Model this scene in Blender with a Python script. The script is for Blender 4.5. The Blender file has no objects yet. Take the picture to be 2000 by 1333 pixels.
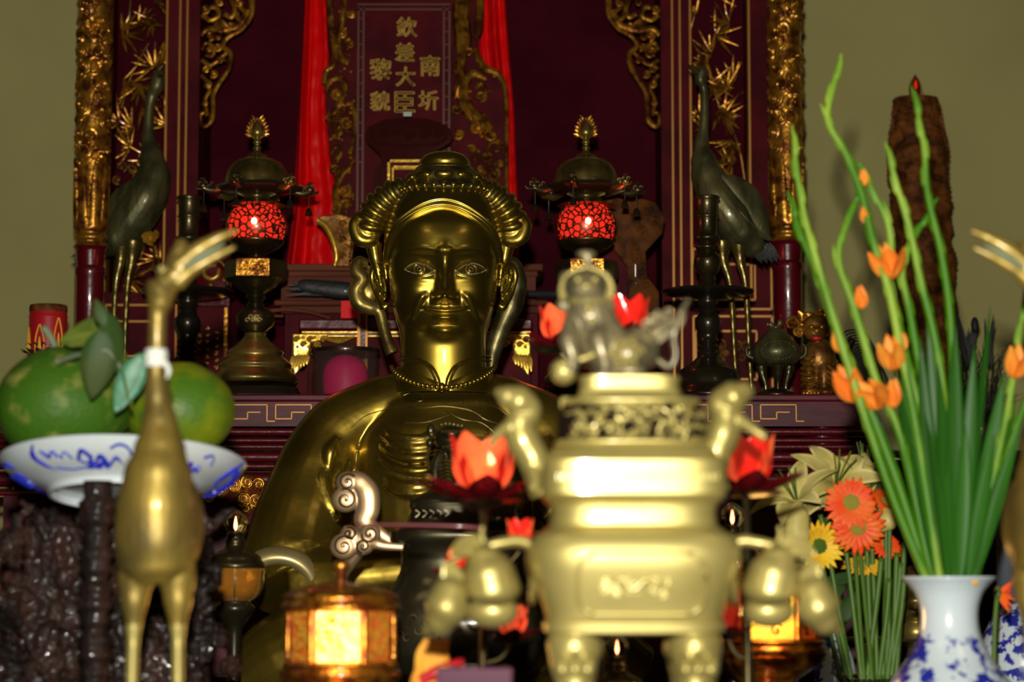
import bpy, math, random
import numpy as np
from mathutils import Vector, Matrix, noise
sc = bpy.context.scene
COL = sc.collection
rnd = random.Random(1)
PI = math.pi

# ------------------------------------------------------------------ camera, world, lights, exposure
CAMZ, PITCH, FPX = 1.45, math.radians(5.85), 4722.0
cam_d = bpy.data.cameras.new('camera'); cam_d.lens = 85; cam_d.sensor_width = 36
cam_d.clip_start = .05
cam_d.dof.use_dof = True; cam_d.dof.focus_distance = 3.66; cam_d.dof.aperture_fstop = 4.8
cam = bpy.data.objects.new('camera', cam_d); COL.objects.link(cam)
cam.location = (0, 0, CAMZ); cam.rotation_euler = (PI/2 + PITCH, 0, 0)
sc.camera = cam
w = bpy.data.worlds.new('world'); sc.world = w; w.use_nodes = True
w.node_tree.nodes['Background'].inputs[0].default_value = (1.0, .82, .5, 1)
w.node_tree.nodes['Background'].inputs[1].default_value = .022
sc.view_settings.view_transform = 'Standard'; sc.view_settings.look = 'None'
sc.view_settings.gamma = 1; sc.view_settings.use_curve_mapping = False
sc.view_settings.exposure = 0.0

def add_light(name, kind, loc, energy, col=(1, 1, 1), size=.03, **kw):
    d = bpy.data.lights.new(name, kind); d.energy = energy; d.color = col
    if kind == 'AREA': d.size = size
    else: d.shadow_soft_size = size
    for a, b in kw.items(): setattr(d, a, b)
    o = bpy.data.objects.new(name, d); COL.objects.link(o); o.location = loc
    return o
# the photographer's flash, a hand above the lens and a little to its left
fl = add_light('flash', 'SPOT', (-.02, .03, CAMZ + .165), 300, (1, .955, .84), .022, spot_size=math.radians(58), spot_blend=.85)
fl.rotation_euler = (PI/2 + PITCH, 0, 0)
# unseen warm area lights added as fill, high in front of the altars
for lx, ly in ((-1.1, 1.2), (1.3, 1.4)):
    lo = add_light('warm_fill', 'AREA', (lx, ly, 3.25), 2.5, (1, .72, .35), .5)

# ------------------------------------------------------------------ placing: a pixel of the photo and a distance give a point
class Frame:
    def __init__(s, o, k): s.o = o; s.k = k
def F(px, py, Y):
    u = (px - 1000)/FPX; v = (666.5 - py)/FPX
    r = Vector((u, math.cos(PITCH) - v*math.sin(PITCH), math.sin(PITCH) + v*math.cos(PITCH)))
    t = Y/r.y
    return Frame(Vector((0, 0, CAMZ)) + r*t, t/FPX)
def row(z, Y):            # image row of height z at distance Y
    dz = z - CAMZ
    v = (dz*math.cos(PITCH) - Y*math.sin(PITCH))/(Y*math.cos(PITCH) + dz*math.sin(PITCH))
    return 666.5 - v*FPX
def zrow(py, Y): return F(1000, py, Y).o.z

# ------------------------------------------------------------------ mesh collector in local pixel units (x right, y away, z up)
def catmull(P, R, n):
    P = [np.array(p, float) for p in P]
    if len(P) < 3 or n <= 1: return P, list(R)
    o, r = [], []
    Q = [2*P[0] - P[1]] + P + [2*P[-1] - P[-2]]
    S = [R[0]] + list(R) + [R[-1]]
    for i in range(1, len(Q) - 2):
        for j in range(n):
            t = j/n
            a, b, c, d = Q[i-1], Q[i], Q[i+1], Q[i+2]
            o.append(.5*((2*b) + (c - a)*t + (2*a - 5*b + 4*c - d)*t*t + (3*b - a - 3*c + d)*t**3))
            tt = t*t*(3 - 2*t)
            r.append(S[i]*(1 - tt) + S[i+1]*tt)
    o.append(P[-1]); r.append(R[-1])
    return o, r
class G:
    def __init__(s): s.v = []; s.f = []
    def add(s, vs, fs):
        n = len(s.v); s.v.extend([tuple(map(float, p)) for p in vs]); s.f.extend([tuple(i + n for i in f) for f in fs]); return s
    def box(s, x0, x1, y0, y1, z0, z1):
        vs = [(x, y, z) for x in (x0, x1) for y in (y0, y1) for z in (z0, z1)]
        return s.add(vs, [(0,1,3,2), (4,6,7,5), (0,4,5,1), (2,3,7,6), (0,2,6,4), (1,5,7,3)])
    def grid(s, fn, nu, nv, closeu=False, closev=False):
        vs = [fn(i, j) for i in range(nu) for j in range(nv)]
        fs = []
        for i in range(nu if closeu else nu - 1):
            for j in range(nv if closev else nv - 1):
                a, b = i, (i + 1) % nu; c, d = j, (j + 1) % nv
                fs.append((a*nv + c, b*nv + c, b*nv + d, a*nv + d))
        return s.add(vs, fs)
    def lathe(s, prof, c=(0, 0, 0), seg=48, sy=1.0, fn=None, n=1):
        if n > 1:
            P, _ = catmull([(r, 0, z) for r, z in prof], [0]*len(prof), n); prof = [(max(p[0], .01), p[2]) for p in P]
        def f(i, j):
            r, z = prof[i]; a = 2*PI*j/seg
            rr = r if fn is None else r + fn(a, z, r)
            return (c[0] + rr*math.cos(a), c[1] + rr*math.sin(a)*sy, c[2] + z)
        b = len(s.v); s.grid(f, len(prof), seg, closev=True)
        for i, flip in ((0, 0), (len(prof) - 1, 1)):
            if prof[i][0] > .05:
                ids = [b + i*seg + j for j in range(seg)]
                s.f.append(tuple(ids if flip else ids[::-1]))
        return s
    def loft(s, secs, c=(0, 0, 0), seg=64, cap=True):   # secs: (z, halfx, halfy, exponent)
        def f(i, j):
            z, hx, hy, e = secs[i][:4]; a = 2*PI*(j + .5)/seg
            ca, sa = math.cos(a), math.sin(a)
            dx = secs[i][4] if len(secs[i]) > 4 else 0
            return (c[0] + dx + hx*math.copysign(abs(ca)**(2/e), ca), c[1] + hy*math.copysign(abs(sa)**(2/e), sa), c[2] + z)
        b = len(s.v); s.grid(f, len(secs), seg, closev=True)
        if cap:
            s.f.append(tuple(b + j for j in range(seg))[::-1]); s.f.append(tuple(b + (len(secs) - 1)*seg + j for j in range(seg)))
        return s
    def ell(s, c, r, rot=(0, 0, 0), nu=20, nv=14):
        if not hasattr(r, '__len__'): r = (r, r, r)
        from mathutils import Euler
        M = Euler(rot).to_matrix()
        vs = [Vector(c) + M @ Vector((0, 0, -r[2]))]
        for i in range(1, nv):
            t = -PI/2 + PI*i/nv
            for j in range(nu):
                a = 2*PI*j/nu
                vs.append(Vector(c) + M @ Vector((r[0]*math.cos(t)*math.cos(a), r[1]*math.cos(t)*math.sin(a), r[2]*math.sin(t))))
        vs.append(Vector(c) + M @ Vector((0, 0, r[2])))
        fs = [(0, 1 + (j + 1) % nu, 1 + j) for j in range(nu)]
        for i in range(nv - 2):
            for j in range(nu):
                a = 1 + i*nu; b = a + nu
                fs.append((a + j, a + (j + 1) % nu, b + (j + 1) % nu, b + j))
        L = 1 + (nv - 2)*nu; T = len(vs) - 1
        fs += [(L + j, L + (j + 1) % nu, T) for j in range(nu)]
        return s.add(vs, fs)
    def tube(s, P, R, seg=12, n=6, flat=1.0, up=(0, 1, 0)):
        if not hasattr(R, '__len__'): R = [R]*len(P)
        P, R = catmull(P, R, n)
        up = np.array(up, float); m = len(P)
        rings = []
        prev = None
        for i in range(m):
            t = P[min(i+1, m-1)] - P[max(i-1, 0)]; t = t/(np.linalg.norm(t) + 1e-9)
            if prev is None:
                a = np.cross(t, up)
                if np.linalg.norm(a) < .2: a = np.cross(t, np.array((1., 0, 0)))
            else:
                a = prev - t*np.dot(prev, t)
            a = a/(np.linalg.norm(a) + 1e-9); b = np.cross(a, t); prev = a
            rings.append([P[i] + R[i]*(math.cos(q)*a + math.sin(q)*b*flat) for q in [2*PI*j/seg for j in range(seg)]])
        b0 = len(s.v)
        s.grid(lambda i, j: rings[i][j], m, seg, closev=True)
        s.f.append(tuple(b0 + j for j in range(seg))[::-1]); s.f.append(tuple(b0 + (m-1)*seg + j for j in range(seg)))
        return s
    def prism(s, pts, y0, y1, bev=0):      # outline in x, z ; thickness in y (y0 = front)
        n = len(pts)
        def ring(y, k):
            if not k: return [(x, y, z) for x, z in pts]
            o = []
            for i in range(n):
                a = np.array(pts[i-1]); b = np.array(pts[i]); c = np.array(pts[(i+1) % n])
                e1 = (b - a)/(np.linalg.norm(b - a) + 1e-9); e2 = (c - b)/(np.linalg.norm(c - b) + 1e-9)
                nn = np.array((-(e1 + e2)[1], (e1 + e2)[0])); nn = nn/(np.linalg.norm(nn) + 1e-9)
                q = b + nn*k*sg; o.append((q[0], y, q[1]))
            return o
        ar = sum(pts[i-1][0]*pts[i][1] - pts[i][0]*pts[i-1][1] for i in range(n)); sg = 1 if ar > 0 else -1
        if bev: R = [ring(y0, bev), ring(y0 + bev*.8, 0), ring(y1, 0)]
        else: R = [ring(y0, 0), ring(y1, 0)]
        b = len(s.v)
        for r in R: s.v.extend([tuple(map(float, p)) for p in r])
        for k in range(len(R) - 1):
            for i in range(n):
                j = (i + 1) % n
                q = (b + k*n + i, b + k*n + j, b + (k+1)*n + j, b + (k+1)*n + i)
                s.f.append(q if sg < 0 else q[::-1])
        q = tuple(b + i for i in range(n)); s.f.append(q if sg > 0 else q[::-1])
        q = tuple(b + (len(R)-1)*n + i for i in range(n)); s.f.append(q[::-1] if sg > 0 else q)
        return s
    def leaf(s, p, d, L, W, nrm=(0, -1, 0), curl=0., th=.12, n=9, sh=.8, cup=.25):   # a solid curved leaf or petal
        d = np.array(d, float); d /= np.linalg.norm(d) + 1e-9
        nr = np.array(nrm, float); nr = nr - d*np.dot(nr, d); nr /= np.linalg.norm(nr) + 1e-9
        sd = np.cross(d, nr); p = np.array(p, float)
        m = 5
        def f(side):
            def g(i, j):
                t = i/(n-1); u = (j/(m-1) - .5)*2
                wd = W*math.sin(PI*min(1, t**sh*.97 + .015))**.9*.5
                a = curl*t
                c = p + d*L*(math.sin(a)/max(abs(curl), 1e-3)*(1 if curl > 0 else -1) if abs(curl) > 1e-3 else t) + nr*(L*(1 - math.cos(a))/curl if abs(curl) > 1e-3 else 0)
                return c + sd*u*wd + nr*(side*th*wd*(1 - u*u) + cup*wd*u*u)
            return g
        s.grid(f(1), n, m); s.grid(f(-1), n, m)
        a0 = len(s.v) - 2*n*m; b0 = len(s.v) - n*m
        # bottom grid faces reversed
        nf = (n-1)*(m-1); s.f[-nf:] = [q[::-1] for q in s.f[-nf:]]
        bd = [(i, 0) for i in range(n)] + [(n-1, j) for j in range(1, m)] + [(i, m-1) for i in range(n-2, -1, -1)] + [(0, j) for j in range(m-2, 0, -1)]
        for q in range(len(bd)):
            i, j = bd[q]; i2, j2 = bd[(q+1) % len(bd)]
            s.f.append((a0 + i*m + j, b0 + i*m + j, b0 + i2*m + j2, a0 + i2*m + j2))
        return s
    def spiral(s, c, R, turns, rad, a0=0, sgn=1, y=0, seg=8, ecc=1.0):
        P = []; Rr = []
        N = int(10*turns) + 2
        for i in range(N):
            t = i/(N-1); a = a0 + sgn*turns*2*PI*t; r = R*(1 - .88*t)
            P.append((c[0] + r*math.cos(a), y, c[1] + r*math.sin(a)*ecc)); Rr.append(rad*(1 - .35*t))
        s.tube(P, Rr, seg=seg, n=2); s.ell((c[0] + R*.05, y, c[1]), rad*1.3, nu=8, nv=6)
        return s
    def build(s, name, mat, parent=None, fr=None, smooth=40, mods=None, loc=None):
        fr = fr or s.fr if hasattr(s, 'fr') else fr
        k = fr.k
        me = bpy.data.meshes.new(name)
        me.from_pydata([(x*k, y*k, z*k) for x, y, z in s.v], [], s.f)
        me.validate(); me.update()
        me.polygons.foreach_set('use_smooth', [True]*len(me.polygons))
        if smooth and smooth < 180: me.set_sharp_from_angle(angle=math.radians(smooth))
        o = bpy.data.objects.new(name, me); COL.objects.link(o)
        if mat: me.materials.append(M[mat] if isinstance(mat, str) else mat)
        if parent: o.parent = parent
        elif fr: o.location = fr.o
        if mods:
            for m in mods:
                md = o.modifiers.new(m[0], m[0])
                for a, b in m[1].items(): setattr(md, a, b)
            dg = bpy.context.evaluated_depsgraph_get()
            nm = bpy.data.meshes.new_from_object(o.evaluated_get(dg)); o.modifiers.clear(); o.data = nm
            nm.polygons.foreach_set('use_smooth', [True]*len(nm.polygons))
            if not nm.materials and mat: nm.materials.append(M[mat])
        return o
    def blob(s, name, mat, parent, fr, vox=2.5, it=4, fac=.5):
        return s.build(name, mat, parent, fr, smooth=180, mods=[('REMESH', dict(mode='VOXEL', voxel_size=vox*fr.k, adaptivity=0)), ('SMOOTH', dict(factor=fac, iterations=it))])
def bev(px, fr, seg=2): return ('BEVEL', dict(width=px*fr.k, segments=seg, limit_method='ANGLE', angle_limit=.6))

def tag(o, label, cat, group=None, kind=None):
    if label: o['label'] = label
    if cat: o['category'] = cat
    if group: o['group'] = group
    if kind: o['kind'] = kind
    return o
def struct(o): o['kind'] = 'structure'; return o
def thing(name, fr, label, cat, group=None, rot=0):
    o = bpy.data.objects.new(name, None); COL.objects.link(o); o.location = fr.o; o.empty_display_size = .03
    o.rotation_euler = (0, 0, rot)
    return tag(o, label, cat, group)
def dup(root, loc, label=None, rotz=None, mirror=False):
    r = root.copy(); COL.objects.link(r); r.location = loc
    if label: r['label'] = label
    if rotz is not None: r.rotation_euler = (0, 0, rotz)
    if mirror: r.scale = (-1, 1, 1)
    for ch in list(root.children):
        c = ch.copy(); COL.objects.link(c); c.parent = r
        for g in ch.children:
            d = g.copy(); COL.objects.link(d); d.parent = c
    return r

# ------------------------------------------------------------------ materials
M = {}
def mat(name, col, metal=0., rough=.5, coat=0., crough=.08, col2=None, nscale=20., bump=0., bscale=None, emis=None, estr=0., trans=0., ior=1.45, alpha=1., lo=.4, hi=.6, detail=4., rough2=None, stretch=None, sss=0., spec=None):
    m = bpy.data.materials.new(name); m.use_nodes = True; M[name] = m
    nt = m.node_tree; N = nt.nodes; Lk = nt.links; b = N['Principled BSDF']
    I = b.inputs
    I['Base Color'].default_value = (*col, 1); I['Metallic'].default_value = metal; I['Roughness'].default_value = rough
    I['Coat Weight'].default_value = coat; I['Coat Roughness'].default_value = crough
    I['Transmission Weight'].default_value = trans; I['IOR'].default_value = ior; I['Alpha'].default_value = alpha
    if spec is not None: I['Specular IOR Level'].default_value = spec
    if sss: I['Subsurface Weight'].default_value = sss; I['Subsurface Radius'].default_value = (.02, .01, .005); I['Subsurface Scale'].default_value = .5
    if emis: I['Emission Color'].default_value = (*emis, 1); I['Emission Strength'].default_value = estr
    if col2 or bump or rough2 is not None:
        tc = N.new('ShaderNodeTexCoord'); mp = N.new('ShaderNodeMapping'); Lk.new(tc.outputs['Object'], mp.inputs[0])
        if stretch: mp.inputs['Scale'].default_value = stretch
        no = N.new('ShaderNodeTexNoise'); no.inputs['Scale'].default_value = nscale; no.inputs['Detail'].default_value = detail
        Lk.new(mp.outputs[0], no.inputs['Vector'])
        mr = N.new('ShaderNodeMapRange'); mr.inputs[1].default_value = lo; mr.inputs[2].default_value = hi
        Lk.new(no.outputs['Fac'], mr.inputs[0])
        if col2:
            mx = N.new('ShaderNodeMix'); mx.data_type = 'RGBA'
            mx.inputs[6].default_value = (*col, 1); mx.inputs[7].default_value = (*col2, 1)
            Lk.new(mr.outputs[0], mx.inputs[0]); Lk.new(mx.outputs[2], I['Base Color'])
        if rough2 is not None:
            m2 = N.new('ShaderNodeMapRange'); m2.inputs[1].default_value = lo; m2.inputs[2].default_value = hi
            m2.inputs[3].default_value = rough; m2.inputs[4].default_value = rough2
            Lk.new(no.outputs['Fac'], m2.inputs[0]); Lk.new(m2.outputs[0], I['Roughness'])
        if bump:
            n2 = N.new('ShaderNodeTexNoise'); n2.inputs['Scale'].default_value = bscale or nscale*2; n2.inputs['Detail'].default_value = 3
            Lk.new(mp.outputs[0], n2.inputs['Vector'])
            bp = N.new('ShaderNodeBump'); bp.inputs['Strength'].default_value = bump; bp.inputs['Distance'].default_value = .004
            Lk.new(n2.outputs['Fac'], bp.inputs['Height']); Lk.new(bp.outputs[0], I['Normal'])
    return m
mat('plaster', (.48, .43, .17), rough=.9, spec=.2, col2=(.41, .37, .14), nscale=3, bump=.15, bscale=120, lo=.35, hi=.7)
mat('dark_hall', (.10, .06, .03), rough=.8)
mat('lacquer', (.10, .005, .010), rough=.55, spec=.08, coat=.03, col2=(.06, .0035, .007), nscale=15, bump=.1, bscale=60)
mat('lacquer_panel', (.062, .004, .010), rough=.8, col2=(.048, .003, .008), nscale=9, spec=.05)
mat('lacquer_table', (.13, .008, .018), rough=.4, spec=.25, coat=.12, col2=(.07, .005, .012), nscale=25, bump=.12, bscale=70, stretch=(.2, 1, 1))
mat('lacquer_gloss', (.10, .003, .008), rough=.3, coat=1., crough=.07, bump=.2, bscale=60)
mat('gilt', (.62, .29, .03), metal=.75, rough=.3, coat=.3, col2=(.17, .05, .008), nscale=45, bump=.25, bscale=140, lo=.42, hi=.62)
mat('gilt_dull', (.36, .17, .03), metal=.6, rough=.42, col2=(.14, .05, .01), nscale=40, bump=.25, bscale=120, lo=.4, hi=.62)
mat('gilt_bright', (.80, .50, .06), metal=.6, rough=.3, coat=.4, col2=(.6, .35, .04), nscale=60, bump=.15)
mat('gilt_line', (.44, .20, .035), metal=.5, rough=.4)
mat('gilt_text', (.60, .36, .05), metal=.3, rough=.5)
mat('brass_statue', (.40, .29, .042), metal=.95, rough=.26, coat=.5, crough=.05, col2=(.30, .20, .025), nscale=7, bump=.05, bscale=30, lo=.4, hi=.72, rough2=.40)
mat('brass_robe', (.34, .235, .032), metal=.88, rough=.31, coat=.3, crough=.08, col2=(.10, .06, .008), nscale=9, bump=.5, bscale=15, lo=.38, hi=.7, rough2=.40, detail=6)
mat('brass_cuff', (.62, .50, .22), metal=.7, rough=.38, coat=.4, crough=.1, bump=.1, bscale=25)
mat('brass_grime', (.20, .17, .07), metal=.8, rough=.4, col2=(.07, .055, .02), nscale=30, bump=.1)
mat('verdigris', (.30, .31, .2), rough=.6)
mat('brass_burner', (.47, .39, .125), metal=.55, rough=.42, coat=.4, crough=.15, col2=(.38, .31, .09), nscale=10, bump=.05)
mat('brass_burner_top', (.30, .25, .13), metal=.5, rough=.45, coat=.3, crough=.15, col2=(.12, .10, .055), nscale=40, bump=.2)
mat('brass_crane', (.33, .23, .042), metal=.55, rough=.45, coat=.3, crough=.18, col2=(.15, .11, .03), nscale=30, bump=.15, bscale=160, stretch=(1, 1, .35), lo=.4, hi=.65)
mat('bronze_green', (.13, .115, .045), metal=.5, rough=.42, spec=.3, coat=.15, crough=.12, col2=(.06, .06, .025), nscale=40, bump=.25, bscale=120, stretch=(1, 1, .3))
mat('bronze_leg', (.19, .14, .035), metal=.8, rough=.3, coat=.4, bump=.2, bscale=90)
mat('bronze_black', (.035, .028, .016), metal=.6, rough=.32, coat=.5, crough=.12)
mat('bronze_dark', (.10, .075, .03), metal=.8, rough=.35, coat=.4, crough=.1, col2=(.05, .038, .016), nscale=20, bump=.1)
mat('bronze_lamp', (.38, .28, .07), metal=.8, rough=.38, coat=.5, crough=.08, col2=(.12, .08, .02), nscale=14)
mat('bronze_pot', (.075, .065, .035), metal=.75, rough=.33, coat=.5, crough=.12, col2=(.05, .04, .02), nscale=14, bump=.1)
mat('copper_scroll', (.42, .29, .155), metal=.7, rough=.34, coat=.3, col2=(.42, .27, .14), nscale=30)
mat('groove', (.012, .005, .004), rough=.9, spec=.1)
# ------------------------------------------------------------------ the hall
def slab(name, m, x0, x1, y0, y1, z0, z1):
    g = G().box(x0, x1, y0, y1, z0, z1)
    return struct(g.build(name, m, None, Frame(Vector((0, 0, 0)), 1.0)))
slab('floor', 'dark_hall', -3, 3, -1.5, 5.1, -.05, 0)
slab('wall_back', 'plaster', -3, 3, 5.02, 5.12, 0, 3.6)
slab('wall_left', 'dark_hall', -3.1, -3, -1.5, 5.12, 0, 3.6)
slab('wall_right', 'dark_hall', 3, 3.1, -1.5, 5.12, 0, 3.6)
slab('ceiling', 'dark_hall', -3.1, 3.1, -1.5, 5.12, 3.6, 3.7)

ZT = zrow(770, 3.93)          # top of the high altar
ZF = CAMZ - .16               # top of the long offering table in front
def base(px, Y, z): return F(px, row(z, Y), Y)

# ------------------------------------------------------------------ high altar with its carved edge
YA = 3.93
ta = thing('altar_table', Frame(Vector((0, 0, 0)), 1.0), 'long dark red lacquered altar table with gold key fret carved along its front edge', 'altar')
FA = Frame(Vector((0, 0, 0)), 1.0)
kA = F(1000, 780, YA).k
XL, XR = F(-40, 780, YA).o.x, F(1715, 780, YA).o.x
G().box(XL, XR, YA, 4.78, ZT - .012, ZT).build('table_top', 'lacquer_table', ta, FA, mods=[('BEVEL', dict(width=.003, segments=2))])
fb = G().box(XL + .01, XR - .01, YA + .012, YA + .05, ZT - .052, ZT - .012).build('fret_board', 'lacquer_table', ta, FA)
# stepped mouldings under the fret board
def moul(z0, z1, dy, name='moulding', m='lacquer_gloss'):
    z0 = ZT - z0; z1 = ZT - z1; r = (z0 - z1)/2
    P = G()
    n = 10
    def f(i, j):
        a = -PI/2 + PI*j/(n-1)
        return ((XL, XR)[i], YA + dy - r*.9*math.cos(a), (z0 + z1)/2 + r*math.sin(a))
    P.grid(f, 2, n); P.box(XL, XR, YA + dy, YA + dy + .06, z1, z0)
    P.build(name, m, ta, FA, smooth=50)
moul(.055, .067, .012); moul(.069, .079, .03); moul(.081, .090, .014); moul(.092, .110, .035); moul(.112, .122, .02); moul(.126, .150, .04)
moul(.156, .165, .02)
G().box(XL + .03, XR - .03, YA + .06, YA + .1, ZT - .46, ZT - .165).build('apron', 'lacquer_table', ta, FA)
for x in (XL + .08, XR - .08):
    for y in (YA + .09, 4.66):
        G().lathe([(.045, 0), (.05, .05), (.04, .12), (.045, .7), (.04, ZT - .05)], (x, y, 0), 20).build('leg', 'lacquer_table', ta, FA)
# key fret: raised gold-edged running bands
fr = G(); u = .0245
x = XL + .05
yy = YA + .0105
def barx(x0, x1, z): fr.box(min(x0, x1) - .0008, max(x0, x1) + .0008, yy - .0015, yy + .004, z - .0008, z + .0008)
def barz(x, z0, z1): fr.box(x - .0008, x + .0008, yy - .0015, yy + .004, z0, z1)
flip = 0
zt_, zb_ = ZT - .017, ZT - .044
while x < XR - .12:
    h = zt_ - zb_; a = x; W = .058
    barx(a, a + W, zt_); barz(a, zb_ + .004, zt_); barx(a, a + W*.45, zb_ + .004)
    barz(a + W*.45, zb_ + .004, zb_ + h*.55); barx(a + W*.45, a + W*.8, zb_ + h*.55)
    barz(a + W, zb_, zt_); barx(a + W, a + W + .012, zb_)
    x += W + .014
fr.build('key_fret', 'gilt_line', fb, FA)

# ------------------------------------------------------------------ the shrine frame behind it
YP = 4.62
sh = thing('shrine_frame', Frame(Vector((0, 0, 0)), 1.0), 'tall dark red shrine screen with bamboo fretwork panels and gilded brackets', 'shrine')
kP = F(1000, 600, YP).k
FPn = F(1000, 666.5, YP)
def L(px, py): return (px - 1000, -(py - 666.5))       # photo pixel -> local of FPn
def pbox(g, x0, x1, y0, y1, a, b):                     # photo pixels, depth in metres from YP
    g.box(x0 - 1000, x1 - 1000, a/kP, b/kP, -(y1 - 666.5), -(y0 - 666.5)); return g
def pb(name, m, parent, x0, x1, y0, y1, a, b, bv=0):
    return pbox(G(), x0, x1, y0, y1, a, b).build(name, m, parent, None if parent is None else FPn)
sh.location = FPn.o
TOP = -140; BOT = 800
def P4(name, m, x0, x1, y0, y1, a, b): return pbox(G(), x0, x1, y0, y1, a, b).build(name, m, sh, FPn)
# deep red inner panel
P4('back_panel', 'lacquer_panel', 380, 1300, TOP, BOT, .16, .19)
for side in (0, 1):
    if side == 0: px = (326, 387); bx = (207, 326); ln = (349, 363, 325); outer = (150, 207)
    else: px = (1292, 1347); bx = (1347, 1466); ln = (1314, 1329, 1348); outer = (1466, 1502)
    post = P4('post', 'lacquer', px[0], px[1], TOP, BOT, -.035, .16)
    g = G()
    for q in ln[:2]: pbox(g, q - 1.8, q + 1.8, TOP, BOT, -.041, -.034)
    g.build('gold_beading', 'gilt_line', post, FPn)
    P4('outer_stile', 'lacquer', outer[0], outer[1], TOP, BOT, -.035, .16)
    P4('panel_backing', 'lacquer_panel', bx[0], bx[1], TOP, BOT, .08, .1)
    lo = P4('lower_panel', 'lacquer', bx[0], bx[1] + (34 if side else 0), 575 if side == 0 else 480, BOT, -.03, .07)
    g = G()
    for (a, b) in ((bx[0] + 2, bx[1] - 2),):
        for x_ in (a, b): pbox(g, x_ - 2, x_ + 2, TOP, 575, -.045, .0)
    g.build('panel_frame', 'gilt_line', sh, FPn)
    g = G()
    rects = [(bx[0] + 4, bx[1] - 4, 600, 700), (bx[0] + 4, bx[1] - 4, 632, 760)] if side == 0 else [(1352, 1504, 490, 608), (1352, 1472, 520, 590), (1352, 1504, 622, 800), (1356, 1474, 651, 745)]
    for (a, b, c, d) in rects:
        for x_ in (a, b): pbox(g, x_ - 1.6, x_ + 1.6, c, d, -.036, -.028)
        for y_ in (c, d): pbox(g, a, b, y_ - 2, y_ + 2, -.036, -.028)
    g.build('gold_beading', 'gilt_line', lo, FPn)
    # bamboo lattice: spiky clusters of leaves and thin stalks
    rnd = random.Random(5 + side)
    g = G(); st = G()
    x0, x1 = bx[0] + 5, bx[1] - 5
    nodes = []
    for i in range(19):
        nodes.append((rnd.uniform(x0 + 12, x1 - 12), -60 + i*37 + rnd.uniform(-10, 10)))
    if side == 0: nodes += [(292, 120), (250, 240), (318, 235), (258, 30), (232, 150), (290, 160)]
    else: nodes += [(1380, 105), (1395, 150), (1430, 30), (1440, 150), (1370, 215), (1420, 215)]
    for (cx, cy) in nodes:
        if cy > (600 if side == 0 else 500): continue
        a0 = rnd.choice((0, PI)) + rnd.uniform(-.5, .5) if rnd.random() < .6 else rnd.uniform(0, 2*PI)
        nk = rnd.randint(6, 8)
        for k in range(nk):
            a = a0 + (k - nk/2)*.42 + rnd.uniform(-.12, .12); l = rnd.uniform(34, 60)
            ex = cx + l*math.cos(a)
            if ex < x0 or ex > x1: l *= .5
            lx, lz = L(cx, cy)
            g.leaf((lx, rnd.uniform(-8, 25), lz), (math.cos(a), -rnd.uniform(.1, .5), math.sin(a)), l, rnd.uniform(5.5, 8), nrm=(math.sin(a)*.3, -1, .3), curl=rnd.uniform(-.2, .2), n=9, th=.4, sh=.7, cup=0)
    for i in range(4):
        xa = rnd.uniform(x0, x1); xb = min(max(xa + rnd.uniform(-70, 70), x0), x1); ya = -80 + i*150; yb = ya + 130
        if yb > (590 if side == 0 else 500): yb = (590 if side == 0 else 500)
        a = L(xa, ya); b = L(xb, yb)
        st.tube([(a[0], 20, a[1]), ((a[0]+b[0])/2 + rnd.uniform(-9, 9), 12, (a[1]+b[1])/2), (b[0], 20, b[1])], 2.0, seg=6, n=5)
    for i in range(9):     # cloud scroll at the foot of the panel
        c = L(rnd.uniform(x0 + 12, x1 - 12), rnd.uniform(300, 350 if side == 0 else 340))
        st.spiral(c, rnd.uniform(8, 13), 1.3, 3.2, a0=rnd.uniform(0, 6), sgn=rnd.choice((1, -1)), y=-4)
    g.build('bamboo_leaves', 'gilt', sh, FPn)
    st.build('bamboo_stalks', 'gilt_dull', sh, FPn)
    if side == 1:
        g = G()
        for i in range(10): g.spiral(L(rnd.uniform(1372, 1460), rnd.uniform(662, 735)), rnd.uniform(8, 12), 1.3, 3, a0=rnd.uniform(0, 6), sgn=rnd.choice((1, -1)), y=-.034/kP)
        g.build('panel_scrollwork', 'gilt_dull', lo, FPn)
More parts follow.
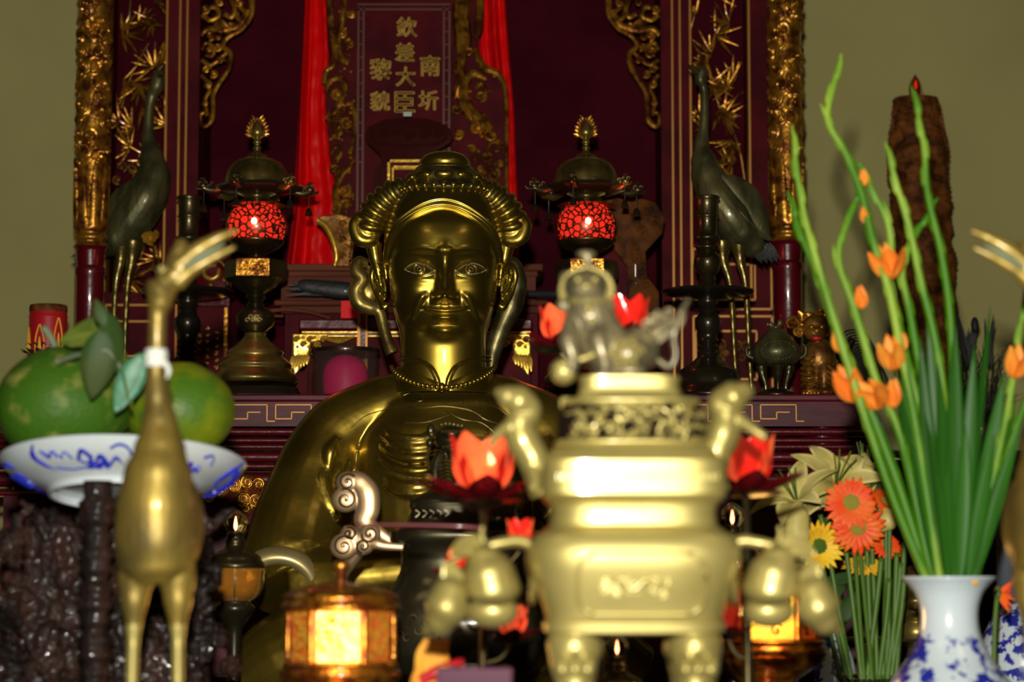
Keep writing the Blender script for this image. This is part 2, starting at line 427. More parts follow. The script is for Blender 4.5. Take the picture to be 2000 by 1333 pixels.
# hanging gilded brackets: outline, scrolls and leaves inside a tapering shape
def bracket(side):
    rnd = random.Random(31)
    g = G()
    def X(px): return px if side == 0 else 1677 - px
    def T(pts, r, y=-10): g.tube([(X(a) - 1000, y, -(b - 666.5)) for a, b in pts], [q*1.3 for q in (r if hasattr(r, '__len__') else [r]*len(pts))], seg=8, n=6)
    # outer curling stem
    T([(486, -20), (484, 20), (466, 48), (440, 64), (430, 82), (446, 100), (440, 130), (424, 156), (412, 180), (412, 210), (408, 232), (396, 243), (387, 238)], [5, 5, 4, 4, 4, 4.5, 4.5, 4, 4, 4, 4.5, 4.5, 3])
    T([(387, 238), (386, 222), (394, 215), (400, 222)], [3.5, 3.5, 3, 2])
    T([(400, 222), (396, 190), (404, 170), (396, 150), (388, 140)], 3.2)
    T([(388, 110), (404, 120), (420, 112), (436, 96)], 3.4)
    T([(386, 60), (400, 48), (430, 50), (462, 40), (478, 10)], [4, 5, 6, 5, 4])
    T([(388, 90), (396, 76), (412, 86), (408, 102), (396, 100)], 3.4)
    T([(388, 20), (402, 30), (420, 22), (416, 6), (404, 4)], 4)
    T([(440, -20), (452, 6), (446, 24), (432, 18)], 4)
    T([(462, 4), (474, 16), (470, 30), (458, 26), (456, 14)], 3.6)
    for c, R in (((398, 130), 8), ((404, 62), 9), ((420, 84), 8), ((402, 92), 7), ((394, 8), 9), ((424, -6), 10), ((412, 138), 8), ((400, 160), 7), ((396, 196), 5), ((426, 112), 7), ((418, 64), 6), ((462, -4), 8), ((444, 44), 7)):
        g.spiral((X(c[0]) - 1000, -(c[1] - 666.5)), R, 1.2, 3.8, a0=rnd.uniform(0, 6), sgn=rnd.choice((1, -1)), y=-12)
    for k in range(9):
        a = PI*.75 + k*.14
        g.leaf((X(440) - 1000, -16, -(46 - 666.5)), ((math.cos(a)) * (1 if side == 0 else -1), -.3, math.sin(a)), 34 - abs(k-4)*2, 6, n=6, curl=.3)
    return g.build('hanging_bracket', 'gilt', sh, FPn)
bracket(0); bracket(1)
# thin hanging wires under the brackets
for X0 in (387, 1296):
    s_ = 1 if X0 < 900 else -1
    G().tube([(X0 - 1000, -4, 430), (X0 - 1000 + 4*s_, -4, 400), (X0 - 1000 - 6*s_ + 6, -4, 365), (X0 - 1000 - 4, -4, 352)], 1.6, seg=6).build('hanging_wire', 'groove', sh, FPn)

# ------------------------------------------------------------------ gilded round columns
def scroll_field(seed, n, zr):
    rnd = random.Random(seed); C = []
    for i in range(n):
        z = zr[0] + (zr[1] - zr[0])*(i + .5)/n; 
        C.append((rnd.uniform(0, 2*PI), z, rnd.uniform(10, 19), rnd.choice((1, -1)), rnd.uniform(0, 6), rnd.choice((3, 4, 5))))
    return C
def column(name, pxc, Y, half, label, seed, py_gold):
    Fb = base(pxc, Y, ZT)
    t = thing(name, Fb, label, 'column', 'gilded columns of the shrine')
    H = Fb.o.z; top = 3.3
    z1 = (row(ZT, Y) - py_gold); zt = (top - ZT)/Fb.k
    g = G().lathe([(half*1.0, 0), (half*1.02, 8), (half*.8, 14), (half*.8, 34), (half*.95, 40), (half*.95, 52), (half*.84, 58), (half*.84, 84), (half*.92, 90), (half*.92, 98), (half*.84, 104), (half*.84, z1 - 60), (half*.92, z1 - 54), (half*.92, z1 - 44), (half*.82, z1 - 38), (half*.88, z1 - 8), (half*1.05, z1)], seg=48)
    g.build('red_shaft', 'lacquer_gloss', t, Fb, smooth=30)
    C = scroll_field(seed, int((zt - z1)/3.6), (z1 + 160, zt))
    Ca = np.array([(c[0], c[1], c[2], c[3], c[4], c[5]) for c in C])
    nz = int((zt - z1)/2.4); na = 130
    A = np.linspace(0, 2*PI, na, endpoint=False)[None, :]; Z = np.linspace(z1, zt, nz)[:, None]
    h = np.zeros((nz, na)); wsum = np.zeros((nz, na))
    for a, z, R, sg, ph, k in Ca:
        da = (A - a + PI) % (2*PI) - PI; dx = da*half; dz = Z - z; r = np.sqrt(dx*dx + dz*dz); th = np.arctan2(dz, dx)
        wgt = np.exp(-(r/R)**4)
        h = h*(1 - wgt) + wgt*(4.2*np.cos(sg*th + r*.62 + ph) + 5.0 - r*.18)
    leafz = (Z - z1)/165.
    lw = np.clip(1 - leafz, 0, 1)
    pl = np.abs(np.sin(A*4.0))
    tip = np.where(leafz < .25 + .75*pl, 1, 0)*(lw > 0)
    h = np.where(Z < z1 + 165, tip*(3 + 4*pl*np.clip(leafz*2.2, 0, 1)) + (1 - tip)*np.maximum(h, 0)*.6, h)
    h = np.where(Z < z1 + 34, 2.5*np.cos((Z - z1)*.37) + 1, h)
    def f(i, j):
        r = half*.93 + h[i, j]*.8; a = 2*PI*j/na
        return (r*math.cos(a), r*math.sin(a), float(Z[i, 0]))
    G().grid(f, nz, na, closev=True).build('carved_sleeve', 'gilt', t, Fb, smooth=60)
    return t
column('carved_column', 171, 4.40, 33, 'gilded carved column on a dark red turned base left of the shrine', 3, 480)
column('carved_column', 1542, 4.40, 34, 'gilded carved column on a dark red turned base right of the shrine', 8, 470)

# ------------------------------------------------------------------ red satin drapes beside the tablet
def drape(xl, xr, label, folds, Y=4.60):
    # xl(py), xr(py) lists of (py, x)
    Fd = F((xl[0][1] + xr[-1][1])/2, 520, Y)
    def interp(Lst, y): return float(np.interp(y, [p[0] for p in Lst], [p[1] for p in Lst]))
    ys = np.linspace(-140, Lend, 110); nx = 60
    gl = G()
    def f(back):
        def g_(i, j):
            y = ys[i]; u = j/(nx-1); a, b = interp(xl, y), interp(xr, y)
            x = a + (b - a)*u
            d = 0
            for (c, wd, am, ph) in folds: d += am*math.exp(-((u - c)/wd)**2)*(1 + .25*math.sin(y*.012 + ph))
            d += 1.2*math.sin(u*21 + y*.008) + 2.6*noise.noise(Vector((x*.03, y*.035, 1.7)))*(1 + 2.5*u) 
            return (x - (xl[0][1] + xr[-1][1])/2, -d + (2.5 if back else 0), 520 - y)
        return g_
    gl.grid(f(0), len(ys), nx); n0 = len(gl.v); gl.grid(f(1), len(ys), nx)
    # close the edges
    m = nx; N_ = len(ys)
    bd = [(i, 0) for i in range(N_)] + [(N_-1, j) for j in range(1, m)] + [(i, m-1) for i in range(N_-2, -1, -1)] + [(0, j) for j in range(m-2, 0, -1)]
    for q in range(len(bd)):
        i, j = bd[q]; i2, j2 = bd[(q+1) % len(bd)]
        gl.f.append((i*m + j, i2*m + j2, n0 + i2*m + j2, n0 + i*m + j))
    o = gl.build('satin_drape', 'satin', None, Fd, smooth=80)
    return tag(o, label, 'drape', 'red satin drapes of the tablet')
mat('satin', (.85, .004, .005), rough=.45, coat=.0, spec=.18, bump=.1, bscale=200)
Lend = 522
drape([(-140, 592), (0, 590), (200, 582), (420, 572), (522, 560)], [(-140, 634), (0, 634), (60, 637), (110, 640), (200, 634), (300, 642), (400, 660), (522, 668)], 'bright red satin drape hanging left of the inscribed tablet', [(.13, .085, 30, 0), (.3, .07, -14, 0), (.42, .12, 5, 1), (.9, .2, 14, 2)])
Lend = 560
drape([(-140, 936), (0, 934), (80, 934), (200, 950), (330, 962), (560, 965)], [(-140, 985), (0, 987), (120, 996), (200, 1003), (420, 1012), (560, 1016)], 'bright red satin drape hanging right of the inscribed tablet', [(.55, .16, 22, 0), (.15, .1, 8, 1), (.9, .1, 10, 2)])

# ------------------------------------------------------------------ the inscribed ancestral tablet
YTb = 4.50
ZSt = zrow(522, 4.42); RB = row(ZSt, 4.50)
Ft = F(790, 500, YTb); 
tb = thing('ancestral_tablet', Ft, 'tall red tablet with gilded dragon frame and eight gold Chinese characters', 'tablet')
def TL(px, py): return (px - 790, 500 - py)
outl = [(648, -120), (640, 0), (645, 60), (652, 100), (648, 125), (634, 140), (630, 165), (636, 200), (638, 240), (644, 300), (654, 360), (664, 420), (668, RB), (985, RB), (986, 420), (990, 330), (990, 230), (988, 180), (978, 150), (958, 130), (944, 118), (934, 90), (936, 40), (938, 0), (930, -120)]
G().prism([TL(a, b) for a, b in outl], 0, 14).build('board', 'lacquer', tb, Ft)
G().box(TL(700, 0)[0], TL(876, 0)[0], -9, 2, TL(0, RB)[1], TL(0, -60)[1]).build('inscription_panel', 'lacquer', tb, Ft)
g = G()
for x_ in (698, 708, 866, 877): g.box(TL(x_ - 2, 0)[0], TL(x_ + 2, 0)[0], -13, -6, TL(0, RB)[1] + 2, TL(0, 8)[1])
for y_ in (2, 12): g.box(TL(696, 0)[0], TL(879, 0)[0], -13, -6, TL(0, y_ + 2)[1], TL(0, y_ - 2)[1])
for i in range(12):
    for x_ in (703, 871): g.box(TL(x_ - 6, 0)[0], TL(x_ + 6, 0)[0], -12, -6, TL(0, 30 + i*26)[1] - 1, TL(0, 30 + i*26)[1] + 1)
mat('frame_wood', (.12, .03, .015), rough=.4, coat=.2)
g.build('panel_border', 'frame_wood', tb, Ft)
# carved dragon border
rnd = random.Random(4)
g = G()
def TT(pts, r, y=-8): g.tube([(TL(a, b)[0], y, TL(a, b)[1]) for a, b in pts], [q*1.35 for q in (r if hasattr(r, '__len__') else [r]*len(pts))], seg=8, n=5)
TT([(646, -60), (642, 0), (646, 55), (653, 98), (648, 122), (634, 136), (631, 160)], [5, 5, 5, 5, 5, 4, 4])
TT([(672, -60), (668, 0), (664, 40), (658, 80), (664, 110), (680, 120)], 5)
TT([(634, 175), (646, 152), (664, 150), (672, 168), (664, 192), (652, 216), (640, 222)], [4, 5, 6, 6, 6, 6, 4])
TT([(636, 225), (650, 236), (652, 262), (642, 272)], [5, 5, 5, 3]); TT([(644, 300), (656, 286), (664, 298), (656, 312)], 4)
TT([(682, 300), (690, 270), (694, 240), (688, 205), (676, 200)], 4)
TT([(660, 420), (656, 372), (668, 340), (680, 330), (692, 310)], [6, 6, 5, 4, 3])
TT([(935, -60), (937, 0), (934, 50), (928, 72)], [5, 6, 7, 3]); TT([(928, 90), (938, 116), (952, 132), (972, 140), (984, 162), (989, 200), (990, 330), (988, 420), (988, 512)], [4, 5, 6, 5, 4, 3, 3, 3, 3])
TT([(905, -40), (900, 20), (904, 70), (900, 120), (896, 160), (886, 190)], [12, 13, 13, 8, 6, 4])
TT([(950, 150), (922, 140), (906, 160), (905, 190), (918, 218), (940, 236), (956, 256)], [4, 7, 9, 10, 11, 11, 10])
TT([(938, 190), (948, 176), (940, 160), (928, 170)], 4)
for (a, b, R) in ((960, 262, 12), (968, 288, 13), (930, 250, 9), (950, 305, 9), (938, 185, 9), (664, 60, 8), (682, 80, 8), (656, 180, 9), (676, 240, 10), (660, 258, 9), (652, 330, 9), (672, 372, 10), (676, 400, 9), (890, 210, 9), (896, 260, 8), (964, 340, 10), (970, 370, 9), (960, 400, 9), (975, 320, 7), (940, 330, 8), (920, 290, 7), (684, 20, 7), (912, 95, 8), (925, 310, 6)):
    g.spiral(TL(a, b), R*1.25, 1.3, 4.2, a0=rnd.uniform(0, 6), sgn=rnd.choice((1, -1)), y=-9)
for i in range(120):
    sd_ = rnd.random() < .5
    b = rnd.uniform(0, 420); a = rnd.uniform(650, 690) if sd_ else rnd.uniform(885 + max(0, b-130)*.25, 930 + min(50, max(0, b - 100)*.8))
    g.ell((TL(a, b)[0], -9, TL(a, b)[1]), rnd.uniform(2.5, 5.5), nu=8, nv=6)
for i in range(14): g.ell((TL(668 - i*.9, 20 + i*5)[0], -12, TL(0, 20 + i*5)[1]), 3, nu=8, nv=6)
for i in range(6):
    for j in range(3): g.ell((TL(660 - i*2 + j*6, 0)[0], -13, TL(0, 205 + i*6)[1]), 3.1, nu=8, nv=6)
for sd_ in (-1, 1):
    gg = G(); keep = [f for f in g.f if (g.v[f[0]][0])*sd_ > 0]; ids = sorted({i for f in keep for i in f}); mp_ = {a: b for b, a in enumerate(ids)}
    gg.add([g.v[i] for i in ids], [tuple(mp_[i] for i in f) for f in keep]); gg.build('dragon_border', 'gilt', tb, Ft)
CHR = [('欽', 793, 47, 39), ('差', 789, 97, 37), ('大', 791, 146, 38), ('臣', 790, 197, 40), ('南', 839, 125, 40), ('圻', 836, 194, 38), ('黎', 742, 132, 42), ('貌', 741, 195, 38)]
for ch, cx, cy, sz in CHR:
    c = bpy.data.curves.new('character', 'FONT'); c.body = ch; c.size = 1; c.extrude = .04; c.offset = .0
    o = bpy.data.objects.new('character', c); COL.objects.link(o); bpy.context.view_layer.update()
    me = bpy.data.meshes.new_from_object(o.evaluated_get(bpy.context.evaluated_depsgraph_get())); bpy.data.objects.remove(o)
    xs = [v.co.x for v in me.vertices]; zs = [v.co.y for v in me.vertices]
    mx, mz = (min(xs) + max(xs))/2, (min(zs) + max(zs))/2; s_ = sz/max(max(xs) - min(xs), max(zs) - min(zs))
    for v in me.vertices:
        x_, y_, z_ = v.co; v.co = Vector(((x_ - mx)*s_ + TL(cx, cy)[0], -11 - z_*20, (y_ - mz)*s_ + TL(cx, cy)[1]))*Ft.k
    vv = [tuple(v.co) for v in me.vertices]; ff = [tuple(p.vertices) for p in me.polygons]; g = G()
    for dx, dz in ((-.8, .4), (.8, -.4), (0, .8), (0, -.6)): g.add([(a/Ft.k + dx, b/Ft.k - abs(dx)*.1, c_/Ft.k + dz) for a, b, c_ in vv], ff)
    me = bpy.data.meshes.new('carved_character'); me.from_pydata([(x*Ft.k, y*Ft.k, z*Ft.k) for x, y, z in g.v], [], g.f)
    me.materials.append(M['gilt_text'])
    o = bpy.data.objects.new('carved_character', me); COL.objects.link(o); o.parent = tb

# small framed plaque and dark lobed table screen in front of the tablet
mat('rosewood', (.045, .007, .006), rough=.6, spec=.06, coat=.04, crough=.2, bump=.3, bscale=60)
FQ = F(793, 380, 4.40)
ZSt = zrow(522, 4.42) + .0
sc_ = thing('table_screen', base(793, 4.40, ZSt), 'dark carved wood screen with lobed cloud top in front of the tablet', 'screen')
Fs = Frame(sc_.location.copy(), FQ.k)
def SL(px, py): return (px - 793, (row(ZSt, 4.40)) - py)
o_ = [(712, 262), (718, 246), (732, 240), (748, 232), (774, 229), (800, 228), (830, 229), (856, 236), (872, 244), (880, 252), (884, 268), (878, 280), (862, 288), (840, 300), (838, 326), (748, 326), (742, 302), (726, 286), (716, 276)]
G().prism([SL(a, b) for a, b in o_], -6, 6, bev=2).build('cloud_top', 'rosewood', sc_, Fs) if 'rosewood' in M else None
g = G()
g.tube([(SL(a, b)[0], -7, SL(a, b)[1]) for a, b in [(725, 268), (732, 250), (790, 240), (856, 250), (870, 268), (850, 280), (790, 284), (735, 278), (725, 268)]], 2.4, seg=8, n=5)
for a, b, R in ((745, 262, 9), (775, 258, 11), (800, 266, 10), (830, 262, 11), (855, 262, 8)): g.spiral(SL(a, b), R, 1.4, 2.6, y=-6)
g.build('cloud_relief', 'rosewood', sc_, Fs)
zb = 0
G().box(-58, 50, -5, 5, 0, SL(0, 318)[1]).build('screen_body', 'rosewood', sc_, Fs)
for a_, b_ in ((-62, -52), (44, 54)): G().box(a_, b_, -9, 9, 0, SL(0, 330)[1]).build('side_post', 'rosewood', sc_, Fs)
Fp = base(793, 4.365, ZSt)
pq = thing('framed_plaque', Fp, 'small gold framed red plaque behind the brass statue crown', 'plaque')
hp = row(ZSt, 4.365) - 310
G().box(-35, 45, 0, 6, 0, hp).build('red_panel', 'lacquer', pq, Fp)
g = G().box(-37, 47, -4, 1, hp - 5, hp); g.box(-37, -32, -4, 1, 0, hp); g.box(42, 47, -4, 1, 0, hp)
g.box(-28, 40, -3, 1, hp - 15, hp - 12); g.box(-28, -25, -3, 1, 0, hp - 12); g.box(37, 40, -3, 1, 0, hp - 12)
for i in range(16): g.spiral((-22 + i*4, hp - 18), 3, 1, 1, y=-1, seg=6)
g.build('gold_frame', 'gilt_bright', pq, Fp)
# white price tag left on the tablet
tag(G().box(-8, 8, -1, 1, -4.5, 4.5).build('paper_tag', 'white_paper', None, F(796, 223, 4.385)) if 'white_paper' in M else G().box(-8, 8, -1, 1, -4.5, 4.5).build('paper_tag', mat('white_paper', (.55, .6, .5), rough=.8) and 'white_paper', None, F(796, 223, 4.385)), 'small white paper tag on top of the dark cloud screen', 'tag')
# ------------------------------------------------------------------ the polished brass statue of a seated dignitary
YS = 3.50
HX = 866
Fh = F(HX, 660, YS)                       # chin level, centre of the head
st_ = thing('brass_statue', Fh, 'large polished brass bust statue of a smiling court dignitary in a crown and bead collar', 'statue')
def ss(a, b, x): t = np.clip((x - a)/(b - a), 0, 1); return t*t*(3 - 2*t)
def gs(x, c, s): return np.exp(-((x - c)/s)**2)
zk = [-110, -60, -20, 0, 14, 32, 60, 95, 130, 170, 215, 260, 300, 325, 343, 350]
wk = [88, 84, 83, 84, 86, 92, 100, 105, 108, 110, 109, 92, 64, 48, 30, 2]
fk = [80, 80, 83, 90, 97, 103, 108, 112, 112, 117, 113, 90, 62, 46, 28, 2]
bk = [88, 86, 86, 88, 97, 108, 118, 122, 124, 122, 114, 98, 76, 58, 34, 2]
def sm(zs, K):       # smooth interpolation
    zf = np.linspace(-110, 350, 461); v = np.interp(zf, zk, K)
    ker = np.hanning(31); ker /= ker.sum(); vp = np.pad(v, 15, mode='edge'); v2 = np.convolve(vp, ker, 'valid')
    wt = ss(330, 350, zf); v2 = v2*(1 - wt) + v*wt
    return np.interp(zs, zf, v2)
nz = 370; na = 420
Z = np.linspace(-108, 349.6, nz)[:, None]
A_ = np.linspace(-PI, PI, na, endpoint=False)
# denser sampling at the front (angle 0 = towards the camera)
A = (A_ - .55*np.sin(A_))[None, :]
W = sm(Z, wk); Fd = sm(Z, fk); Bd = sm(Z, bk)
ca, sa = np.cos(A), np.sin(A)
D = np.where(ca > 0, Fd, Bd)
e = 2/2.25
X = W*np.sign(sa)*np.abs(sa)**e; Yc = -D*np.sign(ca)*np.abs(ca)**e
ax = np.abs(X - 6); front = ss(0.02, .35, ca)
def eyelid(x, up):
    u = np.clip(np.abs((x - 50)/29.), 0, 1)
    sk = (x - 50)*.10
    return 131 + sk + (13.5*(1 - u**2.1) if up else -8.5*(1 - u**2.0))
R = np.zeros_like(X)
Zf = Z + 11
# forehead centre and brow
brow = 163 + 6*np.sin(np.clip((ax - 6)/95, 0, 1)*PI*.9)
R += (3.5*gs(Zf, brow, 8)*ss(2, 12, ax) + 6*ss(-9, 7, Zf - brow)*(1 - ss(30, 80, Zf - brow)))*(1 - ss(80, 106, ax))

R += 7*gs(ax, 0, 11)*gs(Zf, 163, 16)
R -= 15*gs(ax, 47, 27)*gs(Zf, 137, 19)
R -= 3*gs(ax, 24, 10)*gs(Zf, 138, 14)
# eyeball, lids, crease
zu, zl = eyelid(ax, 1), eyelid(ax, 0)
ine = (ax > 21) & (ax < 79) & (Zf < zu) & (Zf > zl)
R += 13*gs(ax, 50, 25)*gs(Zf, 131, 16)
R += np.where(ine, -3.6, 0)
R += 3.2*gs(Zf, zu + 2.5, 2.4)*ss(17, 24, ax)*(1 - ss(78, 84, ax)) + 2.4*gs(Zf, zl - 2.2, 2.3)*ss(20, 28, ax)*(1 - ss(76, 84, ax))
R -= 2.4*gs(Zf, zu + 9, 1.9)*ss(22, 32, ax)*(1 - ss(78, 90, ax))
rr = np.sqrt((ax - 49)**2 + (Zf - 132.5)**2)
R += np.where(ine, 2.6*np.exp(-(rr/9.5)**4) - 1.6*gs(rr, 10.5, 1.6) - 1.5*gs(rr, 4.6, 1.4), 0)
# bags under the eyes and cheekbones
R += 2.2*gs(ax, 48, 24)*gs(Zf, 112, 6)
R += 9*gs(ax, 66, 26)*gs(Zf, 92, 22)
R -= 6*gs(ax, 84, 22)*gs(Zf, 40, 24)
# nose
t = np.clip((158 - Zf)/(158 - 74), 0, 1); hh = 4 + 32*t**1.35
fall = ss(61, 73, Zf)
wd = 8.5 + 4.5*t + 9*np.exp(-((Zf - 162)/13)**2)
R += hh*fall*np.exp(-(ax/wd)**2.6)*(Zf < 176)*ss(178, 150, Zf)
R += 10*gs(ax, 0, 10)*gs(Zf, 77, 8)
R += 11*gs(ax, 18, 8)*gs(Zf, 75, 9)
R -= 4*gs(ax, 9, 4)*gs(Zf, 66, 3.2)
R -= 2.5*gs(ax, 29, 3.5)*gs(Zf, 75, 9)
# nasolabial folds
nx_ = 31 + (82 - Zf)*.55
m_ = ss(30, 44, Zf)*(1 - ss(76, 92, Zf))
R += m_*(5.5*gs(ax, nx_ + 10, 9) - 1.5*gs(ax, nx_ + 1, 5))
# mouth, a slight smile
zm = 46 + .0045*ax**2
lw = 1 - ss(38, 48, ax)
R += 8*gs(ax, 0, 34)*gs(Zf, 46, 20)
R += lw*(3.6*gs(Zf, zm + 6.0 - .05*ax, 5.0) - 6.0*gs(Zf, zm, 1.7)) + 7.5*(1 - ss(6, 27, ax))*gs(Zf, zm - 9, 5.2)
R -= 1.6*gs(ax, 0, 4.2)*gs(Zf, 56, 4)
R -= 2.5*gs(ax, 42, 4)*gs(Zf, 57, 4)
R -= 5.5*gs(ax, 0, 22)*gs(Zf, 25.5, 4.5)
R += 10*gs(ax, 0, 20)*gs(Zf, 12, 11)
R -= 5*gs(ax, 40, 14)*gs(Zf, 14, 10)
R *= front
# cap: slanted rim with two ridges, then the smooth crown
rim = 243 - 105*(1 - np.clip(ca, -1, 1))**.85*1.0 - 10*gs(ca, .25, .4)
rim = np.where(ca < .02, 138 + 0*ca, rim); rim = np.maximum(rim, 138) + 0*Z
cap = ss(-1.5, 3.5, Z - rim)
R += cap*7 + 3.2*gs(Z, rim + 5, 3.2) + 2.2*gs(Z, rim + 17, 2.4) - 1.8*gs(Z, rim + 12, 2)
nrx, nry = X/(W**2 + 1), Yc/(D**2 + 1); nl = np.sqrt(nrx**2 + nry**2) + 1e-6; nrx /= nl; nry /= nl
# features push forward, cap pushes outward
fw = np.clip(front*(1 - cap), 0, 1)
X2 = X + R*nrx*(1 - fw*.75); Y2 = Yc + R*(nry*(1 - fw) - fw)
X2 = np.where(Z > 343, X2*1, X2)
hd = G()
hd.grid(lambda i, j: (X2[i, j], Y2[i, j], Z[i, 0]), nz, na, closev=True)
b = (nz-1)*na; hd.f.append(tuple(b + j for j in range(na)))
hd.build('head', 'brass_statue', st_, Fh, smooth=180)
# pale outline of the eyes and irises
def surf(x, z):       # front depth of the face at x, z
    i = int(np.argmin(np.abs(Z[:, 0] - z))); row_ = X2[i]; msk = np.where(Y2[i] < 0)[0]
    j = msk[np.argmin(np.abs(row_[msk] - x))]; return Y2[i, j]
for s_ in (-1, 1):
    e_ = G()
    for up in (1, 0):
        P = [(s_*x + 6, surf(s_*x + 6, float(eyelid(np.array(x), up)) - 11) - .3, float(eyelid(np.array(x), up)) - 11) for x in np.linspace(20, 80, 15)]
        e_.tube(P, [.4] + [.7]*13 + [.4], seg=6, n=2)
    eo = e_.build('eye_outline', 'verdigris', st_, Fh)
    e2 = G()
    for rad, th in ((10.3, .7), (4.4, .7)):
        P = []
        for k in range(25):
            a = 2*PI*k/24; x = 6 + s_*49 + rad*math.cos(a); z = min(132.5 + rad*math.sin(a), float(eyelid(np.array(abs(x - 6)), 1)) - 1)
            P.append((x, surf(x, z - 11) - .2, z - 11))
        e2.tube(P, th, seg=6, n=1)
    e2.build('iris', 'copper_scroll', eo, Fh)
# ears
for s_ in (-1, 1):
    g = G()
    cx = s_*117
    O = [(cx - s_*4, 4, 92), (cx + s_*1, 2, 72), (cx - s_*2, -4, 58), (cx - s_*10, -10, 60)]
    g.tube([(cx - s_*6, -14, 112), (cx - s_*3, -16, 134), (cx + s_*7, -8, 145), (cx + s_*19, 4, 140), (cx + s_*24, 10, 120), (cx + s_*18, 8, 96), (cx + s_*8, -1, 74), (cx - s_*1, -8, 60), (cx - s_*9, -12, 64)], [4, 5, 5.5, 6, 6.5, 6.5, 7, 8.5, 5], seg=12, n=6)
    g.tube([(cx - s_*2, -10, 124), (cx + s_*9, -4, 128), (cx + s_*13, 2, 112), (cx + s_*6, -4, 92), (cx - s_*4, -10, 82)], [3, 4, 4.2, 4, 3], seg=10, n=6)
    g.ell((cx + s_*6, 6, 104), (14, 5, 34), (0, s_*.25, s_*.7))
    g.blob('ear', 'brass_statue', st_, Fh, vox=1.3, it=4)
# neck and stand collar
g = G()
for s_ in (-1, 1):
    def fcol(i, j, s_=s_):
        u = j/40; v = i/14
        a = -PI/2 + s_*(.10 + u*2.9) 
        open_ = (1 - u)**3
        r = 91 + v*-3 + 6*math.sin(v*PI)*.3
        z = -112 + v*(52 + 8*ss(0, .4, u) - 34*open_)
        x = 2 + r*math.cos(a)*(1.03); y = 4 + r*math.sin(a)*.97 - 3*(1 - v)
        return (x, y, z)
    g.grid(fcol, 15, 41)
g.build('stand_collar', 'brass_statue', st_, Fh, smooth=180, mods=[('SOLIDIFY', dict(thickness=6*Fh.k, offset=0)), ('SUBSURF', dict(levels=1, render_levels=1))])
g = G()
for s_ in (-1, 1):
    for o1 in (0, 7):
        g.tube([(2 + s_*(5 + o1), -92, -108), (2 + s_*(9 + o1), -93, -86), (2 + s_*(24 + o1), -88, -62), (2 + s_*(50 + o1*.6), -72, -48 - o1), (2 + s_*84, -30, -40 - o1), (2 + s_*91, 6, -38 - o1)], [2.2, 2.6, 2.6, 2.2, 2, 2], seg=8, n=6)
g.build('collar_piping', 'brass_statue', st_, Fh)
# bead necklace
for i in range(33):
    a = PI*(.02 + .96*i/32); 
    x = 100*math.cos(a) - 2; y = -88*math.sin(a) + 0; z = -58 - 47*math.sin(a)**1.3 - 0
    r = 5.2 if i != 16 else 7.5
    g = G().ell((x + 2, y - 8, z), (r, r, r*(1.25 if i == 16 else 1)), nu=14, nv=10)
    if i == 0: rest = []
    g.build('necklace_bead', 'brass_statue', st_, Fh, smooth=180)
# crown: dome, bosses, beads
g = G().lathe([(54, 326), (58, 331), (56, 336), (50, 338), (51, 344), (48, 352), (40, 360), (26, 366), (8, 368), (.1, 368)], (2, 0, 0), 64, sy=.95, n=4)
g.build('crown_dome', 'brass_statue', st_, Fh, smooth=180)
g = G().lathe([(76, 274), (84, 282), (87, 288), (82, 296), (74, 301), (71, 307), (71, 318), (64, 327), (56, 333)], (2, 0, 0), 64, sy=.95, n=3)
cb = g.build('crown_band', 'brass_grime', st_, Fh, smooth=180)
for i in range(10):
    a = -PI/2 + (i - 0)*2*PI/10
    G().ell((2 + 71*math.cos(a), 69*math.sin(a), 312), (20, 9, 9.5), (0, 0, a + PI/2), 16, 10).build('crown_boss', 'brass_statue', cb, Fh, smooth=180)
for i in range(28):
    a = -PI/2 + i*2*PI/28
    G().ell((2 + 87*math.cos(a), 85*math.sin(a), 289), (6.2, 5, 5.6), (0, 0, a + PI/2), 12, 8).build('crown_bead', 'brass_statue', cb, Fh, smooth=180)
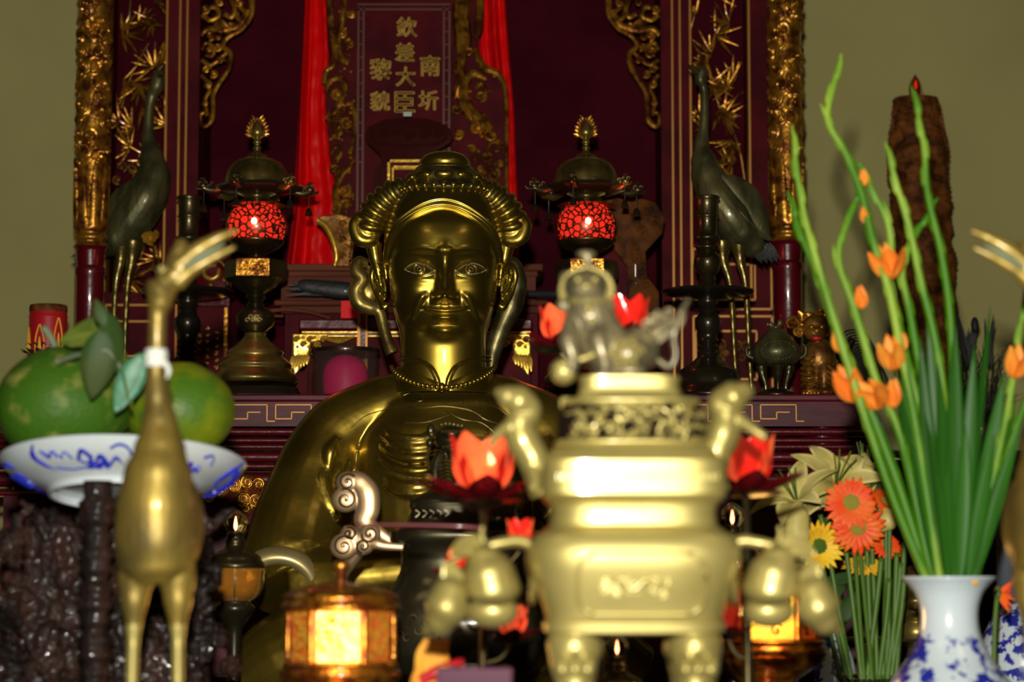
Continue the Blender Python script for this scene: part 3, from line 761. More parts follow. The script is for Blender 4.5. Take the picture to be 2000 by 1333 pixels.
# ribbed side wings of the crown that end in curls
for s_ in (-1, 1):
    ox = -8 if s_ < 0 else -2
    P = [(s_*62 + ox, 14, 300), (s_*92 + ox, 12, 283), (s_*116 + ox, 10, 260), (s_*132 + ox, 8, 234), (s_*138 + ox, 4, 208)]
    Rr = [20, 27, 30, 29, 25]
    Pc, Rc = catmull(P, Rr, 26)
    Rc = [r*(1 + .10*abs(math.sin(i*.42)) - .06) for i, r in enumerate(Rc)]
    g = G().tube([tuple(p) for p in Pc], Rc, seg=28, n=1, flat=1.25)
    wg = g.build('ribbed_wing', 'brass_grime', st_, Fh, smooth=180)
    g = G()
    for k in range(7):       # polished ribs sweeping over the wing
        i = 8 + k*14; c = Pc[i]; r = Rc[i]*.93
        tg = Pc[min(i+1, len(Pc)-1)] - Pc[i-1]; tg /= np.linalg.norm(tg); nn = np.array((tg[2], 0, -tg[0]))
        pts = []
        for q in range(9):
            a = -PI*.12 + q*PI*1.15/8; 
            pts.append(tuple(c + nn*s_*r*math.cos(a) * 1.0 + np.array((0, -1, 0))*r*1.25*math.sin(a) + tg*6*math.sin(a)*1.0))
        g.tube(pts, [5.0] + [8.6]*7 + [5.0], seg=12, n=3)
    g.build('wing_rib', 'brass_statue', wg, Fh, smooth=180)
    g = G()
    cx = s_*(151 if s_ < 0 else 131) + 3
    g.tube([(cx + s_*-12, -4, 240), (cx + s_*14, -10, 238), (cx + s_*25, -14, 218), (cx + s_*16, -14, 194), (cx - s_*4, -12, 190), (cx - s_*16, -10, 204), (cx - s_*8, -14, 218), (cx + s_*4, -18, 214)], [6, 11, 14, 15, 14, 10, 9, 5], seg=14, n=6, flat=1.0)
    g.ell((cx + s_*2, -8, 212), (29, 20, 29))
    g.tube([(cx - s_*10, 0, 186), (cx - s_*14, -2, 160), (cx - s_*20, 0, 130), (cx - s_*26, 2, 100)], [17, 14, 9, 4], seg=12, n=5)
    g.blob('wing_curl', 'brass_statue', st_, Fh, vox=1.8, it=5)
# scrolled ribbon behind the left ear and veil lappet behind the right ear
g = G()
g.tube([(-150, 30, 150), (-168, 26, 152), (-172, 22, 134), (-160, 20, 118), (-172, 22, 96), (-166, 22, 72), (-146, 24, 62), (-128, 26, 56), (-120, 24, 30), (-112, 22, 0), (-100, 20, -30)], [9, 13, 14, 13, 16, 17, 15, 12, 11, 12, 14], seg=14, n=6)
g.ell((-150, 28, 92), (20, 12, 24)); g.ell((-140, 30, 130), (14, 10, 18))
g.blob('ribbon_scroll', 'bronze_lamp', st_, Fh, vox=2.2, it=5)
g = G()
g.tube([(118, 34, 160), (136, 30, 145), (142, 28, 110), (132, 28, 66), (112, 28, 20), (96, 26, -30), (94, 24, -60)], [10, 17, 22, 24, 20, 16, 12], seg=18, n=6)
g.blob('lappet', 'brass_grime', st_, Fh, vox=2.4, it=5)

# robe: shoulders, sleeves, lap
Zd = lambda py: 660 - py
Xd = lambda px: px - HX
g = G()
def E(px, py, y, rx, ry, rz, rot=(0, 0, 0)): g.ell((Xd(px), y, Zd(py)), (rx, ry, rz), rot, 32, 22)
g.tube([(Xd(866), 20, Zd(752)), (Xd(868), 22, Zd(800)), (Xd(868), 12, Zd(880)), (Xd(866), 8, Zd(980)), (Xd(866), 5, Zd(1100)), (Xd(866), 0, Zd(1240)), (Xd(866), 0, Zd(1340))], [96, 140, 178, 190, 190, 205, 215], seg=40, n=8, flat=.68)
for s_ in (-1, 1):
    g.tube([(s_*30, 30, Zd(772)), (s_*120, 26, Zd(800)), (s_*205, 18, Zd(850)), (s_*245, 0, Zd(930)), (s_*270, -25, Zd(1020)), (s_*285, -55, Zd(1100)), (s_*270, -85, Zd(1150))], [52, 66, 74, 84, 96, 100, 88], seg=32, n=8)
    g.tube([(s_*262, -80, Zd(1140)), (s_*180, -105, Zd(1130)), (s_*90, -120, Zd(1120)), (0, -120, Zd(1115))], [82, 70, 58, 55], seg=24, n=6)
    g.tube([(s_*90, -60, Zd(1290)), (s_*250, -110, Zd(1270)), (s_*350, -90, Zd(1330))], [100, 95, 90], seg=24, n=6)
    # sleeve creases
    for pts in (([(175, 900), (185, 940), (200, 975)]), ([(222, 905), (228, 945), (215, 985), (190, 1020)]), ([(250, 960), (258, 1000), (235, 1035)]), ([(200, 860), (214, 890), (216, 930)])):
        P = [(s_*a, -64 - (b - 850)*.17, Zd(b)) for a, b in pts]
        g.tube(P, [6] + [15]*(len(P) - 2) + [6], seg=10, n=5)
g.box(-330, 330, -80, 150, Zd(1520), Zd(1330))
# horizontal chest folds between the sleeves
for i, b in enumerate((860, 884, 905, 928, 950, 970)):
    y0 = -116 - i*1.5 + rnd.uniform(-2, 2); b += rnd.uniform(-5, 5)
    g.tube([(-118, -80, Zd(b - 26)), (-88, y0 + 12, Zd(b - 6)), (-48, y0 - 2, Zd(b + 2)), (0, y0 + 8, Zd(b - 6)), (40, y0 + 30, Zd(b - 14))], [4, 8, 10, 9, 5], seg=10, n=5)
rb = g.blob('robe', 'brass_robe', st_, Fh, vox=3.2, it=9, fac=.5)
# engraved curling borders on the chest, and cuffs
g = G()
from mathutils.bvhtree import BVHTree
bv = BVHTree.FromPolygons([v.co for v in rb.data.vertices], [p.vertices[:] for p in rb.data.polygons])
def onrobe(px, py, off=-.5):
    h = bv.ray_cast(Vector((Xd(px), -600, Zd(py)))*Fh.k, Vector((0, 1, 0)))
    return (Xd(px), (h[0].y/Fh.k if h[0] else -100) - off*-1, Zd(py))
def etch(pts, r=1.1): 
    P, _ = catmull([(a, 0, b) for a, b in pts], [0]*len(pts), 6)
    g.tube([onrobe(p[0], p[2], -.3) for p in P], r, seg=6, n=1)
etch([(790, 800), (830, 803), (870, 800), (920, 808), (950, 826), (985, 836)]); etch([(795, 832), (835, 832), (880, 818)]); etch([(870, 808), (905, 826), (940, 832), (965, 850), (978, 870)])
etch([(768, 780), (762, 792), (772, 802), (780, 798)]); etch([(790, 776), (806, 770), (826, 774), (830, 786), (818, 790), (810, 784)])
etch([(900, 776), (910, 800), (940, 818)]); etch([(950, 850), (962, 838), (975, 846), (970, 860), (958, 858)]); etch([(735, 860), (790, 870), (840, 862)])
etch([(690, 840), (720, 815), (770, 800)]); etch([(1010, 830), (970, 800), (930, 790)])
g.build('engraved_trim', 'brass_grime', st_, Fh)
for s_ in (-1, 1):
    g = G()
    P = []
    for k in range(13):
        a = PI*k/12
        P.append((s_*(304 - 24*0) + (-s_)*0 + 66*math.cos(a)*-s_*-1 - s_*0, -135 - 18*math.sin(a), Zd(1140) + 54*math.sin(a)))
    g.tube([(p[0] + s_*0, p[1], p[2]) for p in P], [17]*13, seg=16, n=4, flat=1.6)
    g.build('sleeve_cuff', 'brass_cuff', st_, Fh, smooth=180)
# pedestal under the statue
FS0 = Frame(Vector((Fh.o.x, YS + .01, 0)), Fh.k)
pd = thing('statue_pedestal', FS0, 'dark lacquered wooden pedestal hidden under the brass statue', 'pedestal')
zt_ = (Fh.o.z + Zd(1520)*Fh.k)/Fh.k
G().box(-340, 340, -85, 155, zt_ - 40, zt_).build('top', 'lacquer_table', pd, FS0)
G().box(-310, 310, -70, 140, 40, zt_ - 40).build('body', 'lacquer_table', pd, FS0)
G().box(-340, 340, -85, 155, 0, 40).build('foot', 'lacquer_table', pd, FS0)
# ------------------------------------------------------------------ more materials
mat('glow_glass', (.30, .01, .008), rough=.3, coat=.6, crough=.1, emis=(1, .035, .015), estr=.75)
mat('bulb_glow', (1, .5, .3), emis=(1, .42, .16), estr=6)
mat('bulb_warm', (1, .8, .5), emis=(1, .72, .35), estr=9)
mat('flame_red', (.6, .05, .02), emis=(1, .10, .03), estr=1.6, rough=.2, coat=1)
mat('clear_glass', (.95, .95, .95), rough=.02, trans=1.0, ior=1.2)
mat('smoky_glass', (.10, .06, .05), rough=.08, alpha=.2, coat=.5)
mat('pink_wax', (.95, .01, .17), rough=.5, sss=.2, bump=.15, bscale=60)
mat('red_wax', (.50, .012, .02), rough=.4, coat=.3)
mat('yellow_paint', (.9, .45, .03), rough=.5)
mat('brown_wood', (.17, .05, .025), rough=.55, spec=.08, coat=.03, col2=(.09, .025, .014), nscale=18, stretch=(.15, 1, 1), bump=.1)
mat('carved_wood', (.20, .065, .012), rough=.6, coat=.0, col2=(.07, .022, .005), nscale=35, bump=.4, bscale=80, spec=.15)
mat('carved_wood_gloss', (.15, .05, .010), rough=.6, coat=.04, spec=.12, col2=(.05, .018, .006), nscale=35, bump=.5, bscale=70)
mat('black_feather', (.02, .022, .022), rough=.5, coat=.1, bump=.3, bscale=100)
mat('dark_sprig', (.012, .012, .01), rough=.6)
mat('cloth_black', (.012, .012, .016), rough=.8)
def lattice_shell(name, col):
    m = mat(name, col, metal=.8, rough=.35, coat=.3); nt = m.node_tree; N = nt.nodes; Lk = nt.links
    tc = N.new('ShaderNodeTexCoord'); v = N.new('ShaderNodeTexVoronoi'); v.feature = 'DISTANCE_TO_EDGE'; v.inputs['Scale'].default_value = 100
    Lk.new(tc.outputs['Object'], v.inputs['Vector']); r = N.new('ShaderNodeMapRange'); r.inputs[1].default_value = .10; r.inputs[2].default_value = .13; r.inputs[3].default_value = 1; r.inputs[4].default_value = 0
    Lk.new(v.outputs['Distance'], r.inputs[0]); Lk.new(r.outputs[0], N['Principled BSDF'].inputs['Alpha'])
lattice_shell('pierced_metal', (.10, .05, .02))

# ------------------------------------------------------------------ pierced altar lanterns
def lantern(pxc, Y, label, gl):
    fb = base(pxc, Y, ZT); B = row(ZT, Y)
    t = thing('altar_lantern', fb, label, 'lantern', 'pierced red lanterns on the high altar')
    z = lambda py: (B - py)
    G().loft([(0, 92, 60, 2.6), (5, 94, 62, 2.6), (12, 92, 60, 2.6), (20, 86, 56, 2.6), (26, 84, 54, 2.6)], seg=72).build('plinth', 'bronze_black', t, fb)
    G().lathe([(78, z(750)), (83, z(745)), (82, z(738)), (70, z(722)), (72, z(716)), (70, z(710)), (54, z(696)), (56, z(690)), (53, z(685)), (36, z(672)), (26, z(662)), (20, z(655)), (22, z(652)), (15, z(648))], seg=64, n=2).build('foot', 'bronze_lamp', t, fb, smooth=35)
    G().lathe([(16, z(652)), (24, z(646)), (35, z(636)), (38, z(625)), (36, z(612)), (24, z(602)), (15, z(597))], seg=48, n=3).build('boss', 'bronze_dark', t, fb, smooth=180)
    g = G()
    for i in range(5): g.spiral((-12 + i*6, z(626) + (i % 2)*6 - 3), 5, 1.2, 1.3, y=-38, seg=6)
    g.build('boss_relief', 'bronze_lamp', t, fb)
    G().lathe([(14, z(600)), (18, z(594)), (13, z(588)), (20, z(580)), (17, z(574)), (30, z(566)), (46, z(552)), (56, z(546)), (60, z(544))], seg=6*8, n=2).build('cone', 'bronze_dark', t, fb, smooth=35)
    hx = G()
    def hexa(r0, r1, z0, z1): hx.lathe([(r0, z0), (r1, z1)], seg=6)
    # a flat side faces the viewer
    def hexring(r, zz): return [(r*math.cos(a), r*math.sin(a), zz) for a in [i*PI/3 for i in range(6)]]
    vs = []
    for r, zz in ((58, z(546)), (62, z(543)), (62, z(512)), (58, z(508)), (40, z(504))): vs += hexring(r, zz)
    fs = [(k*6 + i, k*6 + (i+1) % 6, (k+1)*6 + (i+1) % 6, (k+1)*6 + i) for k in range(4) for i in range(6)] + [tuple(range(6))[::-1], tuple(range(24, 30))]
    blk = G().add(vs, fs).build('hexagonal_block', 'bronze_dark', t, fb, smooth=20)
    g = G(); rn = random.Random(3)
    for i in range(40): g.ell((rn.uniform(-27, 27), -55 + rn.uniform(-.5, .5), rn.uniform(z(540), z(515))), rn.uniform(1.5, 3), nu=8, nv=6)
    g.box(-30, 30, -55.5, -53.5, z(542), z(513)); g.box(-31, 31, -58, -53, z(544), z(542)); g.box(-31, 31, -58, -53, z(513), z(511)); g.box(-32, -30, -58, -53, z(544), z(511)); g.box(30, 32, -58, -53, z(544), z(511))
    g.build('gilt_relief', 'gilt', blk, fb)
    G().lathe([(22, z(506)), (14, z(500)), (18, z(496)), (30, z(490)), (46, z(481)), (53, z(474)), (55, z(469)), (52, z(468)), (44, z(478))], seg=48, n=2).build('bowl', 'bronze_dark', t, fb, smooth=180)
    G().ell((0, 0, z(440)), (57, 57, 55), nu=40, nv=28).build('glass_globe', 'glow_glass', t, fb, smooth=180)
    G().ell((0, 0, z(440)), (60.5, 60.5, 58.5), nu=48, nv=32).build('pierced_globe', 'pierced_metal', t, fb, smooth=180)
    G().lathe([(58, z(398)), (34, z(388)), (20, z(384)), (20, z(378)), (24, z(374))], seg=40, n=2).build('collar', 'bronze_lamp', t, fb, smooth=60)
    G().ell((2, -59, z(437)), (6, 3.5, 7), nu=14, nv=10).build('bulb', 'bulb_glow', t, fb, smooth=180)  # glowing spot on the globe's front, painting flash glint and bulb together
    # hexagonal canopy with dragon heads and bells
    vs = []
    for r, zz in ((28, z(376)), (82, z(370)), (92, z(366)), (90, z(360)), (58, z(352))): vs += hexring(r, zz)
    can = G().add(vs, fs).build('canopy', 'bronze_black', t, fb, smooth=20)
    g = G()
    for i in range(24):
        a = 2*PI*i/24; g.tube([(26*math.cos(a), 26*math.sin(a), z(379)), (56*math.cos(a), 56*math.sin(a), z(366))], 1.6, seg=6, n=1)
    g.build('canopy_spokes', 'bronze_lamp', can, fb)
    for i in range(6):
        a = i*PI/3 + .25; ca_, sa_ = math.cos(a), math.sin(a)
        g = G(); P = lambda r, zz: (r*ca_, r*sa_, z(zz))
        g.tube([P(70, 366), P(90, 370), P(104, 366), P(114, 360)], [7, 8, 8, 4], seg=10, n=5, flat=.8)
        g.ell(P(106, 362), (9, 8, 8)); g.tube([P(98, 360), P(104, 350), P(112, 348)], [4, 3, 2], seg=8); g.tube([P(108, 368), P(118, 368), P(124, 364)], [4, 3, 1.5], seg=8)
        for q in range(5): g.spiral((P(88 + q*6, 362)[0], P(0, 358 + (q % 2)*6)[2]), 4, 1, 1.4, y=P(88 + q*6, 0)[1] - 6, seg=6)
        g.build('dragon_head', 'bronze_dark' if i not in (2, 5) else 'bronze_lamp', can, fb)
        g = G(); g.tube([P(104, 370), P(104, 398)], .9, seg=6, n=1); g.lathe([(1.5, z(398)), (5, z(401)), (7, z(410)), (8, z(414)), (6, z(414))], c=(104*ca_, 104*sa_, 0), seg=14)
        g.build('hanging_bell', 'bronze_black', can, fb)
    G().lathe([(64, z(358)), (63, z(350)), (61, z(338)), (56, z(325)), (47, z(313)), (34, z(306)), (23, z(303)), (19, z(298)), (10, z(294)), (6, z(286))], seg=56, n=3).build('dome', 'bronze_lamp', t, fb, smooth=180)
    fin = G().lathe([(5, z(288)), (9, z(283)), (5, z(278)), (8, z(272)), (6, z(266)), (4, z(262)), (10, z(258)), (12, z(250)), (8, z(242)), (4, z(232)), (.5, z(226))], seg=24, n=3).build('finial', 'bronze_lamp', t, fb, smooth=180)
    g = G()
    for s_ in (-1, 1):
        g.tube([(s_*3, 2, z(264)), (s_*13, 2, z(256)), (s_*13, 2, z(242)), (s_*7, 2, z(230)), (0, 2, z(222))], 2.4, seg=8, n=5)
        for k in range(6): 
            zz = 260 - k*6.5; x = s_*(13 - max(0, k-2)*2.6)
            g.leaf((x, 2, z(zz)), (s_*1, 0, .55 + k*.28), 13, 6, n=5)
    g.build('flame_halo', 'gilt', fin, fb)
    add_light('lantern_bulb', 'POINT', fb.o + Vector((0, -.085, z(440)*fb.k)), .12, (1, .12, .05), .01)
    return t
lantern(497, 4.08, 'brass and black lantern with glowing red pierced globe, left of the statue head', 0)
lantern(1146, 4.08, 'brass and black lantern with glowing red pierced globe, right of the statue head', 1)

# ------------------------------------------------------------------ bronze cranes standing on the altar
def crane(Y, pts, label, bx0, s_, feet):
    fb = base(bx0, Y, ZT); B = row(ZT, Y)
    t = thing('bronze_crane', fb, label, 'crane statue', 'tall dark bronze cranes on the altar')
    Q = lambda px, py, y=0: (px - bx0, y, B - py)
    g = G()
    g.tube([Q(a, b, y) for a, b, y, r in pts], [p[3] for p in pts], seg=20, n=6)
    g.blob('body', 'bronze_green', t, fb, vox=2.2, it=6)
    return t, fb, Q
# left crane, breast to the right
t, fb, Q = crane(4.50, [(297, 128, -4, 9), (300, 142, -5, 14), (297, 158, -4, 15), (287, 178, 0, 11), (283, 200, 0, 9.5), (281, 235, 0, 10.5), (282, 270, 0, 15), (290, 305, -4, 25), (293, 345, -8, 36), (278, 385, -10, 43), (252, 425, -5, 43), (222, 460, 0, 36), (190, 480, 5, 24), (160, 495, 8, 12)], 'dark green bronze crane behind the left column, breast turned to the right', 250, 1, None)
def wing(m, pts, t, fb, Q, y):
    g = G()
    for i, (a, b, c, d, w) in enumerate(pts):
        g.leaf(Q(a, b, y - (i % 3)), (c - a, 0, -(d - b)), math.hypot(c - a, d - b), w, n=12, curl=-.25, cup=-.35)
        g.tube([Q(a, b + 22, y - 6), Q((a+c)/2 - (c-a)*.1, (b+d)/2 + 16, y - 8), Q(c, d, y + 12)], 2, seg=6, n=5)
    g.build('wing', m, t, fb, smooth=60)
wing('bronze_green', [(290, 350, 186, 470, 80)], t, fb, Q, -34)
g = G()
for i in range(9): g.leaf(Q(165 + i*3, 478 + i*2, 8 + i), (-40 + i*3.2, 0, -26 - i*2.5), 42, 9, n=6, curl=.2)
g.build('tail', 'black_feather', t, fb)
g = G().tube([Q(300, 128, -6), Q(309, 118, -8)], [4, 2], seg=10, n=2); g.build('crest', 'bronze_green', t, fb)
G().tube([Q(302, 140, -14), Q(312, 146, -30), Q(318, 152, -50)], [6, 4, 1], seg=10, n=3).build('beak', 'bronze_green', t, fb)
for a in ((233, 470, 223, 560, 214, 790), (255, 470, 246, 560, 238, 790)):
    g = G()
    P = [Q(a[0], a[1], -5), Q(a[0] - 2, a[1] + 40, -8), Q(a[2], a[3], -8), Q((a[2]+a[4])/2, 680, -8), Q(a[4], row(ZT, 4.5) - 14, -8)]
    Pc, Rc = catmull(P, [22, 11, 6.5, 5, 5], 14); Rc = [r*(1 + (.14*math.sin(i*2.1) if i > 28 else 0)) for i, r in enumerate(Rc)]
    g.tube([tuple(p) for p in Pc], Rc, seg=12, n=1).build('leg', 'bronze_leg', t, fb, smooth=180)
G().ell((-20, 0, 16), (60, 40, 16)).build('turtle_base', 'bronze_green', t, fb)
# right crane, breast to the left
t, fb, Q = crane(4.22, [(1377, 118, 0, 6), (1376, 130, -2, 12), (1373, 146, -2, 12), (1380, 165, 0, 8), (1381, 200, 0, 8.5), (1379, 240, 0, 10), (1374, 280, 0, 16), (1378, 310, -3, 26), (1386, 345, -6, 33), (1405, 385, -8, 40), (1430, 420, -6, 42), (1452, 452, 0, 38), (1476, 480, 5, 24), (1490, 495, 8, 12)], 'dark green bronze crane beside the right column, breast turned to the left', 1440, -1, None)
wing('bronze_green', [(1412, 342, 1506, 470, 80)], t, fb, Q, -34)
g = G()
for i in range(13): g.leaf(Q(1478 + i*2.3, 470 + (i % 3)*3, -6 + i), (4 + i*1.8, 0, -44), 40, 9, n=6, curl=.3)
g.build('tail', 'black_feather', t, fb)
G().tube([Q(1366, 132, -10), Q(1352, 130, -40), Q(1345, 126, -60)], [6, 4, 1], seg=10, n=3).build('beak', 'bronze_green', t, fb)
for a in ((1412, 470, 1428, 560, 1440, 790), (1445, 470, 1458, 560, 1468, 790)):
    P = [Q(a[0], a[1], -5), Q(a[0] + 3, a[1] + 40, -8), Q(a[2], a[3], -8), Q((a[2]+a[4])/2, 680, -8), Q(a[4], row(ZT, 4.22) - 14, -8)]
    Pc, Rc = catmull(P, [20, 10, 6.5, 5, 5], 14); Rc = [r*(1 + (.14*math.sin(i*2.1) if i > 28 else 0)) for i, r in enumerate(Rc)]
    G().tube([tuple(p) for p in Pc], Rc, seg=12, n=1).build('leg', 'bronze_leg', t, fb, smooth=180)
g = G().ell((20, 0, 14), (62, 40, 15))
for i in range(8): g.leaf((-30 + i*14, -20, 10), (-.5 + i*.15, -.6, .9), 34, 16, n=6)
g.build('turtle_base', 'bronze_green', t, fb)

# ------------------------------------------------------------------ candlesticks with a wide drip tray
def candlestick(pxc, Y, label):
    fb = base(pxc, Y, ZT); B = row(ZT, Y); z = lambda py: B - py
    t = thing('candlestick', fb, label, 'candlestick', 'tall dark bronze candlesticks on the altar')
    G().lathe([(78, 0), (80, 6), (74, 14), (66, 24), (62, 40), (54, 56), (38, z(712)), (24, z(700)), (20, z(692))], seg=56, n=3).build('foot', 'bronze_black', t, fb, smooth=50)
    g = G().lathe([(18, z(696)), (22, z(690)), (17, z(684)), (22, z(678)), (16, z(672)), (21, z(666)), (17, z(658)), (22, z(646)), (26, z(632)), (24, z(620)), (15, z(610)), (19, z(604)), (15, z(598)), (20, z(590)), (18, z(580))], seg=40, n=2)
    g.build('lower_stem', 'bronze_black', t, fb, smooth=50)
    G().lathe([(18, z(584)), (60, z(579)), (88, z(572)), (90, z(566)), (84, z(567)), (50, z(572)), (16, z(572))], seg=64, n=2).build('drip_tray', 'bronze_black', t, fb, smooth=60)
    G().lathe([(16, z(572)), (20, z(560)), (14, z(552)), (18, z(546)), (14, z(538)), (22, z(528)), (27, z(514)), (26, z(500)), (17, z(490)), (23, z(484)), (23, z(478)), (17, z(474)), (25, z(466)), (25, z(460)), (20, z(456)), (20, z(424)), (23, z(421)), (23, z(418)), (21, z(415)), (22, z(388)), (25, z(385)), (25, z(380)), (20, z(379)), (18, z(386))], seg=40, n=2).build('upper_stem', 'bronze_dark', t, fb, smooth=50)
    return t
candlestick(364, 4.34, 'dark bronze candlestick with a wide drip tray, behind the yellow crane beak')
candlestick(1384, 4.02, 'dark bronze candlestick with a wide drip tray, in front of the right bronze crane')

# ------------------------------------------------------------------ small tripod censer
fb = base(1517, 4.02, ZT); B = row(ZT, 4.02); z = lambda py: B - py
t = thing('tripod_censer', fb, 'small dark bronze tripod censer with pear shaped lidded body beside the gold lion', 'censer')
G().lathe([(36, 0), (40, 4), (38, 10), (28, 14), (20, 18), (.1, 18)], seg=40, n=2).build('foot_disc', 'bronze_dark', t, fb, smooth=50)
for a in (-PI/2, PI/6 + .1, 5*PI/6 - .1):
    ca_, sa_ = math.cos(a), math.sin(a)
    G().tube([(24*ca_, 24*sa_, 14), (25*ca_, 25*sa_, 30), (31*ca_, 31*sa_, 48), (34*ca_, 34*sa_, 66)], [4, 5, 8, 12], seg=14, n=5).build('leg', 'bronze_dark', t, fb, smooth=180)
G().lathe([(12, z(716)), (34, z(713)), (45, z(702)), (49, z(690)), (46, z(678)), (34, z(662)), (22, z(650)), (12, z(642)), (6, z(640)), (.1, z(640))], seg=56, n=3).build('bowl', 'bronze_green', t, fb, smooth=180)
g = G()
for k in range(28):
    a = 2*PI*k/28; x = 33*math.cos(a); zz = 18*math.sin(a)
    g.ell((x, -math.sqrt(max(0, 49**2 - x*x)) + abs(zz)*.35, z(688) + zz), 1.5, nu=6, nv=5)
g.build('oval_cartouche', 'bronze_leg', t, fb)
g = G().ell((0, 0, z(640)), (9, 8, 6)); g.ell((-10, 0, z(633)), (5, 4, 6)); g.ell((8, 0, z(630)), (6, 5, 7)); g.tube([(-16, 0, z(636)), (-18, 0, z(628))], [3, 2], seg=8, n=2)
g.blob('lid_lion', 'bronze_green', t, fb, vox=1.5, it=2)
for s_ in (-1, 1): G().tube([(s_*44, 0, z(700)), (s_*56, 0, z(694)), (s_*58, 0, z(680)), (s_*52, 0, z(672))], [4, 4, 4, 2], seg=10, n=5).build('handle', 'bronze_green', t, fb, smooth=180)

# ------------------------------------------------------------------ gold guardian lion
fb = base(1592, 4.06, ZT); B = row(ZT, 4.06); z = lambda py: B - py; X_ = lambda px: px - 1592
t = thing('gold_lion', fb, 'dark gilded guardian lion with curly mane at the right end of the altar', 'lion statue')
g = G()
for (a, b, y, rx, ry, rz) in ((1592, 640, -20, 30, 26, 26), (1590, 654, -34, 22, 20, 16), (1600, 700, 0, 34, 34, 40), (1618, 740, 12, 34, 36, 30), (1578, 734, -16, 15, 18, 36), (1606, 740, -24, 13, 16, 34), (1578, 768, -28, 17, 20, 9), (1606, 770, -36, 16, 20, 8)): g.ell((X_(a), y, z(b)), (rx, ry, rz))
g.blob('body', 'gilt_dull', t, fb, vox=2.0, it=3)
g = G(); rn = random.Random(6)
for i in range(34):
    a = rn.uniform(-.4, PI + .4); r = rn.uniform(24, 34)
    g.spiral((X_(1592) + r*math.cos(a), z(644) + r*math.sin(a)*.95), rn.uniform(6, 9), 1.2, 2.6, a0=rn.uniform(0, 6), y=-22 - rn.uniform(0, 10), seg=7)
g.spiral((X_(1546), z(634)), 13, 1.5, 4.5, y=-24); g.spiral((X_(1556), z(652)), 10, 1.4, 3.5, y=-30)
g.build('mane', 'gilt', t, fb)
g = G()
for i in range(7): g.tube([(X_(1562), -28, z(700 + i*11)), (X_(1574), -40, z(704 + i*11)), (X_(1588), -34, z(700 + i*11))], [2, 4.6, 2], seg=8, n=4)
for i in range(5): g.tube([(X_(1612), -40, z(706 + i*11)), (X_(1624), -46, z(716 + i*11)), (X_(1632), -30, z(708 + i*11))], [2, 4.2, 2], seg=8, n=4)
for i in range(5): g.ell((X_(1564 + i*7), -44, z(772)), (4, 6, 5), nu=10, nv=7)
g.build('ribbed_chest', 'gilt', t, fb)
g = G()
for s_ in (-1, 1): g.ell((X_(1590) + s_*10, -54, z(644)), 5, nu=12, nv=8); g.leaf((X_(1592) + s_*24, -20, z(628)), (s_*.5, 0, 1), 22, 12)
g.ell((X_(1590), -56, z(652)), (7, 5, 5), nu=12, nv=8); g.build('face_details', 'gilt', t, fb)
G().ell((X_(1590), -52, z(666)), (11, 6, 5), nu=12, nv=8).build('open_mouth', 'red_wax', t, fb)

# dark phoenix-like strands right of the lion
fb = base(1672, 4.2, ZT); B = row(ZT, 4.2); z = lambda py: B - py; X_ = lambda px: px - 1672
t = thing('feather_ornament', fb, 'dark metal ornament of long arching tail strands right of the gold lion', 'ornament')
g = G()
for i in range(15): g.tube([(X_(1640 + i*3), i*2, z(700 + i*5)), (X_(1650 + i*4), i, z(650 + i*5)), (X_(1690 + i*3), 0, z(650 + i*6)), (X_(1722 + i*1.6), 0, z(700 + i*7))], [1.5, 2, 1.6, .8], seg=6, n=6)
g.build('tail_strands', 'dark_sprig', t, fb)
g = G().ell((0, 0, 20), (34, 24, 22)); g.ell((X_(1650), 0, z(690)), (18, 14, 22)); g.tube([(0, 0, 20), (X_(1655), 0, z(720)), (X_(1650), 0, z(690)), (X_(1668), -6, z(662))], [24, 18, 14, 7], seg=14, n=4)
g.blob('body', 'bronze_black', t, fb, vox=2.5, it=3)

# ------------------------------------------------------------------ wooden stand carrying the tablet, red offering stand, rod
fb = base(805, 4.42, ZT); B = row(ZT, 4.42); z = lambda py: B - py; X_ = lambda px: px - 805
t = thing('tablet_stand', fb, 'stepped brown wooden stand under the inscribed tablet, behind the statue neck', 'stand')
G().box(X_(556), X_(1060), -70, 104, z(536), z(522)).build('top_board', 'brown_wood', t, fb, mods=[bev(2.5, fb)])
G().box(X_(566), X_(1050), -60, 55, z(546), z(535)).build('neck_moulding', 'brown_wood', t, fb, mods=[bev(2, fb)])
G().box(X_(552), X_(1046), -54, 50, z(594), z(546)).build('waist_panel', 'brown_wood', t, fb)
G().box(X_(540), X_(1070), -72, 60, z(604), z(593)).build('middle_moulding', 'brown_wood', t, fb, mods=[bev(3, fb)])
G().box(X_(552), X_(1060), -64, 55, z(618), z(604)).build('lower_moulding', 'brown_wood', t, fb, mods=[bev(2, fb)])
G().box(X_(560), X_(1050), -50, 50, 0, z(618)).build('stand_body', 'lacquer', t, fb)
g = G().tube([(X_(532), -86, z(616)), (X_(570), -88, z(614)), (X_(610), -86, z(619)), (X_(650), -84, z(630))], [4, 4, 3.5, 3], seg=10, n=6); g.tube([(X_(532), -84, z(626)), (X_(560), -86, z(626))], 3, seg=8, n=2)
g.build('scroll_foot', 'brown_wood', t, fb)
fb2 = F(800, 566, 4.18)
zz = zrow(593, 4.38)
fb2 = base(800, 4.20, ZT)
t = thing('ceremonial_rod', F(1000, 575, 4.27), 'long black rod with feathered end lying across the brown stand behind the statue', 'rod')
f9 = F(1000, 575, 4.27)
G().tube([(-300, 0, 8), (-100, 0, 2), (90, -2, 0), (112, -2, 0)], [5, 6, 7, 7], seg=14, n=4).build('shaft', 'cloth_black', t, f9)
g = G(); rn = random.Random(2)
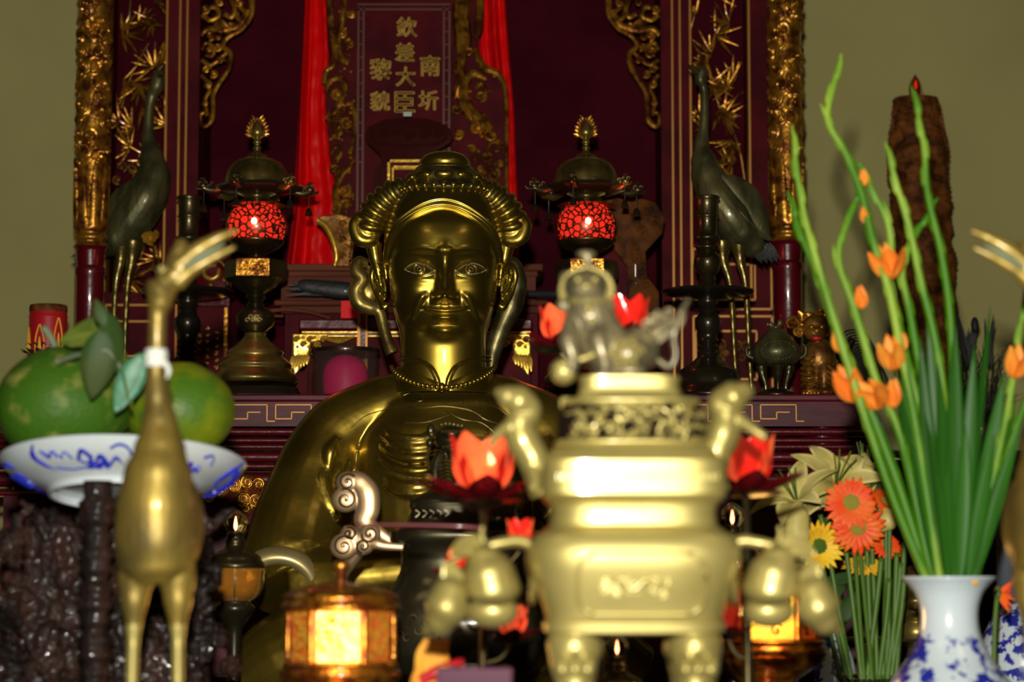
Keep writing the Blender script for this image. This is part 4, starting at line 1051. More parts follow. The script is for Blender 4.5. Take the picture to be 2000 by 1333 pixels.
for i in range(22): g.leaf((-300 + rn.uniform(-10, 14), rn.uniform(-3, 3), 8), (-1, 0, rn.uniform(-.10, .14)), rn.uniform(110, 140), rn.uniform(8, 14), n=7, curl=rn.uniform(-.1, .1))
g.tube([(-430, 0, 18), (-400, 0, 16), (-330, 0, 8), (-290, 0, 8)], [2, 14, 17, 6], seg=12, n=4, flat=.5)
g.build('feather_end', 'black_feather', t, f9)
fb = base(800, 4.24, ZT); B = row(ZT, 4.24); z = lambda py: B - py; X_ = lambda px: px - 800
t = thing('offering_stand', fb, 'low red lacquered offering stand with gilded lion mask legs, behind the statue shoulders', 'stand')
G().box(X_(585), X_(1040), -40, 45, z(648), z(626)).build('top', 'lacquer_gloss', t, fb, mods=[bev(4, fb, 3)])
G().box(X_(592), X_(1036), -34, 40, z(658), z(650)).build('frieze', 'lacquer_gloss', t, fb)
g = G().box(X_(592), X_(1036), -38, -30, z(654), z(651)); g.box(X_(592), X_(1036), -38, -30, z(661), z(659)); g.build('gold_beading', 'gilt_bright', t, fb)
G().box(X_(600), X_(1030), -20, 40, 8, z(658)).build('apron_back', 'lacquer', t, fb)
for x0, x1, s_ in ((574, 606, 1), (1036, 996, -1)):
    rn = random.Random(9); g = G()
    g.prism([(X_(x0), z(656)), (X_(x0 + s_*70), z(656)), (X_(x0 + s_*66), z(668)), (X_(x0 + s_*36), z(674)), (X_(x0 + s_*30), z(706)), (X_(x0 + s_*18), z(722)), (X_(x0 + s_*4), z(738)), (X_(x0), z(700))], -46, -30, bev=3)
    for i in range(6): g.leaf((X_(x0 + s_*(4 + i*5)), -46, z(696)), (s_*(-.15 + i*.03), -.3, -1), 36 - i*3, 11, n=6, curl=-.3)
    for i in range(5): g.spiral((X_(x0 + s_*(8 + i*13)), z(668 + (i % 2)*10)), 6.5, 1.2, 2.6, y=-48)
    for i in range(6): g.ell((X_(x0 + s_*(10 + i*11)), -49, z(682 - (i % 2)*18)), 3.6, nu=10, nv=7)
    g.tube([(X_(x0 + s_*60), -44, z(664)), (X_(x0 + s_*90), -44, z(670)), (X_(x0 + s_*120), -42, z(662))], [4, 6, 2], seg=8, n=4)
    g.build('carved_leg', 'gilt_bright', t, fb)
    g = G().box(min(X_(x0), X_(x0 + s_*30)), max(X_(x0), X_(x0 + s_*30)), -44, -28, 0, z(730)); g.build('leg_post', 'lacquer', t, fb)
g = G().box(X_(700), X_(706), -52, -44, 0, z(560)); g.box(X_(716), X_(720), -52, -44, 0, z(560)); 
g.build('gold_upright', 'gilt_line', t, fb)
G().box(X_(706), X_(716), -50, -44, 0, z(560)).build('red_upright', 'lacquer_gloss', t, fb)
G().box(X_(668), X_(700), -46, -42, z(626), z(592)).build('red_cloth_corner', 'satin', t, fb)
# gilded wings of carved wood behind the left statue ear (dragon head bracket of the tablet stand)
fb = base(650, 4.16, ZT) 
f3 = Frame(fb.o, fb.k); B = row(ZT, 4.16); z = lambda py: B - py; X_ = lambda px: px - 650
t = thing('gilt_bracket', Frame(Vector((F(650, 522, 4.35).o.x, 4.35, zrow(522, 4.35))), fb.k*1.045), 'curved gilded carved bracket with beaded edge beside the red drape and statue crown', 'bracket')
f4 = Frame(t.location.copy(), fb.k*1.045)
G().prism([(-30, 100), (10, 106), (46, 96), (44, 40), (36, 0), (4, 0), (2, 30), (-8, 60), (-26, 84)], -6, 8, bev=3).build('carved_board', 'gilt_dull', t, f4)
G().tube([(-30, -8, 92), (-12, -10, 78), (2, -12, 48), (8, -12, 20), (4, -10, 0)], [6, 7, 6, 5, 4], seg=12, n=6).build('curved_edge', 'gilt_bright', t, f4, smooth=180)
g = G()
for i in range(14): g.ell((36 + math.sin(i*.4)*2, -9, 90 - i*6.5), 3.2, nu=8, nv=6)
for i in range(5): g.spiral((18 + (i % 2)*8, 84 - i*16), 8, 1.2, 2.6, y=-8)
g.build('beading', 'gilt', t, f4)

# glass with a pink candle
fb = base(674, 4.02, ZT); B = row(ZT, 4.02)
t = thing('glass_jar', fb, 'wide dark glass jar standing between the left lantern and the statue shoulder', 'jar')
G().lathe([(62, 0), (66, 3), (66, B - 682), (63, B - 682), (63, 6), (.1, 5)], seg=48).build('glass_wall', 'smoky_glass', t, fb, smooth=40)
G().lathe([(67, B - 690), (68, B - 686), (67, B - 682), (62, B - 682)], seg=48).build('rim', 'bronze_black', t, fb)
fb3 = Frame(fb.o + Vector((0, 0, 6*fb.k)), fb.k)
o = G().lathe([(42, 0), (44, 20), (44, 40), (40, 58), (28, 72), (12, 79), (.1, 80)], seg=40, n=3, sy=.8).build('pink_candle', 'pink_wax', None, fb3, smooth=180)
tag(o, 'bright pink rounded candle inside the wide dark glass jar', 'candle')

# red text plaque and bright gold ornament on its top
fb = base(412, 4.48, ZT); B = row(ZT, 4.48); z = lambda py: B - py
t = thing('text_plaque', fb, 'dark red plaque with small gold character columns behind the left lantern', 'plaque')
G().box(-48, 34, 0, 10, 0, z(596)).build('board', 'lacquer', t, fb)
g = G(); rn = random.Random(12)
for x in (-24, -8, 10):
    for i in range(11):
        zz = z(640 + i*14 + (8 if x == 10 else 0))
        for q in range(4): g.tube([(x + rn.uniform(-4, 4), -1, zz + rn.uniform(-4, 4)), (x + rn.uniform(-4, 4), -1, zz + rn.uniform(-4, 4))], 1.0, seg=6, n=1)
        g.ell((x + rn.uniform(-3, 3), -1, zz), 1.8, nu=6, nv=5)
g.build('gold_writing', 'gilt_bright', t, fb)
g = G().box(24, 30, -3, 2, 0, z(600)); 
for i in range(18): g.ell((27, -3, 8 + i*10), (3, 2, 4), nu=8, nv=6)
g.build('gold_border', 'gilt', t, fb)
g = G().prism([(-48, z(600)), (34, z(600)), (36, z(560)), (26, z(530)), (6, z(508)), (-14, z(504)), (-34, z(514)), (-46, z(540))], 0, 10, bev=3); g.build('arched_crest', 'lacquer_gloss', t, fb)
g = G().tube([(-18, -6, z(524)), (-14, -8, z(538)), (-2, -8, z(544)), (10, -8, z(538)), (13, -6, z(524))], [3, 4.5, 5, 4.5, 3], seg=10, n=5)
for i in range(4): g.ell((-10 + i*5, -6, z(517)), 3, nu=8, nv=6)
g.ell((-3, -6, z(556)), 4, nu=8, nv=6); g.tube([(22, -4, z(548)), (30, -5, z(536)), (26, -4, z(528))], [4, 5, 3], seg=8, n=4)
g.tube([(-40, -3, z(560)), (-44, -3, z(530)), (-30, -3, z(508)), (-12, -3, z(498)), (8, -3, z(503)), (28, -3, z(526)), (36, -3, z(560))], 2.4, seg=8, n=5)
g.build('crest_gilding', 'gilt_bright', t, fb)
# gilt flower ball on the lattice near the left crane
fb = F(296, 467, 4.47)
o = thing('gilt_peony', fb, 'yellow gilded carved peony on the lattice right of the left bronze crane', 'carving')
g = G(); rn = random.Random(7)
for i in range(22): a = rn.uniform(0, 2*PI); g.leaf((rn.uniform(-6, 8), rn.uniform(-6, 6), rn.uniform(-6, 6)), (math.cos(a), -.5, math.sin(a)), rn.uniform(14, 24), 17, n=6, curl=.8)
g.build('petals', 'gilt_bright', o, fb)
g = G().tube([(0, 4, -6), (4, 14, -30), (-2, 24, -60)], [3, 3, 2], seg=8, n=4); g.build('stem', 'gilt_dull', o, fb)

# carved brown wood piece behind the right lantern
fb = base(1240, 4.3, ZT); B = row(ZT, 4.3); z = lambda py: B - py; X_ = lambda px: px - 1240
t = thing('carved_screen', fb, 'brown carved wooden openwork stand behind the right lantern', 'carving')
G().prism([(X_(1180), z(382)), (X_(1240), z(378)), (X_(1284), z(394)), (X_(1300), z(424)), (X_(1296), z(452)), (X_(1276), z(474)), (X_(1262), z(490)), (X_(1266), z(540)), (X_(1288), z(570)), (X_(1290), z(640)), (X_(1262), z(680)), (X_(1256), 20), (X_(1232), 20), (X_(1226), z(520)), (X_(1200), z(484)), (X_(1180), z(470))], -8, 10, bev=4).build('board', 'carved_wood_gloss', t, fb)
g = G(); rn = random.Random(21)
for i in range(26):
    b = 395 + i*10; a = rn.uniform(1236, 1282) if b > 480 else rn.uniform(1195, 1288)
    g.spiral((X_(a), z(b)), rn.uniform(8, 13), 1.3, 3.2, a0=rn.uniform(0, 6), sgn=rn.choice((1, -1)), y=-9, seg=7)
g.build('scroll_relief', 'carved_wood_gloss', t, fb)
G().box(X_(1190), X_(1290), -16, 16, 0, 20).build('foot', 'carved_wood', t, fb)
G().box(X_(1150), X_(1232), 12, 20, 0, z(478)).build('red_panel', 'lacquer', t, fb)
# red wax candle on a dark lotus holder at the far left
fb = base(91, 4.15, ZT); B = row(ZT, 4.15); z = lambda py: B - py
t = thing('candle_holder', fb, 'dark lotus leaf candle holder at the far left end of the altar', 'candle holder')
g = G()
for i in range(14):
    a = 2*PI*i/14; g.leaf((22*math.cos(a), 22*math.sin(a), z(700)), (math.cos(a), math.sin(a), .35), 36, 18, nrm=(0, 0, 1), curl=.3, n=7)
    g.leaf((20*math.cos(a+.2), 20*math.sin(a+.2), z(690)), (math.cos(a+.2), math.sin(a+.2), .6), 30, 16, nrm=(0, 0, 1), curl=.3, n=7)
g.build('lotus_leaves', 'black_feather', t, fb)
G().lathe([(34, 0), (36, 6), (20, 14), (14, 30), (16, z(715)), (30, z(704)), (34, z(698)), (.1, z(698))], seg=32, n=2).build('stem', 'bronze_black', t, fb, smooth=50)
fc = Frame(fb.o + Vector((0, 0, z(697)*fb.k)), fb.k)
t = thing('red_candle', fc, 'thick red candle painted with orange flames at the far left', 'candle')
h = 100
G().lathe([(34, 0), (36, 6), (37, h - 24), (38, h - 22), (37, h - 20), (36, h - 2), (33, h), (30, h - 3), (24, h - 8), (.1, h - 10)], seg=48).build('wax', 'red_wax', t, fc, smooth=40)
G().lathe([(36.6, h - 13), (37.2, h - 6), (36, h + 1), (33, h + 2), (31, h - 3)], seg=48).build('burnt_rim', 'carved_wood', t, fc)
g = G()
for a0, w_, hh in ((-PI/2 - .25, 9, 60), (-PI/2 + .75, 8, 74), (-PI/2 - 1.2, 8, 56)):
    for s_ in (-1, 1):
        g.tube([(38*math.cos(a0 + s_*.22*q[0]), 38*math.sin(a0 + s_*.22*q[0]), q[1]) for q in ((1, 4), (1.15, hh*.4), (.8, hh*.7), (.1, hh))], 1.6, seg=6, n=5)
    g.tube([(38*math.cos(a0), 38*math.sin(a0), 4), (38*math.cos(a0), 38*math.sin(a0), hh*.6)], [5, 1], seg=8, n=4, flat=.4)
g.build('painted_flames', 'yellow_paint', t, fc)

# ------------------------------------------------------------------ side cabinets and the tall carved wooden candle
def cabinet(name, x0, x1, ptop, Y, label):
    zt = zrow(ptop, Y); xa = F(x0, ptop, Y).o.x; xb = F(x1, ptop, Y).o.x
    f = Frame(Vector(((xa + xb)/2, Y, 0)), 1.0); t = thing(name, f, label, 'cabinet'); h = (xb - xa)/2
    G().box(-h, h, 0, .32, zt - .03, zt).build('top', 'cabinet_wood', t, f); G().box(-h + .02, h - .02, .02, .31, .05, zt - .03).build('carcass', 'cabinet_wood', t, f)
    G().box(-h + .04, -.01, .005, .02, .12, zt - .07).build('door', 'cabinet_wood', t, f); G().box(.01, h - .04, .005, .02, .12, zt - .07).build('door', 'cabinet_wood', t, f)
    G().box(-h, h, 0, .32, 0, .05).build('plinth', 'cabinet_wood', t, f)
    return zt
mat('cabinet_wood', (.018, .008, .005), rough=.6, spec=.2)
zc = cabinet('side_cabinet', 1722, 2180, 880, 4.66, 'dark wooden cabinet against the wall, under the carved candle at the right')
YD = 4.80
fb = base(1812, YD, zc); B = row(zc, YD); z = lambda py: B - py
t = thing('dragon_candle', fb, 'tall brown wooden candle carved with a dragon, standing on the right cabinet', 'candle')
nz_, na_ = 330, 90
H_ = z(182)
def fdr(i, j):
    zz = H_*i/(nz_-1); a = 2*PI*j/na_; u = zz/H_
    r = 52 + 6*math.sin(u*3.1) + (1 - u)*2
    if u > .86: r = 44 + 10*(1 - (u - .86)/.14)
    p = Vector((math.cos(a)*2.2, math.sin(a)*2.2, zz*.035))
    n_ = noise.noise(p*1.0)*7 + noise.noise(p*2.7)*4.5
    if u > .97: n_ *= .3
    n_ += 4.0*(u < .95)*math.sin(a*2 + zz*.055 + 2*noise.noise(p*.6)) + 1.6*math.sin(zz*.5 + a*5)*(1 if math.sin(a*2 + zz*.055) > .2 else 0)
    r += n_
    lean = -24*(u - .5) 
    return (r*math.cos(a) + lean, r*math.sin(a)*.9, zz)
g = G().grid(fdr, nz_, na_, closev=True); b = (nz_-1)*na_; g.f.append(tuple(b + j for j in range(na_))); g.f.append(tuple(range(na_))[::-1])
g.build('carved_body', 'carved_wood', t, fb, smooth=70)
for s_ in (-1, 1):
    g = G()
    for i in range(16): g.leaf((-11 + s_*(34 + i*1.6 if i < 9 else 48), -8, H_ - 26 - i*10), (s_*.9, -.1, .8), 19, 13, n=5)
    g.build('carved_fringe', 'carved_wood', t, fb)
fl_ = G().lathe([(9, H_ - 1), (11, H_ + 6), (12, H_ + 20), (8.5, H_ + 36), (3, H_ + 46), (.1, H_ + 50)], c=(-12, 0, 0), seg=24, n=4).build('flame_bulb', 'amber_dark', t, fb, smooth=180) if 'amber_dark' in M else None
if not fl_:
    mat('amber_dark', (.25, .03, .015), rough=.08, trans=.7, coat=1, ior=1.3)
    fl_ = G().lathe([(10, H_ - 4), (12, H_ + 6), (13.5, H_ + 20), (9.5, H_ + 36), (3, H_ + 46), (.1, H_ + 50)], c=(-12, 0, 0), seg=24, n=4).build('flame_bulb', 'amber_dark', t, fb, smooth=180)
G().lathe([(.1, H_ + 18), (3, H_ + 21), (4, H_ + 28), (2.5, H_ + 34), (.1, H_ + 38)], c=(-12, -6, 0), seg=16, n=2).build('glowing_filament', 'flame_red', fl_, fb)
# dark dried sprigs at the right
fb = base(1915, 4.7, zc); B = row(zc, 4.7); z = lambda py: B - py; X_ = lambda px: px - 1915
t = thing('dried_plant', fb, 'black dried wiry plant in a dark pot on the right cabinet', 'plant')
G().lathe([(30, 0), (34, 4), (44, 40), (40, 62), (30, 70), (34, 78), (28, 78), (24, 60), (.1, 58)], seg=36, n=2).build('pot', 'bronze_black', t, fb, smooth=60)
g = G(); rn = random.Random(14)
for i in range(90):
    a = rn.uniform(-1, 1); h = rn.uniform(.55, 1.05)*(B - 640 - 40)
    x = a*60; 
    P = [(0, 0, 60), (x*.4 + rn.uniform(-8, 8), rn.uniform(-20, 10), h*.45), (x*.8 + rn.uniform(-12, 12), rn.uniform(-20, 20), h*.8), (x + rn.uniform(-26, 26), rn.uniform(-20, 20), h)]
    g.tube(P, [1.6, 1.2, 1, .6], seg=5, n=5)
for i in range(8): g.leaf((rn.uniform(-30, 30), rn.uniform(-10, 10), B - 720), (rn.uniform(-.3, .4), 0, 1), rn.uniform(80, 120), 10, n=7, curl=.2)
g.ell((-8, -10, z(635)), (8, 8, 16)); 
g.build('wiry_stems', 'dark_sprig', t, fb)
# ------------------------------------------------------------------ the long offering table in front
mat('amber_glass', (.95, .40, .05), rough=.06, trans=.75, ior=1.25, coat=1)
mat('amber_gold', (.50, .22, .02), metal=.8, rough=.25, coat=.6, crough=.08, col2=(.22, .05, .008), nscale=70, bump=.35, bscale=160)
mat('lamp_window', (.9, .7, .1), rough=.3, coat=.6, emis=(1, .68, .07), estr=.95, col2=(.5, .2, .02), nscale=40, bump=.3)
mat('lamp_side', (.30, .07, .01), rough=.35, coat=.5, emis=(1, .12, .01), estr=.22, col2=(.45, .22, .02), nscale=120)
mat('petal_red', (.80, .012, .008), rough=.22, coat=1., crough=.05, emis=(1, .05, .02), estr=.28)
mat('petal_orange', (.95, .12, .03), rough=.22, coat=1., crough=.05, emis=(1, .10, .035), estr=.75)
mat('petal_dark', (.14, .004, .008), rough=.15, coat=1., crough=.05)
mat('porcelain', (.66, .74, .78), rough=.25, coat=.8, crough=.05)
mat('cobalt', (.02, .03, .45), rough=.2, coat=.6)
mat('pomelo_green', (.045, .125, .008), rough=.45, spec=.3, col2=(.36, .33, .08), nscale=30, bump=.4, bscale=260, lo=.53, hi=.76, detail=8)
mat('pomelo_yellow', (.27, .29, .006), rough=.42, spec=.35, col2=(.06, .15, .01), nscale=11, bump=.3, bscale=260, lo=.42, hi=.62, detail=6)
mat('leaf_dark', (.025, .065, .012), rough=.5, spec=.2, coat=.0, col2=(.05, .075, .02), nscale=20)
mat('leaf_olive', (.12, .16, .02), rough=.4, col2=(.06, .11, .02), nscale=20)
mat('leaf_blue', (.09, .28, .17), rough=.35, col2=(.05, .18, .09), nscale=60)
mat('stem_grey', (.14, .18, .10), rough=.6)
mat('root_wood', (.010, .006, .005), rough=.6, spec=.2, coat=.3, crough=.08, col2=(.035, .014, .010), nscale=30, bump=1., bscale=75, stretch=(1, 1, .4), lo=.45, hi=.65)
mat('gauze', (.72, .74, .68), rough=.8, bump=.3, bscale=300)
mat('glad_green', (.06, .20, .004), rough=.4, spec=.3, col2=(.30, .46, .045), nscale=14, stretch=(1, 1, .35), lo=.45, hi=.62)  # paler streaks put the highlights along the stems into the colour
mat('glad_leaf', (.018, .085, .007), rough=.45, spec=.3, col2=(.028, .13, .010), nscale=5, stretch=(4, 4, .2), lo=.4, hi=.6)
mat('bloom_orange', (1., .22, .02), rough=.5, col2=(1., .36, .04), nscale=25, sss=.1)
mat('gerbera_orange', (.95, .065, .005), rough=.55, col2=(.95, .16, .012), nscale=30)
mat('gerbera_yellow', (.95, .62, .02), rough=.55, col2=(.9, .5, .02), nscale=30)
mat('lily_cream', (.74, .62, .22), rough=.5, col2=(.50, .42, .10), nscale=18, sss=.1)
mat('stem_green', (.07, .15, .014), rough=.45)
mat('gerbera_disc', (.34, .30, .04), rough=.6)
mat('joss_yellow', (.85, .42, .04), rough=.7, col2=(.8, .3, .03), nscale=30)
mat('box_purple', (.10, .03, .06), rough=.1, coat=1.)
mat('iron_wire', (.12, .01, .015), rough=.4, coat=.3)
mat('brown_glass', (.5, .22, .08), rough=.05, trans=.8, ior=1.3, coat=1)
def porcelain_blue(name, z0, z1, sc_=42, thr=.5):
    m = mat(name, (.74, .80, .80), rough=.25, coat=.8, crough=.05); nt = m.node_tree; N = nt.nodes; Lk = nt.links
    tc = N.new('ShaderNodeTexCoord'); sp = N.new('ShaderNodeSeparateXYZ'); Lk.new(tc.outputs['Object'], sp.inputs[0])
    no = N.new('ShaderNodeTexNoise'); no.inputs['Scale'].default_value = sc_; no.inputs['Detail'].default_value = 8; no.inputs['Roughness'].default_value = .65; Lk.new(tc.outputs['Object'], no.inputs['Vector'])
    r1 = N.new('ShaderNodeMapRange'); r1.inputs[1].default_value = thr; r1.inputs[2].default_value = thr + .03; Lk.new(no.outputs['Fac'], r1.inputs[0])
    r2 = N.new('ShaderNodeMapRange'); r2.inputs[1].default_value = z1; r2.inputs[2].default_value = z0; Lk.new(sp.outputs['Z'], r2.inputs[0])
    n2 = N.new('ShaderNodeTexNoise'); n2.inputs['Scale'].default_value = 9; Lk.new(tc.outputs['Object'], n2.inputs['Vector'])
    ad = N.new('ShaderNodeMath'); ad.operation = 'ADD'; Lk.new(r2.outputs[0], ad.inputs[0]); Lk.new(n2.outputs['Fac'], ad.inputs[1])
    r3 = N.new('ShaderNodeMapRange'); r3.inputs[1].default_value = .78; r3.inputs[2].default_value = .9; Lk.new(ad.outputs[0], r3.inputs[0])
    mu = N.new('ShaderNodeMath'); mu.operation = 'MULTIPLY'; Lk.new(r1.outputs[0], mu.inputs[0]); Lk.new(r3.outputs[0], mu.inputs[1])
    mx = N.new('ShaderNodeMix'); mx.data_type = 'RGBA'; mx.inputs[6].default_value = (.66, .76, .82, 1); mx.inputs[7].default_value = (.02, .03, .36, 1)
    Lk.new(mu.outputs[0], mx.inputs[0]); Lk.new(mx.outputs[2], N['Principled BSDF'].inputs['Base Color'])
FT = Frame(Vector((0, 2.5, 0)), 1.0)
t = thing('offering_table', FT, 'long dark offering table carrying the front row, below the picture edge', 'table')
G().box(-1.0, 1.0, -.75, .80, ZF - .03, ZF).build('table_top', 'cabinet_wood', t, FT)
for sx in (-.93, .93):
    for sy in (-.7, .74): G().box(sx - .04, sx + .04, sy - .04, sy + .04, 0, ZF - .03).build('leg', 'cabinet_wood', t, FT)

def F2(pxc, Y, z=None): fb = base(pxc, Y, ZF if z is None else z); return fb, row(ZF if z is None else z, Y)

# ------------------------------------------------------------------ large brass incense burner
YB = 2.12
fs = base(1238, YB, ZF); h_st = (row(ZF, YB) - 1392)
o = thing('burner_stand', fs, 'low dark wooden stand under the brass incense burner', 'stand')
G().box(-200, 200, -150, 150, h_st - 16, h_st).build('top', 'cabinet_wood', o, fs); G().box(-180, 180, -130, 130, 0, h_st - 16).build('body', 'cabinet_wood', o, fs)
fb = Frame(fs.o + Vector((0, 0, h_st*fs.k)), fs.k); z = lambda py: 1392 - py; X_ = lambda px: px - 1238
t = thing('incense_burner', fb, 'large brass four legged incense burner with lion lid and peach branch handles', 'incense burner')
bw = G().loft([(z(1240), 166, 112, 4.5), (z(1236), 176, 120, 4.5), (z(1218), 178, 122, 4.5), (z(1212), 170, 116, 4.5), (z(1190), 176, 122, 4.2), (z(1160), 188, 132, 4), (z(1120), 204, 142, 3.8), (z(1095), 211, 147, 3.8), (z(1078), 210, 146, 3.8), (z(1062), 206, 143, 3.8), (z(1050), 196, 136, 4), (z(1042), 180, 122, 4.2), (z(1030), 164, 110, 4.4), (z(1004), 161, 108, 4.4), (z(990), 164, 110, 4.4), (z(982), 172, 116, 4.4), (z(976), 178, 120, 5)], seg=120)
bw.build('bowl', 'brass_burner', t, fb, smooth=24)
G().loft([(z(976), 176, 120, 6), (z(970), 181, 124, 6), (z(905), 181, 124, 6), (z(898), 176, 120, 6), (z(897), 160, 110, 6)], seg=120).build('rim_band', 'brass_burner', t, fb, smooth=24)
g = G(); rn = random.Random(8)     # worn raised meander on the rim band
for i in range(26):
    a = -150 + i*12
    g.tube([(a, -124.5, z(945)), (a, -124.5, z(931)), (a + 8, -124.5, z(931)), (a + 8, -124.5, z(941)), (a + 4, -124.5, z(941))], 1.3, seg=6, n=1)
g.build('worn_meander', 'brass_burner', t, fb)
def rrect(hx, hz, r, n=8):
    P = []
    for cx, cz, a0 in ((hx - r, hz - r, 0), (-hx + r, hz - r, PI/2), (-hx + r, -hz + r, PI), (hx - r, -hz + r, 1.5*PI)):
        for i in range(n): a = a0 + PI/2*i/(n-1); P.append((cx + r*math.cos(a), cz + r*math.sin(a)))
    return P
def rbd(zz):    # front depth of the bowl at height
    return float(np.interp(zz, [z(1190), z(1160), z(1120), z(1095), z(1078)], [122, 132, 142, 147, 146]))
P = rrect(122, 58, 38); cz = z(1143)
g = G().tube([(x + 10, -rbd(cz + y) - 1, cz + y) for x, y in P + [P[0]]], 4.2, seg=8, n=2); ct = g.build('cartouche_frame', 'brass_burner', t, fb, smooth=180)
g = G(); rn = random.Random(4)
g.tube([(-50, -rbd(cz) - 2, cz - 8), (-28, -rbd(cz) - 3, cz + 10), (-6, -rbd(cz) - 3, cz - 12), (18, -rbd(cz) - 3, cz + 8), (40, -rbd(cz) - 3, cz - 4), (56, -rbd(cz) - 2, cz + 12)], [2, 5, 6, 6, 5, 2], seg=10, n=6)
for i in range(22): g.spiral((rn.uniform(-66, 66), cz + rn.uniform(-24, 26)), rn.uniform(5, 9), 1.2, 1.8, a0=rn.uniform(0, 6), y=-rbd(cz) - 1.5, seg=6)
g.build('dragon_relief', 'brass_burner', ct, fb)
for sx in (-1, 1):
    for sy in (-1, 1):
        g = G()
        g.tube([(sx*112, sy*56, z(1244)), (sx*116, sy*60, z(1268)), (sx*118, sy*70, z(1300)), (sx*116, sy*78, z(1345)), (sx*122, sy*84, z(1378))], [50, 54, 46, 36, 40], seg=24, n=6)
        g.ell((sx*126, sy*92, z(1372)), (52, 48, 22))
        for q in range(4): g.ell((sx*126 - 36 + q*24, sy*92 + (-34 if sy < 0 else 34), z(1372)), (13, 16, 17))
        if sy < 0:
            for q in range(3): g.tube([(sx*118 - 28 + q*28, -112, z(1276)), (sx*118 - 24 + q*26, -122, z(1296)), (sx*118 - 26 + q*28, -130, z(1316))], [5, 11, 6], seg=10, n=4)
            for q in range(3): g.ell((sx*118 - 24 + q*24, -124, z(1306)), 12)
        lg = g.blob('lion_paw_leg', 'brass_burner', t, fb, vox=3, it=3)
        for v in lg.data.vertices: v.co.z = max(v.co.z, 0)
# shoulder steps, pierced lid
G().loft([(z(898), 168, 116, 5), (z(880), 160, 108, 4.5), (z(872), 146, 98, 4)], seg=96).build('lid_rim', 'brass_burner', t, fb, smooth=50)
dep = lambda zz: float(np.interp(zz, [z(872), z(850), z(820), z(795), z(778)], [98, 104, 104, 96, 76]))
G().loft([(z(872), 138, 92, 3.4), (z(850), 146, 98, 3.2), (z(820), 146, 98, 3.2), (z(795), 134, 90, 3.2), (z(776), 108, 72, 3.4)], seg=96).build('lid_hole_shade', 'groove', t, fb, smooth=180)  # near-black core paints the shade seen through the pierced lid
g = G(); rn = random.Random(77)
def lidpt(x, zz): 
    hy = dep(zz); hx = hy*1.42; u = min(.985, abs(x)/hx)
    return (x, -hy*(1 - u**3.2)**(1/3.2), zz)
for i in range(60):
    cx = rn.uniform(-128, 128); cz_ = rn.uniform(z(862), z(788)); a = rn.uniform(0, 6); L_ = rn.uniform(12, 26)
    pts = [lidpt(max(-140, min(140, cx + math.cos(a + q*.7)*L_*q*.5)), max(z(868), min(z(782), cz_ + math.sin(a + q*.7)*L_*q*.42))) for q in range(4)]
    g.tube(pts, [3, 5, 4.5, 2.5], seg=8, n=4)
for i in range(12): x = rn.uniform(-110, 110); zz = rn.uniform(z(855), z(795)); p = lidpt(x, zz); g.ell(p, (9, 5, 7), nu=10, nv=7)
g.build('pierced_vines', 'brass_burner', t, fb)
for zz, hx in ((868, 148), (786, 128)):
    P = []
    for q in range(61):
        a = 2*PI*q/60; ca_, sa_ = math.cos(a), math.sin(a); e_ = 2/3.2
        P.append((hx*math.copysign(abs(ca_)**e_, ca_), hx*.69*math.copysign(abs(sa_)**e_, sa_), z(zz)))
    G().tube(P, 7, seg=10, n=1).build('lid_hoop', 'brass_burner', t, fb, smooth=180)
G().loft([(z(784), 118, 78, 4), (z(776), 104, 68, 6), (z(752), 96, 64, 6), (z(744), 100, 67, 6), (z(737), 100, 67, 6), (z(736), 90, 60, 6)], seg=96, c=(-6, 0, 0)).build('lid_neck', 'brass_burner', t, fb, smooth=50)
# lion finial
g = G()
g.ell((X_(1230), -8, z(690)), (50, 44, 44)); g.ell((X_(1252), 10, z(678)), (44, 40, 46)); g.ell((X_(1200), 0, z(704)), (50, 38, 30))
g.tube([(X_(1215), 10, z(700)), (X_(1180), 4, z(660)), (X_(1155), 0, z(610)), (X_(1148), -4, z(570))], [44, 50, 48, 40], seg=20, n=5)
g.ell((X_(1146), -8, z(556)), (46, 42, 38)); g.ell((X_(1146), -38, z(562)), (28, 22, 20))
g.tube([(X_(1150), -2, z(530)), (X_(1152), -2, z(505)), (X_(1150), -2, z(492))], [18, 11, 13], seg=14, n=4); g.ell((X_(1148), -2, z(488)), (20, 12, 8))
for s_ in (-1, 1):
    g.ell((X_(1147) + s_*46, -10, z(592)), (14, 12, 13)); g.ell((X_(1147) + s_*40, -6, z(540)), (13, 10, 18))
    g.tube([(X_(1150) + s_*26, -14, z(620)), (X_(1140) + s_*30, -40, z(660)), (X_(1150) + s_*30, -46, z(700)), (X_(1150) + s_*34, -50, z(728))], [20, 18, 14, 13], seg=14, n=5)
g.ell((X_(1180), -46, z(732)), (26, 18, 9)); g.ell((X_(1232), -48, z(726)), (34, 20, 12))
lion = g.blob('lion_finial', 'brass_burner_top', t, fb, vox=3, it=3)
g = G()
for s_ in (-1, 1): g.ell((X_(1147) + s_*17, -50, z(545)), 8, nu=12, nv=8)
g.ell((X_(1146), -62, z(560)), (10, 6, 7), nu=12, nv=8)
for i in range(18):
    a = -.3 + i*.22; g.spiral((X_(1147) + 46*math.cos(a), z(565) + 42*math.sin(a)), 9, 1.2, 3.4, y=-14, seg=7)
g.ell((X_(1150), -52, z(604)), 10, nu=12, nv=8); g.ell((X_(1158), -54, z(628)), 9, nu=12, nv=8)
for i in range(9): g.tube([(X_(1118) + i*8, -52, z(584)), (X_(1120) + i*8, -54, z(594))], 3, seg=8, n=1)
g.build('lion_face', 'brass_burner', lion, fb)
g = G()
for i in range(6): g.spiral((X_(1225) + 22*math.cos(i), z(690) + 20*math.sin(i)), 13, 1.4, 3.6, a0=i, y=-50, seg=8)
